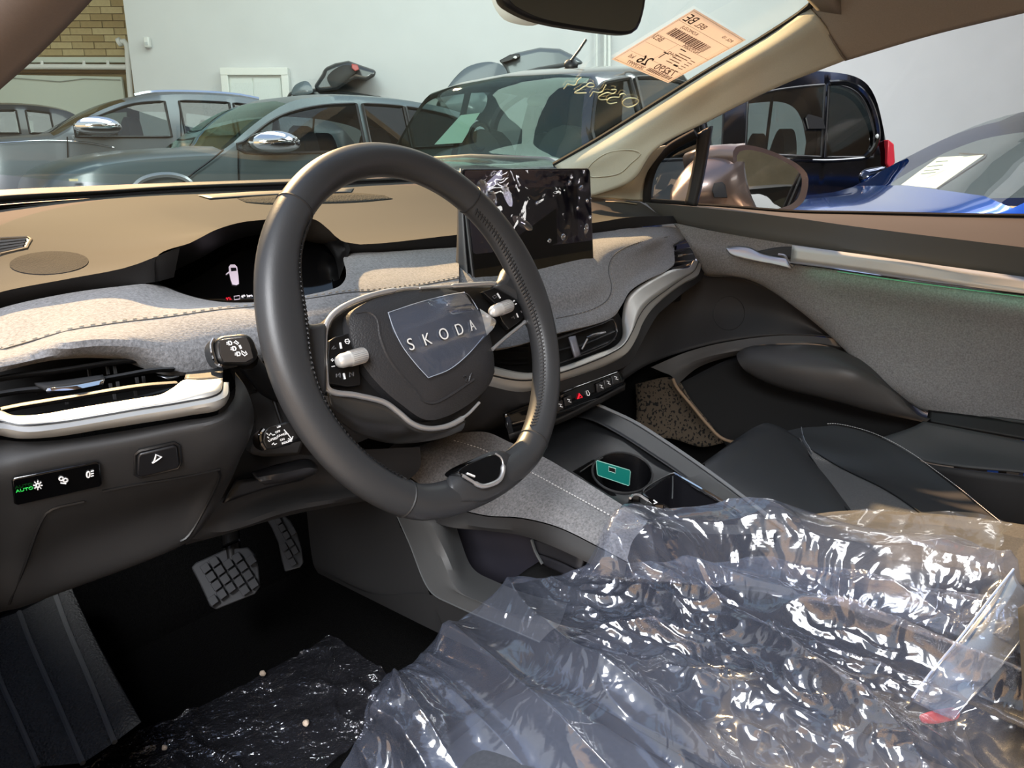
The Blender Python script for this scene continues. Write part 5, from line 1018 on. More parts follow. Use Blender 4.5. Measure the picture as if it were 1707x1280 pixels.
vs_ = [p for l in LL[1:] for p in l]; fs = [(i * 48 + j, i * 48 + (j + 1) % 48, (i + 1) * 48 + (j + 1) % 48, (i + 1) * 48 + j) for i in range(4) for j in range(48)] + [tuple(range(4 * 48, 5 * 48))]
mk('mirror_housing', vs_, fs, mgrey, dm, ang=60)
vs_ = LL[0] + LL[1]; mk('mirror_bezel', vs_, [(j, (j + 1) % 48, 48 + (j + 1) % 48, 48 + j) for j in range(48)], M('bezel_bronze', (88, 72, 66), .4, metal=.3), dm)
gn = (mnn + V((0, -.05, .02))).normalized()
plate('mirror_glass', LL[0], -mnn * .003, M('door_mirror_silver', (205, 208, 210), .01, metal=1), dm, label='silver mirror glass reflecting the parked cars')
foot = patch('mirror_foot', [[(1120, 318, 1.98), (1135, 292, 1.98), (1158, 268, 1.98), (1190, 251, 1.98), (1215, 243, 1.98), (1242, 240, 1.985)], [(1118, 332, 1.95), (1138, 312, 1.935), (1162, 296, 1.92), (1192, 286, 1.915), (1218, 280, 1.92), (1240, 276, 1.95)], [(1120, 346, 1.94), (1140, 336, 1.925), (1165, 326, 1.915), (1195, 322, 1.91), (1222, 320, 1.92), (1248, 318, 1.95)], [(1125, 356, 1.95), (1145, 356, 1.94), (1168, 356, 1.935), (1198, 356, 1.935), (1228, 356, 1.945), (1264, 354, 1.97)]], mgrey, dm, 26, 18, thick=.006, label='shell reaching forward from the door')
plate('turn_signal_slot', [(1187, 318, 1.898), (1190, 305, 1.898), (1204, 303, 1.898), (1209, 308, 1.898), (1213, 330, 1.898), (1190, 330, 1.898)], ray(1200, 320) * .004, blackp, dm, bev=.002)
# ================================================================== seats
ps = thing('passenger_seat', 'dark passenger seat with ribbed grey centre and white seam stitching', 'seat', V((.4, -.4, .45)))
s0 = [(1172, 772, 1.275), (1200, 752, 1.31), (1235, 727, 1.38), (1262, 709, 1.44), (1275, 705, 1.46), (1300, 712, 1.46), (1330, 730, 1.44)]
s1 = [(1176, 800, 1.23), (1215, 790, 1.255), (1260, 772, 1.30), (1300, 755, 1.355), (1325, 748, 1.39), (1345, 757, 1.40), (1358, 775, 1.385)]
s2 = [(1190, 850, 1.17), (1240, 835, 1.19), (1290, 822, 1.22), (1335, 808, 1.26), (1365, 800, 1.285), (1385, 805, 1.29), (1395, 822, 1.275)]
s3 = [(1230, 900, 1.10), (1280, 890, 1.115), (1330, 875, 1.135), (1370, 865, 1.155), (1400, 858, 1.165), (1415, 858, 1.17), (1440, 870, 1.17)]
patch('seat_bolster', [[PV(p) + V((-.02, .03, -.05)) for p in s0], s0, s1, s2, s3], vinyl, ps, 30, 24, label='smooth dark vinyl front and inner bolster')
c0 = [(1332, 728, 1.435), (1338, 735, 1.43), (1350, 748, 1.42)]
c1 = [(1350, 765, 1.40), (1368, 770, 1.395), (1400, 778, 1.38)]
c2 = [(1378, 805, 1.31), (1420, 808, 1.30), (1475, 815, 1.28)]
c3 = [(1400, 845, 1.21), (1460, 850, 1.20), (1535, 855, 1.18)]
c4 = [(1450, 895, 1.12), (1520, 905, 1.10), (1600, 915, 1.08)]
patch('seat_centre', [c0, c1, c2, c3, c4], fabseat, ps, 24, 24, label='ribbed grey fabric centre panel')
o0 = [(1312, 718, 1.47), (1336, 713, 1.475), (1365, 711, 1.475), (1392, 709, 1.47)]
o1 = [(1335, 735, 1.44), (1375, 728, 1.45), (1420, 722, 1.445), (1450, 722, 1.435)]
o2 = [(1352, 748, 1.42), (1410, 755, 1.40), (1470, 752, 1.39), (1515, 755, 1.37)]
o3 = [(1400, 778, 1.375), (1460, 790, 1.345), (1530, 795, 1.32), (1570, 796, 1.30)]
o4 = [(1475, 815, 1.275), (1530, 830, 1.25), (1590, 838, 1.235), (1625, 838, 1.225)]
o5 = [(1535, 855, 1.175), (1585, 868, 1.16), (1640, 872, 1.155), (1672, 876, 1.15)]
o6 = [(1600, 915, 1.075), (1650, 920, 1.07), (1700, 925, 1.07), (1740, 930, 1.07)]
ob = patch('seat_bolster', [o0, o1, o2, o3, o4, o5, o6], vinyl, ps, 24, 36, label='raised outer bolster in dark vinyl')
edge_ = [(1380, 709, 1.472), (1395, 709, 1.47), (1440, 719, 1.44), (1480, 735, 1.405), (1520, 758, 1.365), (1560, 787, 1.315), (1600, 817, 1.26), (1640, 850, 1.20), (1672, 876, 1.15)]
dashes('seat_stitching', [PV(p) + V((-.004, 0, .0045)) for p in edge_], thread, ps, 90, .0030, .0006)
patch('seat_side', [edge_, [PV(p) + V((.02, 0, -.09)) for p in edge_]], vinyl, ps, 40, 6)
tube('seat_seam', [(1330, 730, 1.434), (1345, 752, 1.415), (1370, 790, 1.33), (1395, 830, 1.24), (1420, 857, 1.17), (1450, 880, 1.13)], .0013, blackp, ps, m=30, n=5)
tube('seat_seam', [(1345, 745, 1.424), (1400, 778, 1.374), (1475, 815, 1.274), (1535, 855, 1.174), (1590, 900, 1.09)], .0013, blackp, ps, m=30, n=5)
ttp = MG('film_shred', (.9, .9, .92, 1), refl=.4, rough=.1, haze=.4, edge=.4)
shred = patch('film_shred', [[(1334, 712, 1.44), (1335, 722, 1.435), (1338, 736, 1.425), (1346, 748, 1.415), (1352, 758, 1.41)], [(1336, 711, 1.43), (1338, 722, 1.425), (1342, 734, 1.415), (1350, 746, 1.405), (1354, 757, 1.40)]], ttp, None, 14, 4, thick=.0006); tag(shred, 'tiny torn shred of clear film on the passenger seat seam', 'film')
ds = thing('driver_seat', 'grey driver seat seen through its crumpled clear cover', 'seat', V((-.38, -.4, .45)))
seatm = M('driver_seat_fabric', (74, 77, 84), .9, mottle=(200, .12)); seatd = M('driver_seat_vinyl', (44, 46, 51), .5)
def seatpiece(name, x0, x1, ys, zs, mat, bul=.02, wave=0, lab=None):
    R = []
    for y, z in zip(ys, zs):
        r = []
        for k in range(9):
            u = k / 8; x = x0 + (x1 - x0) * u
            r.append(V((x, y, z + bul * (sin(pi * u) ** .6) - (.0 if 0 < k < 8 else .03))))
        R.append(r)
    return patch(name, R, mat, ds, 24, 26, label=lab)
ys = [-.055, -.07, -.12, -.22, -.36, -.50, -.64, -.74]
seatpiece('seat_cushion', -.50, -.26, ys, [.56, .625, .645, .635, .62, .61, .605, .61], seatm, .012, lab='grey fabric centre of the cushion')
seatpiece('seat_bolster', -.62, -.49, ys, [.55, .625, .655, .655, .65, .65, .65, .65], seatd, .016, lab='dark outer bolster')
seatpiece('seat_bolster', -.27, -.135, ys, [.55, .625, .655, .655, .65, .65, .65, .65], seatd, .016, lab='dark inner bolster')
patch('seat_front', [[V((-.60, -.05, .60)), V((-.38, -.045, .62)), V((-.15, -.05, .60))], [V((-.60, -.08, .47)), V((-.38, -.08, .47)), V((-.15, -.08, .47))]], seatd, ds, 14, 8, thick=.01)
box('seat_base', V((-.38, -.40, .52)), (.22, 0, 0), (0, .30, 0), (0, 0, .07), blackp, ds, bev=.02)
for x_ in (-.49, -.27): tube('seat_seam', [V((x_, y, z + .0)) for y, z in zip(ys[1:], [.63, .65, .645, .632, .625, .62, .62])], .002, blackp, ds, m=30, n=5)
patch('seat_back', [[(1712, 1010, .70), (1722, 1120, .665), (1732, 1290, .63)], [(1760, 980, .72), (1790, 1120, .69), (1800, 1290, .66)], [(1900, 900, .80), (1950, 1100, .78), (1960, 1300, .76)]], seatd, ds, 16, 8, thick=.02)
def backrest(root, xc, y0, zlo, mat, mat2):
    o = []
    rows_ = []
    for q, (y, z, hw) in enumerate(((y0, zlo, .25), (y0 - .05, zlo + .2, .25), (y0 - .12, zlo + .42, .23), (y0 - .17, zlo + .56, .17))):
        rows_.append([V((xc - hw, y - .10, z)), V((xc - hw, y + .02, z)), V((xc - hw * .6, y, z)), V((xc, y - .02, z)), V((xc + hw * .6, y, z)), V((xc + hw, y + .02, z)), V((xc + hw, y - .10, z))])
    patch('backrest', rows_, mat, root, 30, 16, thick=.02)
    dome('headrest', [V((xc + .14 * cos(t), y0 - .15, zlo + .68 + .09 * sin(t))) for t in [2 * pi * k / 16 for k in range(16)]], V((0, -.06, 0)), .04, mat2, root, n=32, rings=5)
    for dx_ in (-.06, .06): tube('headrest_post', [V((xc + dx_, y0 - .17, zlo + .52)), V((xc + dx_, y0 - .18, zlo + .66))], .006, chrome, root)
backrest(ps, .40, -.60, .66, vinyl, vinyl); backrest(ds, -.40, -.80, .62, seatd, seatd)
bk = thing('seat_belt_buckle', 'seat belt buckle with red release button under the film', 'buckle', P(1570, 1200, .73))
bt = .752
plate('release_button', [P(x, y, bt) for x, y in [(1530, 1192), (1536, 1206), (1560, 1207), (1598, 1199), (1602, 1186), (1590, 1178), (1555, 1184)]], ray(1565, 1195) * .018, redp, bk, bev=.003, seg=3)
plate('buckle_body', [P(x, y, bt + .006) for x, y in [(1524, 1200), (1540, 1214), (1562, 1214), (1604, 1205), (1650, 1330), (1560, 1340)]], ray(1565, 1195) * .03, M('buckle_plastic', (36, 36, 40), .4), bk, bev=.004)
# ================================================================== pedals and footrest
bp_ = thing('brake_pedal', 'wide brake pedal with diamond-tread rubber pad', 'pedal', P(375, 960, 1.16))
def ladder(name, outl, t0, parent, nrm_t, cells, thk=.006):
    pts = [P(x, y, (1.160 - (y - 960) * .0005 if name and outl[0][0] < 400 else 1.229 - (y - 905) * .0006)) for x, y, t in outl]
    return plate(name, pts, ray(outl[0][0], outl[0][1]) * thk, rubber, parent, bev=.002)
bo = [(319, 946, 1.17), (326, 938, 1.17), (375, 916, 1.185), (414, 912, 1.18), (426, 925, 1.17), (431, 945, 1.16), (434, 978, 1.14), (425, 990, 1.135), (360, 1016, 1.125), (350, 1010, 1.13), (334, 975, 1.15)]
ladder('pedal_pad', bo, 0, bp_, 0, 0, .012)
def inside(x, y, poly):
    c = False; n = len(poly)
    for i in range(n):
        x1, y1 = poly[i][:2]; x2, y2 = poly[(i + 1) % n][:2]
        if (y1 > y) != (y2 > y) and x < (x2 - x1) * (y - y1) / (y2 - y1) + x1: c = not c
    return c
def treads(poly, parent, o, e1, e2, tfun, nrange):
    cnt = 0; me = None
    for i in range(-nrange, nrange):
        for j in range(-nrange, nrange):
            cx = o[0] + i * e1[0] + j * e2[0]; cy = o[1] + i * e1[1] + j * e2[1]
            cs = [(cx + (a * e1[0] + b * e2[0]) * .42, cy + (a * e1[1] + b * e2[1]) * .42) for a, b in ((-1, -1), (1, -1), (1, 1), (-1, 1))]
            ins = sum(inside(x, y, poly) for x, y in cs + [(cx, cy)])
            if ins < 5: continue
            plate('tread_block', [P(x, y, tfun(x, y) - .009) for x, y in cs], ray(cx, cy) * .006, rubber, parent, bev=.0006, seg=1); cnt += 1
treads(bo, bp_, (375, 965), (14.5, -10.5), (9, 14.5), lambda x, y: 1.157 - (y - 960) * .0005, 8)
tube('pedal_arm', [P(383, 850, 1.26), P(386, 905, 1.20), P(390, 945, 1.18)], .013, M('pedal_arm_steel', (70, 68, 66), .35, metal=.8), bp_, m=10, n=8)
tube('arm_glint', [P(371, 912, 1.175), P(399, 900, 1.175)], .0026, polished, bp_, n=6)  # bright bar shaped as the glint at the foot of the arm
ap = thing('accelerator_pedal', 'narrow hanging accelerator pedal with diamond tread', 'pedal', P(480, 900, 1.22))
ao = [(442, 862, 1.25), (455, 856, 1.255), (470, 856, 1.255), (484, 868, 1.245), (495, 888, 1.235), (503, 915, 1.22), (506, 938, 1.21), (500, 946, 1.205), (475, 953, 1.20), (470, 935, 1.21), (464, 905, 1.225), (453, 880, 1.24)]
ladder('pedal_pad', ao, 0, ap, 0, 0, .010)
treads(ao, ap, (484, 905), (10.5, -7), (7, 12.5), lambda x, y: 1.226 - (y - 905) * .0006, 9)
fp = M('footrest_vinyl', (92, 92, 90), .65, spec=.3, bump=(300, .9, .003, 'v'))
frs = thing('footrest', 'ribbed dimpled footrest in three long pads at the lower left', 'footrest', P(150, 1150, .97))
LA = [(92, 990, 1.10), (112, 1045, 1.06), (150, 1135, .99), (191, 1237, .91)]
LR = [(118, 975, 1.11), (150, 1045, 1.06), (195, 1130, .99), (236, 1203, .925)]
LB = [(32, 1020, 1.09), (55, 1080, 1.04), (95, 1170, .97), (138, 1272, .89)]
LC = [(-30, 1040, 1.08), (0, 1134, 1.0), (30, 1200, .95), (64, 1278, .90)]
LD = [(-90, 1070, 1.06), (-60, 1160, .98), (-30, 1230, .93), (0, 1310, .88)]
for a, b in ((LA, LR), (LB, LA), (LC, LB), (LD, LC)):
    a2 = [PV(p) for p in bl(a, b, .04)]; b2 = [PV(p) for p in bl(a, b, .95)]
    m_ = [(p + q) / 2 + (CAM - p).normalized() * .006 for p, q in zip(a2, b2)]
    patch('footrest_pad', [[p - (CAM - p).normalized() * .006 for p in a2], a2, m_, b2, [p - (CAM - p).normalized() * .012 for p in b2]], fp, frs, 24, 12)
    tube('footrest_rib', [PV(p) + (CAM - PV(p)).normalized() * .003 for p in a], .0034, M('rib_vinyl', (125, 125, 124), .4), frs, m=20, n=6)
plate('footrest_base', [PV(p) - (CAM - PV(p)).normalized() * .02 for p in [LR[0], LR[1], LR[2], LR[3], (210, 1222, .91), LA[3], LB[3], LC[3], LD[3], LD[2], LD[0], LC[0]]], ray(100, 1130) * .02, blackp, frs)
# film on the footwell carpet and the crumbs on it
zf = .452
ff = [[(140, 1300), (142, 1276), (190, 1243), (240, 1216), (300, 1194), (375, 1156), (469, 1107), (521, 1077), (547, 1059)],
      [(230, 1330), (270, 1310), (320, 1285), (370, 1260), (420, 1235), (480, 1195), (540, 1150), (575, 1115), (600, 1090)],
      [(360, 1380), (420, 1360), (480, 1330), (520, 1300), (560, 1270), (600, 1230), (630, 1190), (650, 1150), (665, 1135)]]
R = []
for i, r in enumerate(ff): R.append([onax(x, y, 2, zf + .004) for x, y in r])
fl = patch('floor_film', R, MG('floor_film_clear', (.80, .80, .83, 1), refl=.12, rough=.16, haze=.08, hazec=(150, 150, 165), edge=.35, bump=[(28, .8, .02, 'n'), (90, .9, .008, 'n'), (12, .5, .02, 'v')]), None, 160, 90)
tag(fl, 'crinkled dark-looking clear film laid on the driver footwell carpet', 'floor film')
for v in fl.data.vertices:
    p = v.co; n_ = noise.noise(p * 22) ; r_ = 1 - abs(noise.noise(p * 14 + V((3, 1, 7)))) * 2; v.co.z += .006 * n_ + .007 * max(0, r_ - .75) * 4 + .002 * noise.noise(p * 80)
crm = M('crumb_pale', (215, 195, 175), .7)
for i, (x, y, s_) in enumerate([(438, 1122, .0045), (510, 1205, .0045), (274, 1246, .0035)]):
    c = onax(x, y, 2, zf + .014); vs_ = []; fs = []
    bm = bmesh.new(); bmesh.ops.create_icosphere(bm, subdivisions=2, radius=s_)
    for v in bm.verts: v.co *= 1 + .3 * noise.noise(v.co * 300 + V((i, 0, 0)))
    me = bpy.data.meshes.new('pebble'); bm.to_mesh(me); bm.free(); me.materials.append(crm); o = bpy.data.objects.new('pebble', me); COL.objects.link(o); o.location = c
    tag(o, ['pale pebble on the far edge of the floor film, below the brake pedal', 'pale pebble on the floor film nearest the seat cover', 'small pale fleck on the floor film beside the footrest'][i], 'pebble')
FR = -.62      # the folds run from the left front towards the right rear
# ================================================================== crumpled clear cover over the driver seat
fm = MG('seat_cover_film', (.90, .92, .97, 1), refl=.10, rough=.15, haze=.135, hazec=(184, 194, 222), edge=.45, bump=[(7, .35, .02, 'r', FR, 3.5), (26, 1.0, .010, 'r', FR + .5, 2.4), (60, .2, .003, 'r', FR - .4, 1.8), (16, .3, .012, 'n', FR, 2.0)], bl=.55)
def ridged(p): return 1 - abs(noise.noise(p)) * 2.2
def vor(p):
    d = noise.voronoi(p)[0]; return min(d[1] - d[0], .5)
def crumple(p, amp=1.0, fold=None):
    w_ = V((noise.noise(p * 4 + V((9, 0, 0))), noise.noise(p * 4 + V((0, 9, 0))), 0)) * .05
    h = 0
    d, c = fold if fold else (V((1, 0, 0)), V((0, 1, 0)))
    q = V(((p + w_).dot(d), (p + w_).dot(c), 0))
    m_ = min(1, max(0, .5 + 1.6 * noise.noise(p * 5 + V((2, 7, 1)))))
    f1 = 1 - abs(noise.noise(V((q.x * 2.2, q.y * 9, 0)))) * 2.4
    f2 = 1 - abs(noise.noise(V((q.x * 5, q.y * 19, 3)))) * 2.4
    h += .024 * max(0, f1) ** 1.6 + (.006 + .008 * m_) * max(0, f2) ** 1.5
    h += .020 * vor(V((q.x * 3.5, q.y * 7, 5))) * (.4 + .6 * m_)
    r3 = 1 - abs(noise.noise(V((q.x * 20, q.y * 46, 9)))) * 2.6
    r4 = 1 - abs(noise.noise(V((q.x * 55, q.y * 80, 4)))) * 2.6
    m2 = max(0, m_ - .35) / .65
    h += .0054 * m2 * max(0, r3) ** 1.4 + .0014 * m2 * max(0, r4) ** 1.4
    return h * amp
def cover(name, rows, nu, nv, fold, amp, mat, seed=0, pin=()):
    o = patch(name, rows, mat, None, nu, nv)
    me = o.data; nl = [v.normal.copy() for v in me.vertices]
    for v, n_ in zip(me.vertices, nl):
        if n_.z < 0: n_ = -n_
        i, j = divmod(v.index, nv); e = min(i / (nu * .03), (nu - 1 - i) / (nu * .03), j / (nv * .03), (nv - 1 - j) / (nv * .03), 1)
        if e < .5: v.co += V((noise.noise(v.co * 26 + V((seed, 3, 0))), noise.noise(v.co * 26 + V((0, seed, 8))), 0)) * .010 * (1 - 2 * e)
        v.co += n_ * (crumple(v.co + V((seed, 0, 0)), amp, fold) - .010) * (.35 + .65 * e)
    me.update()
    for p in me.polygons: p.use_smooth = True
    me.set_sharp_from_angle(angle=radians(60))
    return o
d1 = (P(1450, 1200, .72) - P(900, 960, .92)); d1.z = 0; d1.normalize(); c1_ = V((-d1.y, d1.x, 0))
main = cover('seat_cover', [
    [(858, 982, .925), (905, 968, .93), (960, 958, .93), (1100, 950, .92), (1250, 945, .91), (1400, 960, .89), (1560, 990, .85), (1760, 1040, .79)],
    [(800, 1010, .90), (860, 1000, .90), (960, 992, .895), (1100, 985, .885), (1250, 990, .87), (1400, 1005, .85), (1560, 1035, .82), (1765, 1080, .765)],
    [(735, 1065, .865), (820, 1050, .86), (940, 1045, .85), (1090, 1045, .84), (1250, 1050, .825), (1400, 1065, .805), (1560, 1090, .78), (1770, 1130, .735)],
    [(680, 1115, .83), (770, 1105, .82), (900, 1100, .81), (1070, 1105, .80), (1240, 1115, .785), (1400, 1130, .765), (1560, 1150, .745), (1775, 1190, .705)],
    [(624, 1158, .80), (720, 1160, .785), (860, 1160, .775), (1040, 1165, .76), (1230, 1175, .75), (1400, 1190, .735), (1560, 1210, .715), (1780, 1250, .68)],
    [(606, 1205, .80), (690, 1210, .77), (830, 1215, .75), (1010, 1220, .735), (1220, 1235, .72), (1400, 1250, .705), (1560, 1270, .69), (1785, 1310, .655)],
    [(572, 1290, .80), (660, 1290, .76), (800, 1290, .73), (1000, 1295, .71), (1210, 1305, .695), (1400, 1315, .68), (1560, 1330, .665), (1790, 1370, .64)],
    [(540, 1370, .80), (640, 1370, .75), (780, 1370, .71), (1000, 1370, .69), (1210, 1375, .675), (1400, 1380, .66), (1560, 1390, .65), (1800, 1430, .62)]],
    460, 320, (d1, c1_), 1.2, fm)
tag(main, 'large crumpled clear plastic cover draped over the driver seat cushion', 'seat cover')
d2 = (P(1600, 930, .86) - P(1050, 850, .93)); d2.z = 0; d2.normalize(); c2_ = V((-d2.y, d2.x, 0))
up = cover('seat_cover', [
    [(1030, 846, .915), (1045, 845, .915), (1110, 850, .93), (1190, 851, .93), (1265, 852, .93), (1330, 858, .93), (1400, 875, .925), (1500, 905, .91), (1640, 960, .87), (1700, 990, .84)],
    [(1012, 885, .893), (1040, 880, .892), (1110, 885, .91), (1190, 886, .905), (1265, 886, .90), (1330, 895, .90), (1400, 910, .89), (1500, 935, .875), (1640, 985, .84), (1705, 1015, .815)],
    [(985, 925, .868), (1020, 920, .870), (1100, 925, .875), (1190, 925, .89), (1265, 926, .88), (1330, 935, .875), (1400, 950, .865), (1500, 972, .85), (1640, 1015, .815), (1710, 1050, .79)],
    [(955, 965, .858), (1000, 968, .858), (1100, 975, .865), (1190, 975, .885), (1265, 985, .87), (1330, 1000, .86), (1400, 1010, .85), (1500, 1030, .835), (1640, 1070, .80), (1720, 1100, .77)]],
    340, 120, (d2, c2_), 1.3, fm, seed=5)
tag(up, 'shiny gathered upper fold of clear film across the console end of the driver seat', 'seat cover')
side = cover('seat_cover', [
    [(1352, 862, .985), (1390, 851, 1.0), (1450, 848, 1.0), (1510, 853, .99), (1560, 850, .98), (1600, 853, .97), (1640, 858, .955), (1690, 874, .935)],
    [(1400, 885, .955), (1440, 885, .96), (1490, 888, .955), (1540, 890, .945), (1590, 890, .935), (1625, 892, .925), (1650, 893, .915), (1672, 898, .905)],
    [(1480, 930, .90), (1510, 930, .90), (1545, 935, .895), (1580, 945, .885), (1615, 955, .875), (1635, 960, .865), (1652, 962, .86), (1656, 965, .855)]],
    120, 50, None, .35, MG('thin_side_film', (.90, .91, .92, 1), refl=.05, rough=.12, haze=.10, hazec=(180, 182, 185), edge=.35, bump=[(20, .3, .01, 'n')]), seed=2)
tag(side, 'smoother sheer flap of film reaching over the passenger seat', 'seat cover')
# heavier folded edges that catch the light
hem = M('folded_film_edge', (170, 182, 205), .18, spec=.8)
hemg = MG('folded_film', (.8, .85, .93, 1), refl=.18, rough=.12, haze=.14, hazec=(190, 202, 225), edge=.5)
strip = patch('film_flap', [[(1688, 950, .80), (1650, 1000, .795), (1600, 1065, .785), (1550, 1125, .775), (1520, 1165, .77)], [(1700, 975, .785), (1668, 1020, .78), (1625, 1080, .77), (1575, 1140, .76), (1545, 1178, .755)], [(1760, 1010, .76), (1715, 1055, .755), (1670, 1110, .745), (1620, 1165, .735), (1590, 1200, .735)]], hemg, None, 50, 20, thick=.0004)
for v in strip.data.vertices: v.co.z += .006 * noise.noise(v.co * 18)
tag(strip, 'diagonal folded flap of film above the red buckle button', 'film')
tube('flap_edge', [(1690, 948, .797), (1650, 998, .792), (1600, 1063, .782), (1550, 1123, .772), (1520, 1163, .767)], .0011, hem, strip, m=40, n=6)
# ================================================================== the hall
def hz_(A): a = radians(A); return V((sin(a), cos(a), 0)), V((cos(a), -sin(a), 0))
def sz(px, py, d, A):
    n, s = hz_(A); q = onpl(px, py, CAM + n * d, n); return (q - CAM).dot(s), q.z
def wp(s, z, d, A, w=0):
    n, s_ = hz_(A); return V((CAM.x, CAM.y, 0)) + s_ * s + n * (d + w) + V((0, 0, z))
def struct(o, kind='structure'): o['kind'] = kind; return o
AW = 52
wallm = M('painted_wall', (206, 208, 208), .9, mottle=(1.2, .03)); tan_ = M('tan_brick', (172, 154, 112), .95, mottle=(9, .12)); mort = M('mortar', (158, 142, 104), .95, mottle=(6, .08))
def wallbox(name, s0, s1, z0, z1, d, th, mat, A=AW, parent=None, bev=0):
    c = wp((s0 + s1) / 2, (z0 + z1) / 2, d, A, th / 2); n, s_ = hz_(A)
    return box(name, c, s_ * (s1 - s0) / 2, n * th / 2, V((0, 0, (z1 - z0) / 2)), mat, parent, bev=bev)
flo = struct(box('floor', V((4, 2, -.05)), (16, 0, 0), (0, 16, 0), (0, 0, .05), M('concrete_floor', (150, 150, 146), .35, mottle=(.8, .1))))
DW = 10.5; sl_ = sz(220, 120, DW, AW)[0]
struct(wallbox('wall_back', sl_, 16, 0, 7, DW, .2, wallm))
struct(wallbox('wall_left', sz(-900, 100, 11.4, AW)[0], sl_ + 1.2, 0, 7, 11.4, .2, mort))
wl = [o for o in COL.objects if o.name == 'wall_left'][0]
struct(wallbox('wall_rear', -12, 14, 0, 4.2, -9.5, .2, M('rear_wall_paint', (178, 176, 168), .9)))
bm0 = None; random.seed(7)
s0_, zt_ = sz(0, -45, 11.36, AW); sR, zb_ = sz(216, 93, 11.36, AW)
bh = .088; bw = .30; bmesh_ = None; rws = int((zt_ - zb_) / bh)
n_, sv = hz_(AW)
tans = [tan_, M('tan_brick_pale', (184, 168, 126), .95, mottle=(9, .1)), M('tan_brick_dark', (156, 136, 94), .95, mottle=(9, .1))]
protos = {}
for r in range(rws):
    off = (r % 2) * bw / 2
    k = 0; s = sR - bw + off - .02
    while s > s0_ + .2:
        z = zb_ + (r + .5) * bh
        m = random.choice(tans)
        if m.name not in protos:
            o = box('brick', wp(0, 0, 11.4, AW, -.015), sv * (bw / 2 - .006), n_ * .02, V((0, 0, bh / 2 - .005)), m, wl); protos[m.name] = o; base_loc = wp(0, 0, 11.4, AW, 0); o0 = o; o.location = wp(s + bw / 2, z, 11.4, AW) - base_loc
        else:
            o = protos[m.name].copy(); COL.objects.link(o); o.parent = wl; o.location = wp(s + bw / 2, z, 11.4, AW, random.uniform(-.006, .004)) - base_loc
        s -= bw
whitep = M('white_painted_metal', (222, 224, 220), .45); offw = M('panel_pale_green', (196, 204, 192), .8)
def seg(name, pts, r, d, mat, parent=None, m=0, n=10): return tube(name, [wp(*sz(x, y, d, AW), d, AW) for x, y in pts], r, mat, parent, m=m, n=n)
bp = thing('wall_panel', 'pale board panel standing under the conduits on the brick wall', 'panel', wp(*sz(60, 300, 11.2, AW), 11.2, AW))
a0 = sz(-300, 119, 11.2, AW); a1 = sz(202, 128, 11.2, AW)
n_, sv = hz_(AW)
plate('panel_board', [wp(a0[0], a0[1], 11.2, AW), wp(a1[0], a1[1], 11.2, AW), wp(a1[0] + .02, 0, 11.2, AW), wp(a0[0], 0, 11.2, AW)], n_ * .05, offw, bp, bev=.005)
seg('panel_edge', [(-50, 124), (100, 136), (140, 131), (200, 133)], .006, 11.18, M('panel_line_grey', (150, 156, 148), .7), bp)
tr = struct(wallbox('trim_1', sz(10, 100, 11.2, AW)[0] - 3, sz(229, 98, 11.2, AW)[0], sz(100, 104, 11.2, AW)[1], sz(100, 95, 11.2, AW)[1], 11.2, .1, offw))
tr2 = seg('trim_2', [(-60, 111), (100, 111), (229, 112)], .035, 11.15, whitep); struct(tr2)
tr3 = struct(wallbox('trim_3', sz(-60, 118, 11.28, AW)[0], sz(229, 118, 11.28, AW)[0], sz(100, 121, 11.28, AW)[1], sz(100, 115, 11.28, AW)[1], 11.28, .05, M('brown_rail', (120, 96, 60), .8)))
for x in (70, 140, 180): seg('bracket', [(x, 101), (x, 114)], .02, 11.14, whitep, tr2, n=6)
pp = thing('wall_pipe', 'white bent pipe running down the brick wall corner', 'pipe', wp(*sz(218, 250, 11.0, AW), 11.0, AW))
seg('pipe_run', [(200, 70), (206, 68), (211, 74), (213, 100), (217, 150), (223, 214), (228, 300)], .035, 11.0, whitep, pp, m=30)
seg('pipe_collar', [(197, 71), (202, 69)], .055, 11.0, whitep, pp)
dv = thing('motion_sensor', 'small white sensor box high on the pale wall', 'sensor', wp(*sz(244, 70, 10.4, AW), 10.4, AW))
cz = sz(244, 70, 10.4, AW); box('sensor_case', wp(cz[0], cz[1], 10.4, AW, .03), sv * .036, n_ * .04, V((0, 0, .062)), whitep, dv, bev=.015)
box('sensor_lens', wp(cz[0], cz[1] - .02, 10.4, AW, -.012), sv * .02, n_ * .004, V((0, 0, .02)), M('sensor_lens_grey', (190, 196, 196), .3), dv, bev=.004)
# double door in the back wall
dl, dt = sz(366, 114, 10.38, AW); dr, _ = sz(479, 111, 10.38, AW)
dtop = (sz(366, 114, 10.38, AW)[1] + sz(479, 111, 10.38, AW)[1]) / 2
d1o = struct(wallbox('door_1', dl + .05, dr - .05, 0, dtop - .05, 10.44, .05, M('door_white', (224, 228, 224), .6)))
fm_ = M('door_frame_white', (230, 232, 226), .5)
wallbox('door_frame', dl, dl + .09, 0, dtop, 10.38, .10, fm_, parent=d1o, bev=.006); wallbox('door_frame', dr - .09, dr, 0, dtop, 10.38, .10, fm_, parent=d1o, bev=.006); wallbox('door_frame', dl, dr, dtop - .09, dtop, 10.375, .10, fm_, parent=d1o, bev=.006)
sm_ = sz(422, 150, 10.4, AW)[0]
for a, b in ((dl + .11, sm_ - .01), (sm_ + .01, dr - .11)): wallbox('door_leaf', a, b, .1, dtop - .12, 10.42, .03, M('leaf_white', (218, 224, 220), .6), parent=d1o, bev=.004)
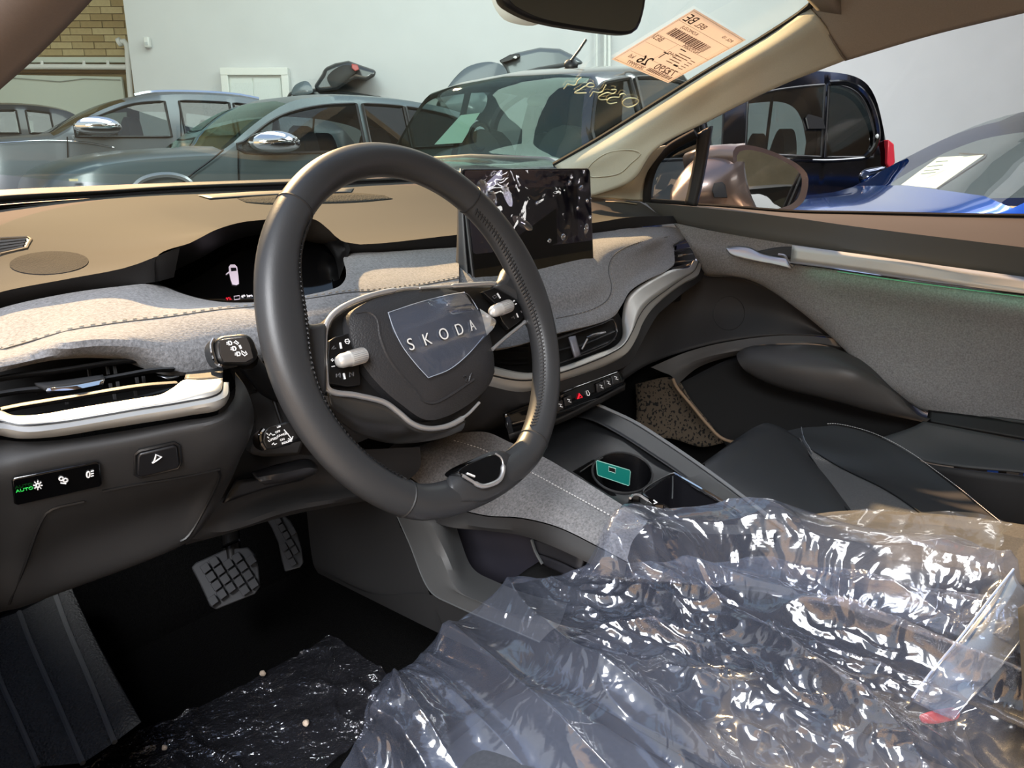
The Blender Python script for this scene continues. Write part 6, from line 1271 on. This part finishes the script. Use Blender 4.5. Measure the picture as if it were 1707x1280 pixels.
# downpipes on the back wall
for i, (x, w_, lab) in enumerate([(995, .014, 'thin white pipe on the back wall, left of the broad pair'), (1009, .02, 'white pipe on the back wall, middle one of three'), (1016, .024, 'broad white pipe on the back wall beside the pink label')]):
    o = thing('drain_pipe', lab, 'pipe', wp(sz(x, 90, 10.4, AW)[0], 0, 10.4, AW)); seg('pipe_tube', [(x, -60), (x - .5, 120), (x - 1, 300)], w_, 10.4, whitep, o)
# ------------------------------------------------------------------ parked cars
carglass = MG('car_window_glass', (.50, .55, .55, 1), refl=.07, rough=.0, edge=.4)
tealglass = MG('teal_car_windscreen', (.42, .62, .56, 1), refl=.16, rough=.0, edge=.4, gcol=(.75, 1, .93, 1))
tyre = M('tyre_rubber', (26, 26, 27), .8); alloy = M('alloy_grey', (120, 122, 125), .3, metal=.9)
seatc = M('car_seat_dark', (38, 38, 40), .9)
def ip(poly, s):
    if s <= poly[0][0]: return poly[0][1]
    for a, b in zip(poly, poly[1:]):
        if a[0] <= s <= b[0]: return a[1] + (b[1] - a[1]) * (s - a[0]) / max(b[0] - a[0], 1e-6)
    return poly[-1][1]
def smooth_poly(p, n=60):
    q = spl([V((a, 0, b)) for a, b in p], n); r = [(v.x, v.z) for v in q]; r.sort(); return r
def make_car(name, label, A, d, top, belt, wtop, wins, ws, paint, Wd=1.82, glass=None, wglass=None, px=True, rearglass=None, mirrors=(), wheels=(), group=None, tum=.38, zlow=.30, seats=True, handles=()):
    f = (lambda p: sz(p[0], p[1], d, A)) if px else (lambda p: p)
    fx = (lambda x: sz(x, 230, d, A)[0]) if px else (lambda x: x)
    top = smooth_poly([f(p) for p in top]); belt = [f(p) for p in belt]; wtop = smooth_poly([f(p) for p in wtop], 30)
    wins = [(fx(a), fx(b)) for a, b in wins]; ws = (fx(ws[0]), fx(ws[1])) if ws else (9e9, 9e9); rg = (fx(rearglass[0]), fx(rearglass[1])) if rearglass else (9e9, 9e9)
    s0, s1 = top[0][0], top[-1][0]
    st = [s0 + (s1 - s0) * i / 69 for i in range(70)] + [q for w_ in wins for q in w_] + [q for q in ws + rg if q < 1e9]
    st = sorted(set(round(q, 4) for q in st if s0 <= q <= s1))
    root = thing(name, label, 'car', wp((s0 + s1) / 2, 0, d, A, Wd / 2), group)
    sec = []
    for s in st:
        zt = ip(top, s); b = ip(belt, s); hood = zt - b < .07
        if hood: b = zt - .05
        wt = min(ip(wtop, s), zt - .035) if not hood else zt - .025
        wt = max(wt, b + .004)
        ins = lambda z: .03 + tum * max(0, z - b)
        e = min(1, (s - s0) / .35, (s1 - s) / .30); rnd = .22 * (1 - sqrt(max(0, 1 - (1 - e) ** 2))) if e < 1 else 0
        zl = min(zlow, zt - .2)
        L = [(.10, zl), (.02, min(.5, zt - .12)), (0, (min(.5, zt - .12) + b) / 2 + .05), (.03, b), (ins(wt), wt), (ins(zt - .02) + .03, zt - .008), (ins(zt) + .20, zt + .018), (Wd / 2, zt + .035)]
        L = [(min(w_ + rnd, Wd / 2 - .01 if k < 7 else Wd / 2), z) for k, (w_, z) in enumerate(L)]
        full = L + [(Wd - w_, z) for w_, z in reversed(L[:-1])]
        sec.append([wp(s, z, d, A, w_) for w_, z in full])
    m = len(sec[0]); flat = [p for r in sec for p in r]
    body_f, win_f, ws_f = [], [], []
    for i in range(len(st) - 1):
        mid = (st[i] + st[i + 1]) / 2; inw = any(a <= mid <= b for a, b in wins)
        open_ = ip(wtop, mid) - ip(belt, mid) > .02 and ip(top, mid) - ip(belt, mid) > .07
        for j in range(m - 1):
            q = (i * m + j, i * m + j + 1, (i + 1) * m + j + 1, (i + 1) * m + j)
            if j in (3, m - 5) and inw and open_: win_f.append(q)
            elif 5 <= j <= m - 7 and (ws[0] < mid < ws[1] or rg[0] < mid < rg[1]): ws_f.append(q)
            else: body_f.append(q)
    body_f += [tuple(range(m)), tuple(range((len(st) - 1) * m, len(st) * m))]
    def sub(nm, fc, mat, mods=()):
        if not fc: return None
        used = sorted({i for q in fc for i in q}); mp = {k: i for i, k in enumerate(used)}
        return mk(nm, [flat[k] for k in used], [tuple(mp[k] for k in q) for q in fc], mat, root, ang=40, mods=mods)
    sub('car_shell', body_f, paint); sub('windscreen', ws_f, wglass or glass or carglass)
    # near and far side windows, one per opening
    for side in (0, 1):
        for (a, b) in wins:
            fc = [q for q in win_f if a - 1e-3 <= (st[q[0] // m] + st[q[2] // m]) / 2 <= b + 1e-3 and ((q[0] % m) == (3 if side == 0 else m - 5))]
            sub('side_window', fc, glass or carglass)
            if side == 0 and fc:
                up = [flat[q[1]] for q in fc] + [flat[fc[-1][2]]]; lo_ = [flat[q[0]] for q in fc] + [flat[fc[-1][3]]]
                nn = -hz_(A)[0] * .006
                tube('window_trim', [p + nn for p in lo_ + up[::-1]], .009, blackp, root, closed=True, n=5)
    if wins:
        za = ip(belt, wins[0][0]) - .06
        if seats:
            for (a, b) in wins[:2]:
                for w_ in (.45, Wd - .45):
                    c = wp(a + (b - a) * .62, za, d, A, w_); n__, s__ = hz_(A)
                    ring_ = []
                    dome('car_seat', [c + n__ * .20 * cos(t) + V((0, 0, -.02 + .26 * sin(t))) for t in [2 * pi * k / 12 for k in range(12)]], s__ * .10, .06, seatc, root, n=20, rings=3)
            wallbox('cabin_floor', wins[0][0] - .2, wins[-1][1], za - .5, za - .35, d + .15, Wd - .3, seatc, A=A, parent=root)
    for (x, y, r, mt) in mirrors:
        s, z = f((x, y)); c = wp(s, z, d, A, -.10); n__, s__ = hz_(A)
        dome('mirror_cap', [c + s__ * r * 1.25 * cos(t) + V((0, 0, r * .62 * (sin(t) if sin(t) > 0 else sin(t) * .7))) for t in [2 * pi * k / 14 for k in range(14)]], n__ * .09, .05, mt, root, n=28, rings=5)
    for (x, zc, r) in wheels:
        s = fx(x); c = wp(s, zc, d, A, -.012); n__, s__ = hz_(A)
        tube('tyre', [c + s__ * r * .86 * cos(t) + V((0, 0, r * .86 * sin(t))) + n__ * .08 for t in [2 * pi * k / 28 for k in range(28)]], r * .17, tyre, root, closed=True, n=10)
        plate('wheel_rim', [c + n__ * .03 + s__ * r * .7 * cos(t) + V((0, 0, r * .7 * sin(t))) for t in [2 * pi * k / 24 for k in range(24)]], n__ * .1, alloy, root)
        tube('wheel_arch', [c + s__ * r * 1.12 * cos(t) + V((0, 0, r * 1.12 * sin(t))) for t in [pi * k / 16 for k in range(17)]], .03, blackp, root, n=6)
    return root, d, A
def seamline(car, pts, r=.005, mat=None, w=-.004, m=20):
    root, d, A = car; tube('panel_seam', [wp(*sz(x, y, d, A), d, A, w) for x, y in pts], r, mat or blackp, root, m=m, n=5)
gr1 = M('paint_silver_grey', (98, 104, 108), .38, metal=.35, coat=.35, coatr=.15); gr2 = M('paint_graphite_green', (84, 96, 98), .38, metal=.3, coat=.35, coatr=.15); gr3 = M('paint_black_grey', (52, 56, 60), .22, metal=.5, coat=1)
blk = M('paint_black', (62, 66, 78), .10, metal=1); blue_refl = M('paint_with_blue_reflection', (14, 84, 190), .16, metal=.55, coat=1)  # blue reflections put into the paint colours, faint in the black one
chm = polished
c2 = make_car('parked_car', 'silver grey SUV parked farther back, roof rail shining, left of the graphite one', 16, 6.9,
    [(-80, 300), (-60, 262), (-30, 240), (0, 232), (60, 227), (92, 224), (130, 202), (180, 177), (230, 161), (275, 154), (337, 153), (412, 158), (460, 167), (520, 185), (580, 215), (612, 262), (625, 320)],
    [(86, 228), (200, 228), (320, 228), (600, 222)], [(104, 224), (130, 209), (180, 188), (225, 172), (285, 167), (340, 167), (420, 173), (500, 192), (540, 215)],
    [(128, 288), (312, 395), (402, 470)], (92, 225), gr1, mirrors=[(161, 213, .13, polished)], wheels=[(22, .42, .36)], wglass=carglass)
tube('roof_rail', [wp(*sz(x, y, 6.9, 16), 6.9, 16, .30) for x, y in [(238, 156), (262, 151), (337, 150), (412, 155), (450, 162)]], .022, polished, c2[0], m=20, n=6)
seamline(c2, [(112, 228), (113, 260), (112, 300)]); seamline(c2, [(300, 180), (302, 228), (304, 300)]); seamline(c2, [(0, 238), (80, 234), (150, 238), (190, 246)], .004, polished)
c1 = make_car('parked_car', 'black car at the far left edge behind the silver grey SUV', 16, 8.9,
    [(-180, 300), (-160, 200), (-90, 178), (0, 171), (60, 173), (105, 180), (128, 188), (150, 205), (166, 232), (172, 300)],
    [(-150, 222), (0, 222), (160, 222)], [(-140, 200), (-80, 186), (0, 183), (60, 184), (100, 192), (130, 215)],
    [(-100, -30), (-18, 36), (52, 92)], None, M('paint_black_far', (44, 46, 48), .3, metal=.3, coat=.6), seats=True)
c3 = make_car('parked_car', 'graphite grey SUV with chrome mirror cap just behind the dashboard edge', 16, 4.68,
    [(66, 350), (72, 318), (84, 300), (104, 287), (160, 270), (240, 258), (330, 252), (374, 249), (400, 230), (440, 199), (480, 174), (510, 161), (574, 155), (640, 157), (700, 163), (760, 175), (810, 196), (860, 240), (900, 330)],
    [(372, 252), (440, 256), (560, 253), (700, 246), (860, 238)], [(388, 250), (420, 230), (450, 208), (480, 191), (536, 176), (600, 171), (660, 173), (720, 181), (775, 197), (810, 222)],
    [(397, 612), (622, 690), (694, 790)], (374, 498), gr2, wglass=tealglass, mirrors=[(452, 240, .115, polished)], wheels=[])
seamline(c3, [(397, 252), (397, 285), (400, 330)]); seamline(c3, [(372, 250), (350, 268), (318, 292), (300, 310)]); seamline(c3, [(617, 252), (618, 300)])
tube('wheel_arch', [wp(*sz(x, y, 4.68, 16), 4.68, 16, -.01) for x, y in [(222, 312), (235, 300), (262, 292), (290, 292), (312, 300), (322, 312)]], .016, M('arch_pale', (150, 156, 158), .3, metal=.6), c3[0], m=20, n=6)
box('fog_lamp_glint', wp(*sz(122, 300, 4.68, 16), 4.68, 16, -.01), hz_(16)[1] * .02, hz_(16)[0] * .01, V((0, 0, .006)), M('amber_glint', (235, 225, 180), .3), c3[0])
c4 = make_car('parked_car', 'black SUV facing the dashboard, wide green-tinted windshield with a white sticker and roof aerial', 6, 2.11,
    [(842, 420), (846, 350), (858, 322), (885, 303), (925, 286), (985, 268), (996, 232), (1014, 178), (1038, 124), (1060, 112), (1100, 106), (1150, 105), (1200, 112), (1222, 180), (1230, 300)],
    [(985, 272), (1100, 268), (1220, 262)], [(1004, 236), (1020, 190), (1044, 140), (1070, 130), (1150, 124), (1210, 140)],
    [(1010, 1095), (1105, 1195)], (985, 1040), M('paint_black_car', (34, 36, 38), .2, metal=.4, coat=1), Wd=1.48, wglass=MG('green_car_windscreen', (.62, .74, .67, 1), refl=.05, rough=0, edge=.25, gcol=(.8, 1, .92, 1)), mirrors=[(1000, 262, .10, blackp)])
tube('roof_aerial', [CAM + ray(952, 101) * 3.9, CAM + ray(965, 84) * 3.9, CAM + ray(977, 66) * 3.9], .007, blackp, c4[0], n=5)
dome('aerial_foot', [CAM + ray(952 + 12 * cos(t), 108 + 10 * sin(t)) * 3.92 for t in [2 * pi * k / 10 for k in range(10)]], ray(952, 105) * .05, .02, blackp, c4[0], n=16, rings=3)
stk = [(722, 236), (760, 190), (792, 186), (764, 238)]
plate('windscreen_sticker', [CAM + ray(x, y) * 4.15 for x, y in [(724, 241), (768, 192), (800, 188), (770, 238)]], ray(760, 210) * .002, M('sticker_pale', (196, 220, 214), .8), c4[0])
dome('cabin_mirror', [CAM + ray(x, y) * 3.95 for x, y in [(878, 170), (884, 160), (906, 157), (912, 164), (906, 175), (886, 178)]], ray(890, 165) * .02, .01, blackp, c4[0], n=16, rings=3)
tube('steering_wheel_ring', [CAM + ray(800 + 16 * cos(t), 228 + 22 * sin(t)) * 4.1 for t in [2 * pi * k / 20 for k in range(20)]], .014, blackp, c4[0], closed=True, n=6)
tube('far_pillar', [CAM + ray(x, y) * 4.9 for x, y in [(818, 240), (826, 200), (838, 180), (880, 150)]], .03, blackp, c4[0], n=6, m=12)
# van
van = make_car('parked_van', 'tall black van with two big side windows beyond the door mirror', 55, 6.35,
    [(1080, 400), (1090, 230), (1120, 150), (1190, 122), (1300, 114), (1385, 113), (1437, 121), (1458, 134), (1472, 160), (1482, 204), (1488, 243), (1491, 300), (1493, 420)],
    [(1090, 250), (1210, 252), (1248, 256), (1380, 262), (1480, 262)], [(1110, 200), (1200, 172), (1250, 160), (1300, 148), (1378, 139), (1405, 139), (1434, 150), (1452, 176), (1463, 225), (1468, 250)],
    [(1130, 1206), (1246, 1374), (1381, 1462)], None, blk, Wd=1.8, tum=.16, zlow=.35, mirrors=[], glass=MG('van_window_glass', (.42, .48, .47, 1), refl=.10, rough=0, edge=.35))
vroot = van[0]
def vpt(x, y, w_=0): s, z = sz(x, y, 6.35, 55); return wp(s, z, 6.35, 55, w_)
tube('window_surround', [vpt(x, y, -.012 + .16 * max(0, (262 - y) / 262) * 0 + .02) for x, y in [(1383, 138), (1410, 138), (1436, 150), (1454, 178), (1464, 228), (1456, 250), (1444, 262)]], .02, gloss, vroot, m=30, n=6)
plate('tail_lamp', [vpt(x, y, .015) for x, y in [(1482, 232), (1492, 240), (1494, 270), (1487, 283), (1480, 272)]], hz_(55)[0] * .12, M('tail_lamp_red', (205, 50, 62), .25), vroot, bev=.008)
dome('window_latch', [vpt(1462 + 2.2 * cos(t), 227 + 4 * sin(t), -.01) for t in [2 * pi * k / 8 for k in range(8)]], hz_(55)[0] * .02, .01, whitep, vroot, n=12, rings=2)
plate('window_grip', [vpt(x, y, .02) for x, y in [(1346, 196), (1350, 190), (1372, 196), (1378, 214), (1350, 214)]], hz_(55)[0] * .03, blackp, vroot)
tube('slide_rail', [vpt(1250, 262), vpt(1380, 268), vpt(1442, 264)], .012, gloss, vroot, m=12, n=6)
# car beside us, its blue reflections put into the paint
bc = make_car('parked_car', 'car nearest on the passenger side, blue reflections painted into its colour, paper sheet behind its windshield', 60, 2.214,
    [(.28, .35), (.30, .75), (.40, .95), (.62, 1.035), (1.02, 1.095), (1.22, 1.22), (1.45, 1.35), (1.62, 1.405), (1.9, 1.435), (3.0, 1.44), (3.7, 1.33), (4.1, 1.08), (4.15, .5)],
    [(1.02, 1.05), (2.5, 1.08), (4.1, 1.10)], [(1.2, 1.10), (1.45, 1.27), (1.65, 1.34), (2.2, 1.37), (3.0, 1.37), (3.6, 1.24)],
    [(1.25, 2.35), (2.45, 3.4)], (1.04, 1.62), blue_refl, px=False, wheels=[(.75, .34, .33), (3.4, .34, .33)], Wd=1.80, wglass=MG('pale_car_windscreen', (.80, .86, .85, 1), refl=.10, rough=0, edge=.35), tum=.42)
plate('paper_sheet', [CAM + ray(x, y) * t for x, y, t in [(1502, 308, 3.3), (1564, 262, 3.45), (1640, 258, 3.1), (1560, 314, 3.0)]], ray(1560, 290) * .002, M('paper_greenish', (206, 226, 218), .8), bc[0])
tube('sheet_frame', [CAM + ray(x, y) * t for x, y, t in [(1564, 314, 2.98), (1641, 264, 3.08), (1644, 258, 3.1), (1600, 256, 3.25)]], .005, blackp, bc[0], n=5)
for k, (x0, y0, x1, y1) in enumerate([(1540, 285, 1566, 282), (1535, 290, 1560, 287), (1545, 278, 1572, 275), (1560, 270, 1580, 268)]):
    tube('sheet_line', [CAM + ray(x0, y0) * 3.22, CAM + ray(x1, y1) * 3.18], .0022, M('sheet_ink_%d' % k, (120, 140, 136), .8), bc[0], n=4)
tube('wiper', [CAM + ray(x, y) * t for x, y, t in [(1460, 322, 3.3), (1560, 335, 2.75), (1640, 345, 2.5), (1700, 348, 2.35)]], .008, blackp, bc[0], m=10, n=5)
dome('far_mirror', [CAM + ray(x, y) * 3.75 for x, y in [(1431, 296), (1438, 284), (1455, 279), (1478, 278), (1480, 284), (1466, 296), (1450, 306), (1436, 308)]], ray(1455, 292) * .10, .04, blk, bc[0], n=24, rings=5)
# cars with raised tailgates
t5 = thing('car_with_open_tailgate', 'dark car with raised tailgate and red lamp, behind the graphite SUV', 'car', (CAM + ray(540, 150) * 9.0).xyz * 1)
tgd = M('tailgate_dark', (62, 66, 68), .3, metal=.4, coat=.6)
plate('tailgate', [P(x, y, 8.95) for x, y in [(521, 146), (536, 124), (540, 113), (559, 105), (581, 101), (600, 108), (630, 118), (624, 128), (611, 135), (592, 131), (562, 150), (532, 153)]], ray(570, 130) * .9, tgd, t5, bev=.05, seg=3)
dome('tailgate_lining', [P(x, y, 8.90) for x, y in [(545, 130), (560, 114), (580, 108), (596, 116), (584, 128), (556, 146)]], ray(570, 130) * .03, .03, M('lining_dark', (36, 38, 38), .7), t5, n=24, rings=3)
plate('tail_lamp', [P(x, y, 8.85) for x, y in [(586, 106), (596, 108), (599, 116), (592, 119), (586, 114)]], ray(590, 112) * .08, M('lamp_red_far', (170, 70, 66), .3), t5, bev=.01)
dome('side_window', [P(x, y, 8.75) for x, y in [(486, 157), (490, 144), (500, 137), (511, 135), (519, 143), (521, 154)]], ray(500, 150) * .3, .03, M('smoked_far', (92, 102, 106), .25, coat=.4), t5, n=24, rings=3)
plate('car_shell', [P(x, y, 9.05) for x, y in [(470, 200), (480, 152), (530, 146), (640, 160), (660, 300), (650, 420), (470, 420)]], ray(560, 250) * .9, tgd, t5, bev=.05)
t6 = thing('car_with_open_tailgate', 'grey car with raised tailgate above the middle of the windshield, left of the aerial', 'car', (CAM + ray(820, 150) * 8.8).xyz * 1)
plate('tailgate', [P(x, y, 8.30) for x, y in [(840, 112), (832, 100), (859, 88), (900, 79), (934, 81), (960, 94), (976, 106), (930, 114), (900, 119), (870, 127), (848, 140)]], ray(900, 110) * .7, M('tailgate_grey', (96, 102, 104), .3, metal=.4, coat=.6), t6, bev=.05, seg=3)
plate('number_plate_recess', [P(x, y, 8.23) for x, y in [(832, 101), (850, 91), (866, 89), (868, 95), (852, 101), (836, 106)]], ray(850, 96) * .1, blackp, t6, bev=.01)
dome('plate_lamp_glint', [P(x, y, 8.20) for x, y in [(855, 96), (859, 93), (862, 95), (860, 98)]], ray(858, 96) * .03, .01, whitep, t6, n=10, rings=2)
dome('rear_glass', [P(x, y, 8.10) for x, y in [(724, 162), (742, 150), (756, 132), (772, 116), (787, 108), (817, 103), (838, 109), (846, 122), (846, 136), (817, 155), (787, 178)]], ray(790, 140) * .2, .05, M('smoked_rear', (80, 88, 92), .25, coat=.5), t6, n=40, rings=4)
dome('rear_lamp_arch', [P(x, y, 8.00) for x, y in [(742, 175), (758, 158), (775, 148), (792, 150), (812, 160), (800, 190)]], ray(780, 165) * .1, .04, M('arch_glass', (112, 122, 124), .25, coat=.5), t6, n=30, rings=3)
plate('car_shell', [P(x, y, 8.50) for x, y in [(720, 220), (728, 165), (800, 140), (960, 120), (990, 250), (980, 420), (720, 420)]], ray(850, 250) * .6, tgd, t6, bev=.05)

# hall roof over the parked cars: broad beams with open rooflights between them
roofm = M('roof_sheet', (120, 122, 124), .8)
for i, dd in enumerate((2.6, 4.9, 7.2, 9.5)):
    struct(wallbox('unseen_ceiling', 2.5, 15, 5.0, 5.15, dd, 1.1, roofm))
for i, s_ in enumerate((4.5, 8.5)):
    struct(wallbox('ceiling_beam', s_, s_ + .5, 4.9, 5.2, 2.0, 9, roofm))
# end wall behind our car and a row of cars seen in the door mirror
struct(box('unseen_ceiling', V((2, -8.5, 5.05)), (14, 0, 0), (0, 5.0, 0), (0, 0, .05), roofm))  # unseen slab, added to keep the sun off the end wall
struct(box('unseen_ceiling', V((4, 11.8, 5.05)), (14, 0, 0), (0, 4.6, 0), (0, 0, .05), roofm))  # unseen slab, added to keep the sun off the parked cars ahead
struct(box('wall_right', V((5, -13, 3)), (12, 0, 0), (0, .1, 0), (0, 0, 3), M('tan_wall_paint', (170, 156, 128), .9, mottle=(3, .1))))
rc = make_car('parked_car', 'silver car in the row behind us, nearest one in the door mirror', 90, 2.5,
    [(3.0, .4), (3.02, .65), (3.15, .85), (3.5, .96), (4.1, 1.04), (4.5, 1.25), (4.95, 1.45), (5.4, 1.5), (6.6, 1.46), (7.1, 1.25), (7.3, .9), (7.32, .5)],
    [(3.9, .98), (7.2, 1.04)], [(4.4, 1.02), (4.7, 1.22), (5.1, 1.38), (6.4, 1.38), (6.9, 1.2)], [(4.5, 5.5), (5.6, 6.8)], (4.12, 4.95), M('paint_silver', (176, 178, 182), .3, metal=.5, coat=.8), px=False, wheels=[(3.7, .34, .33), (6.5, .34, .33)], group='cars in the row behind')
for i, lab in enumerate(['silver car in the row behind us, second one in the door mirror', 'silver car in the row behind us, farthest one in the door mirror']):
    r2 = rc[0].copy(); COL.objects.link(r2); r2.location = rc[0].location + V((2.5 * (i + 1), -.5 * (i + 1), 0)); r2['label'] = lab
    for ch in list(rc[0].children):
        c_ = ch.copy(); COL.objects.link(c_); c_.parent = r2
        for g_ in ch.children: d_ = g_.copy(); COL.objects.link(d_); d_.parent = c_
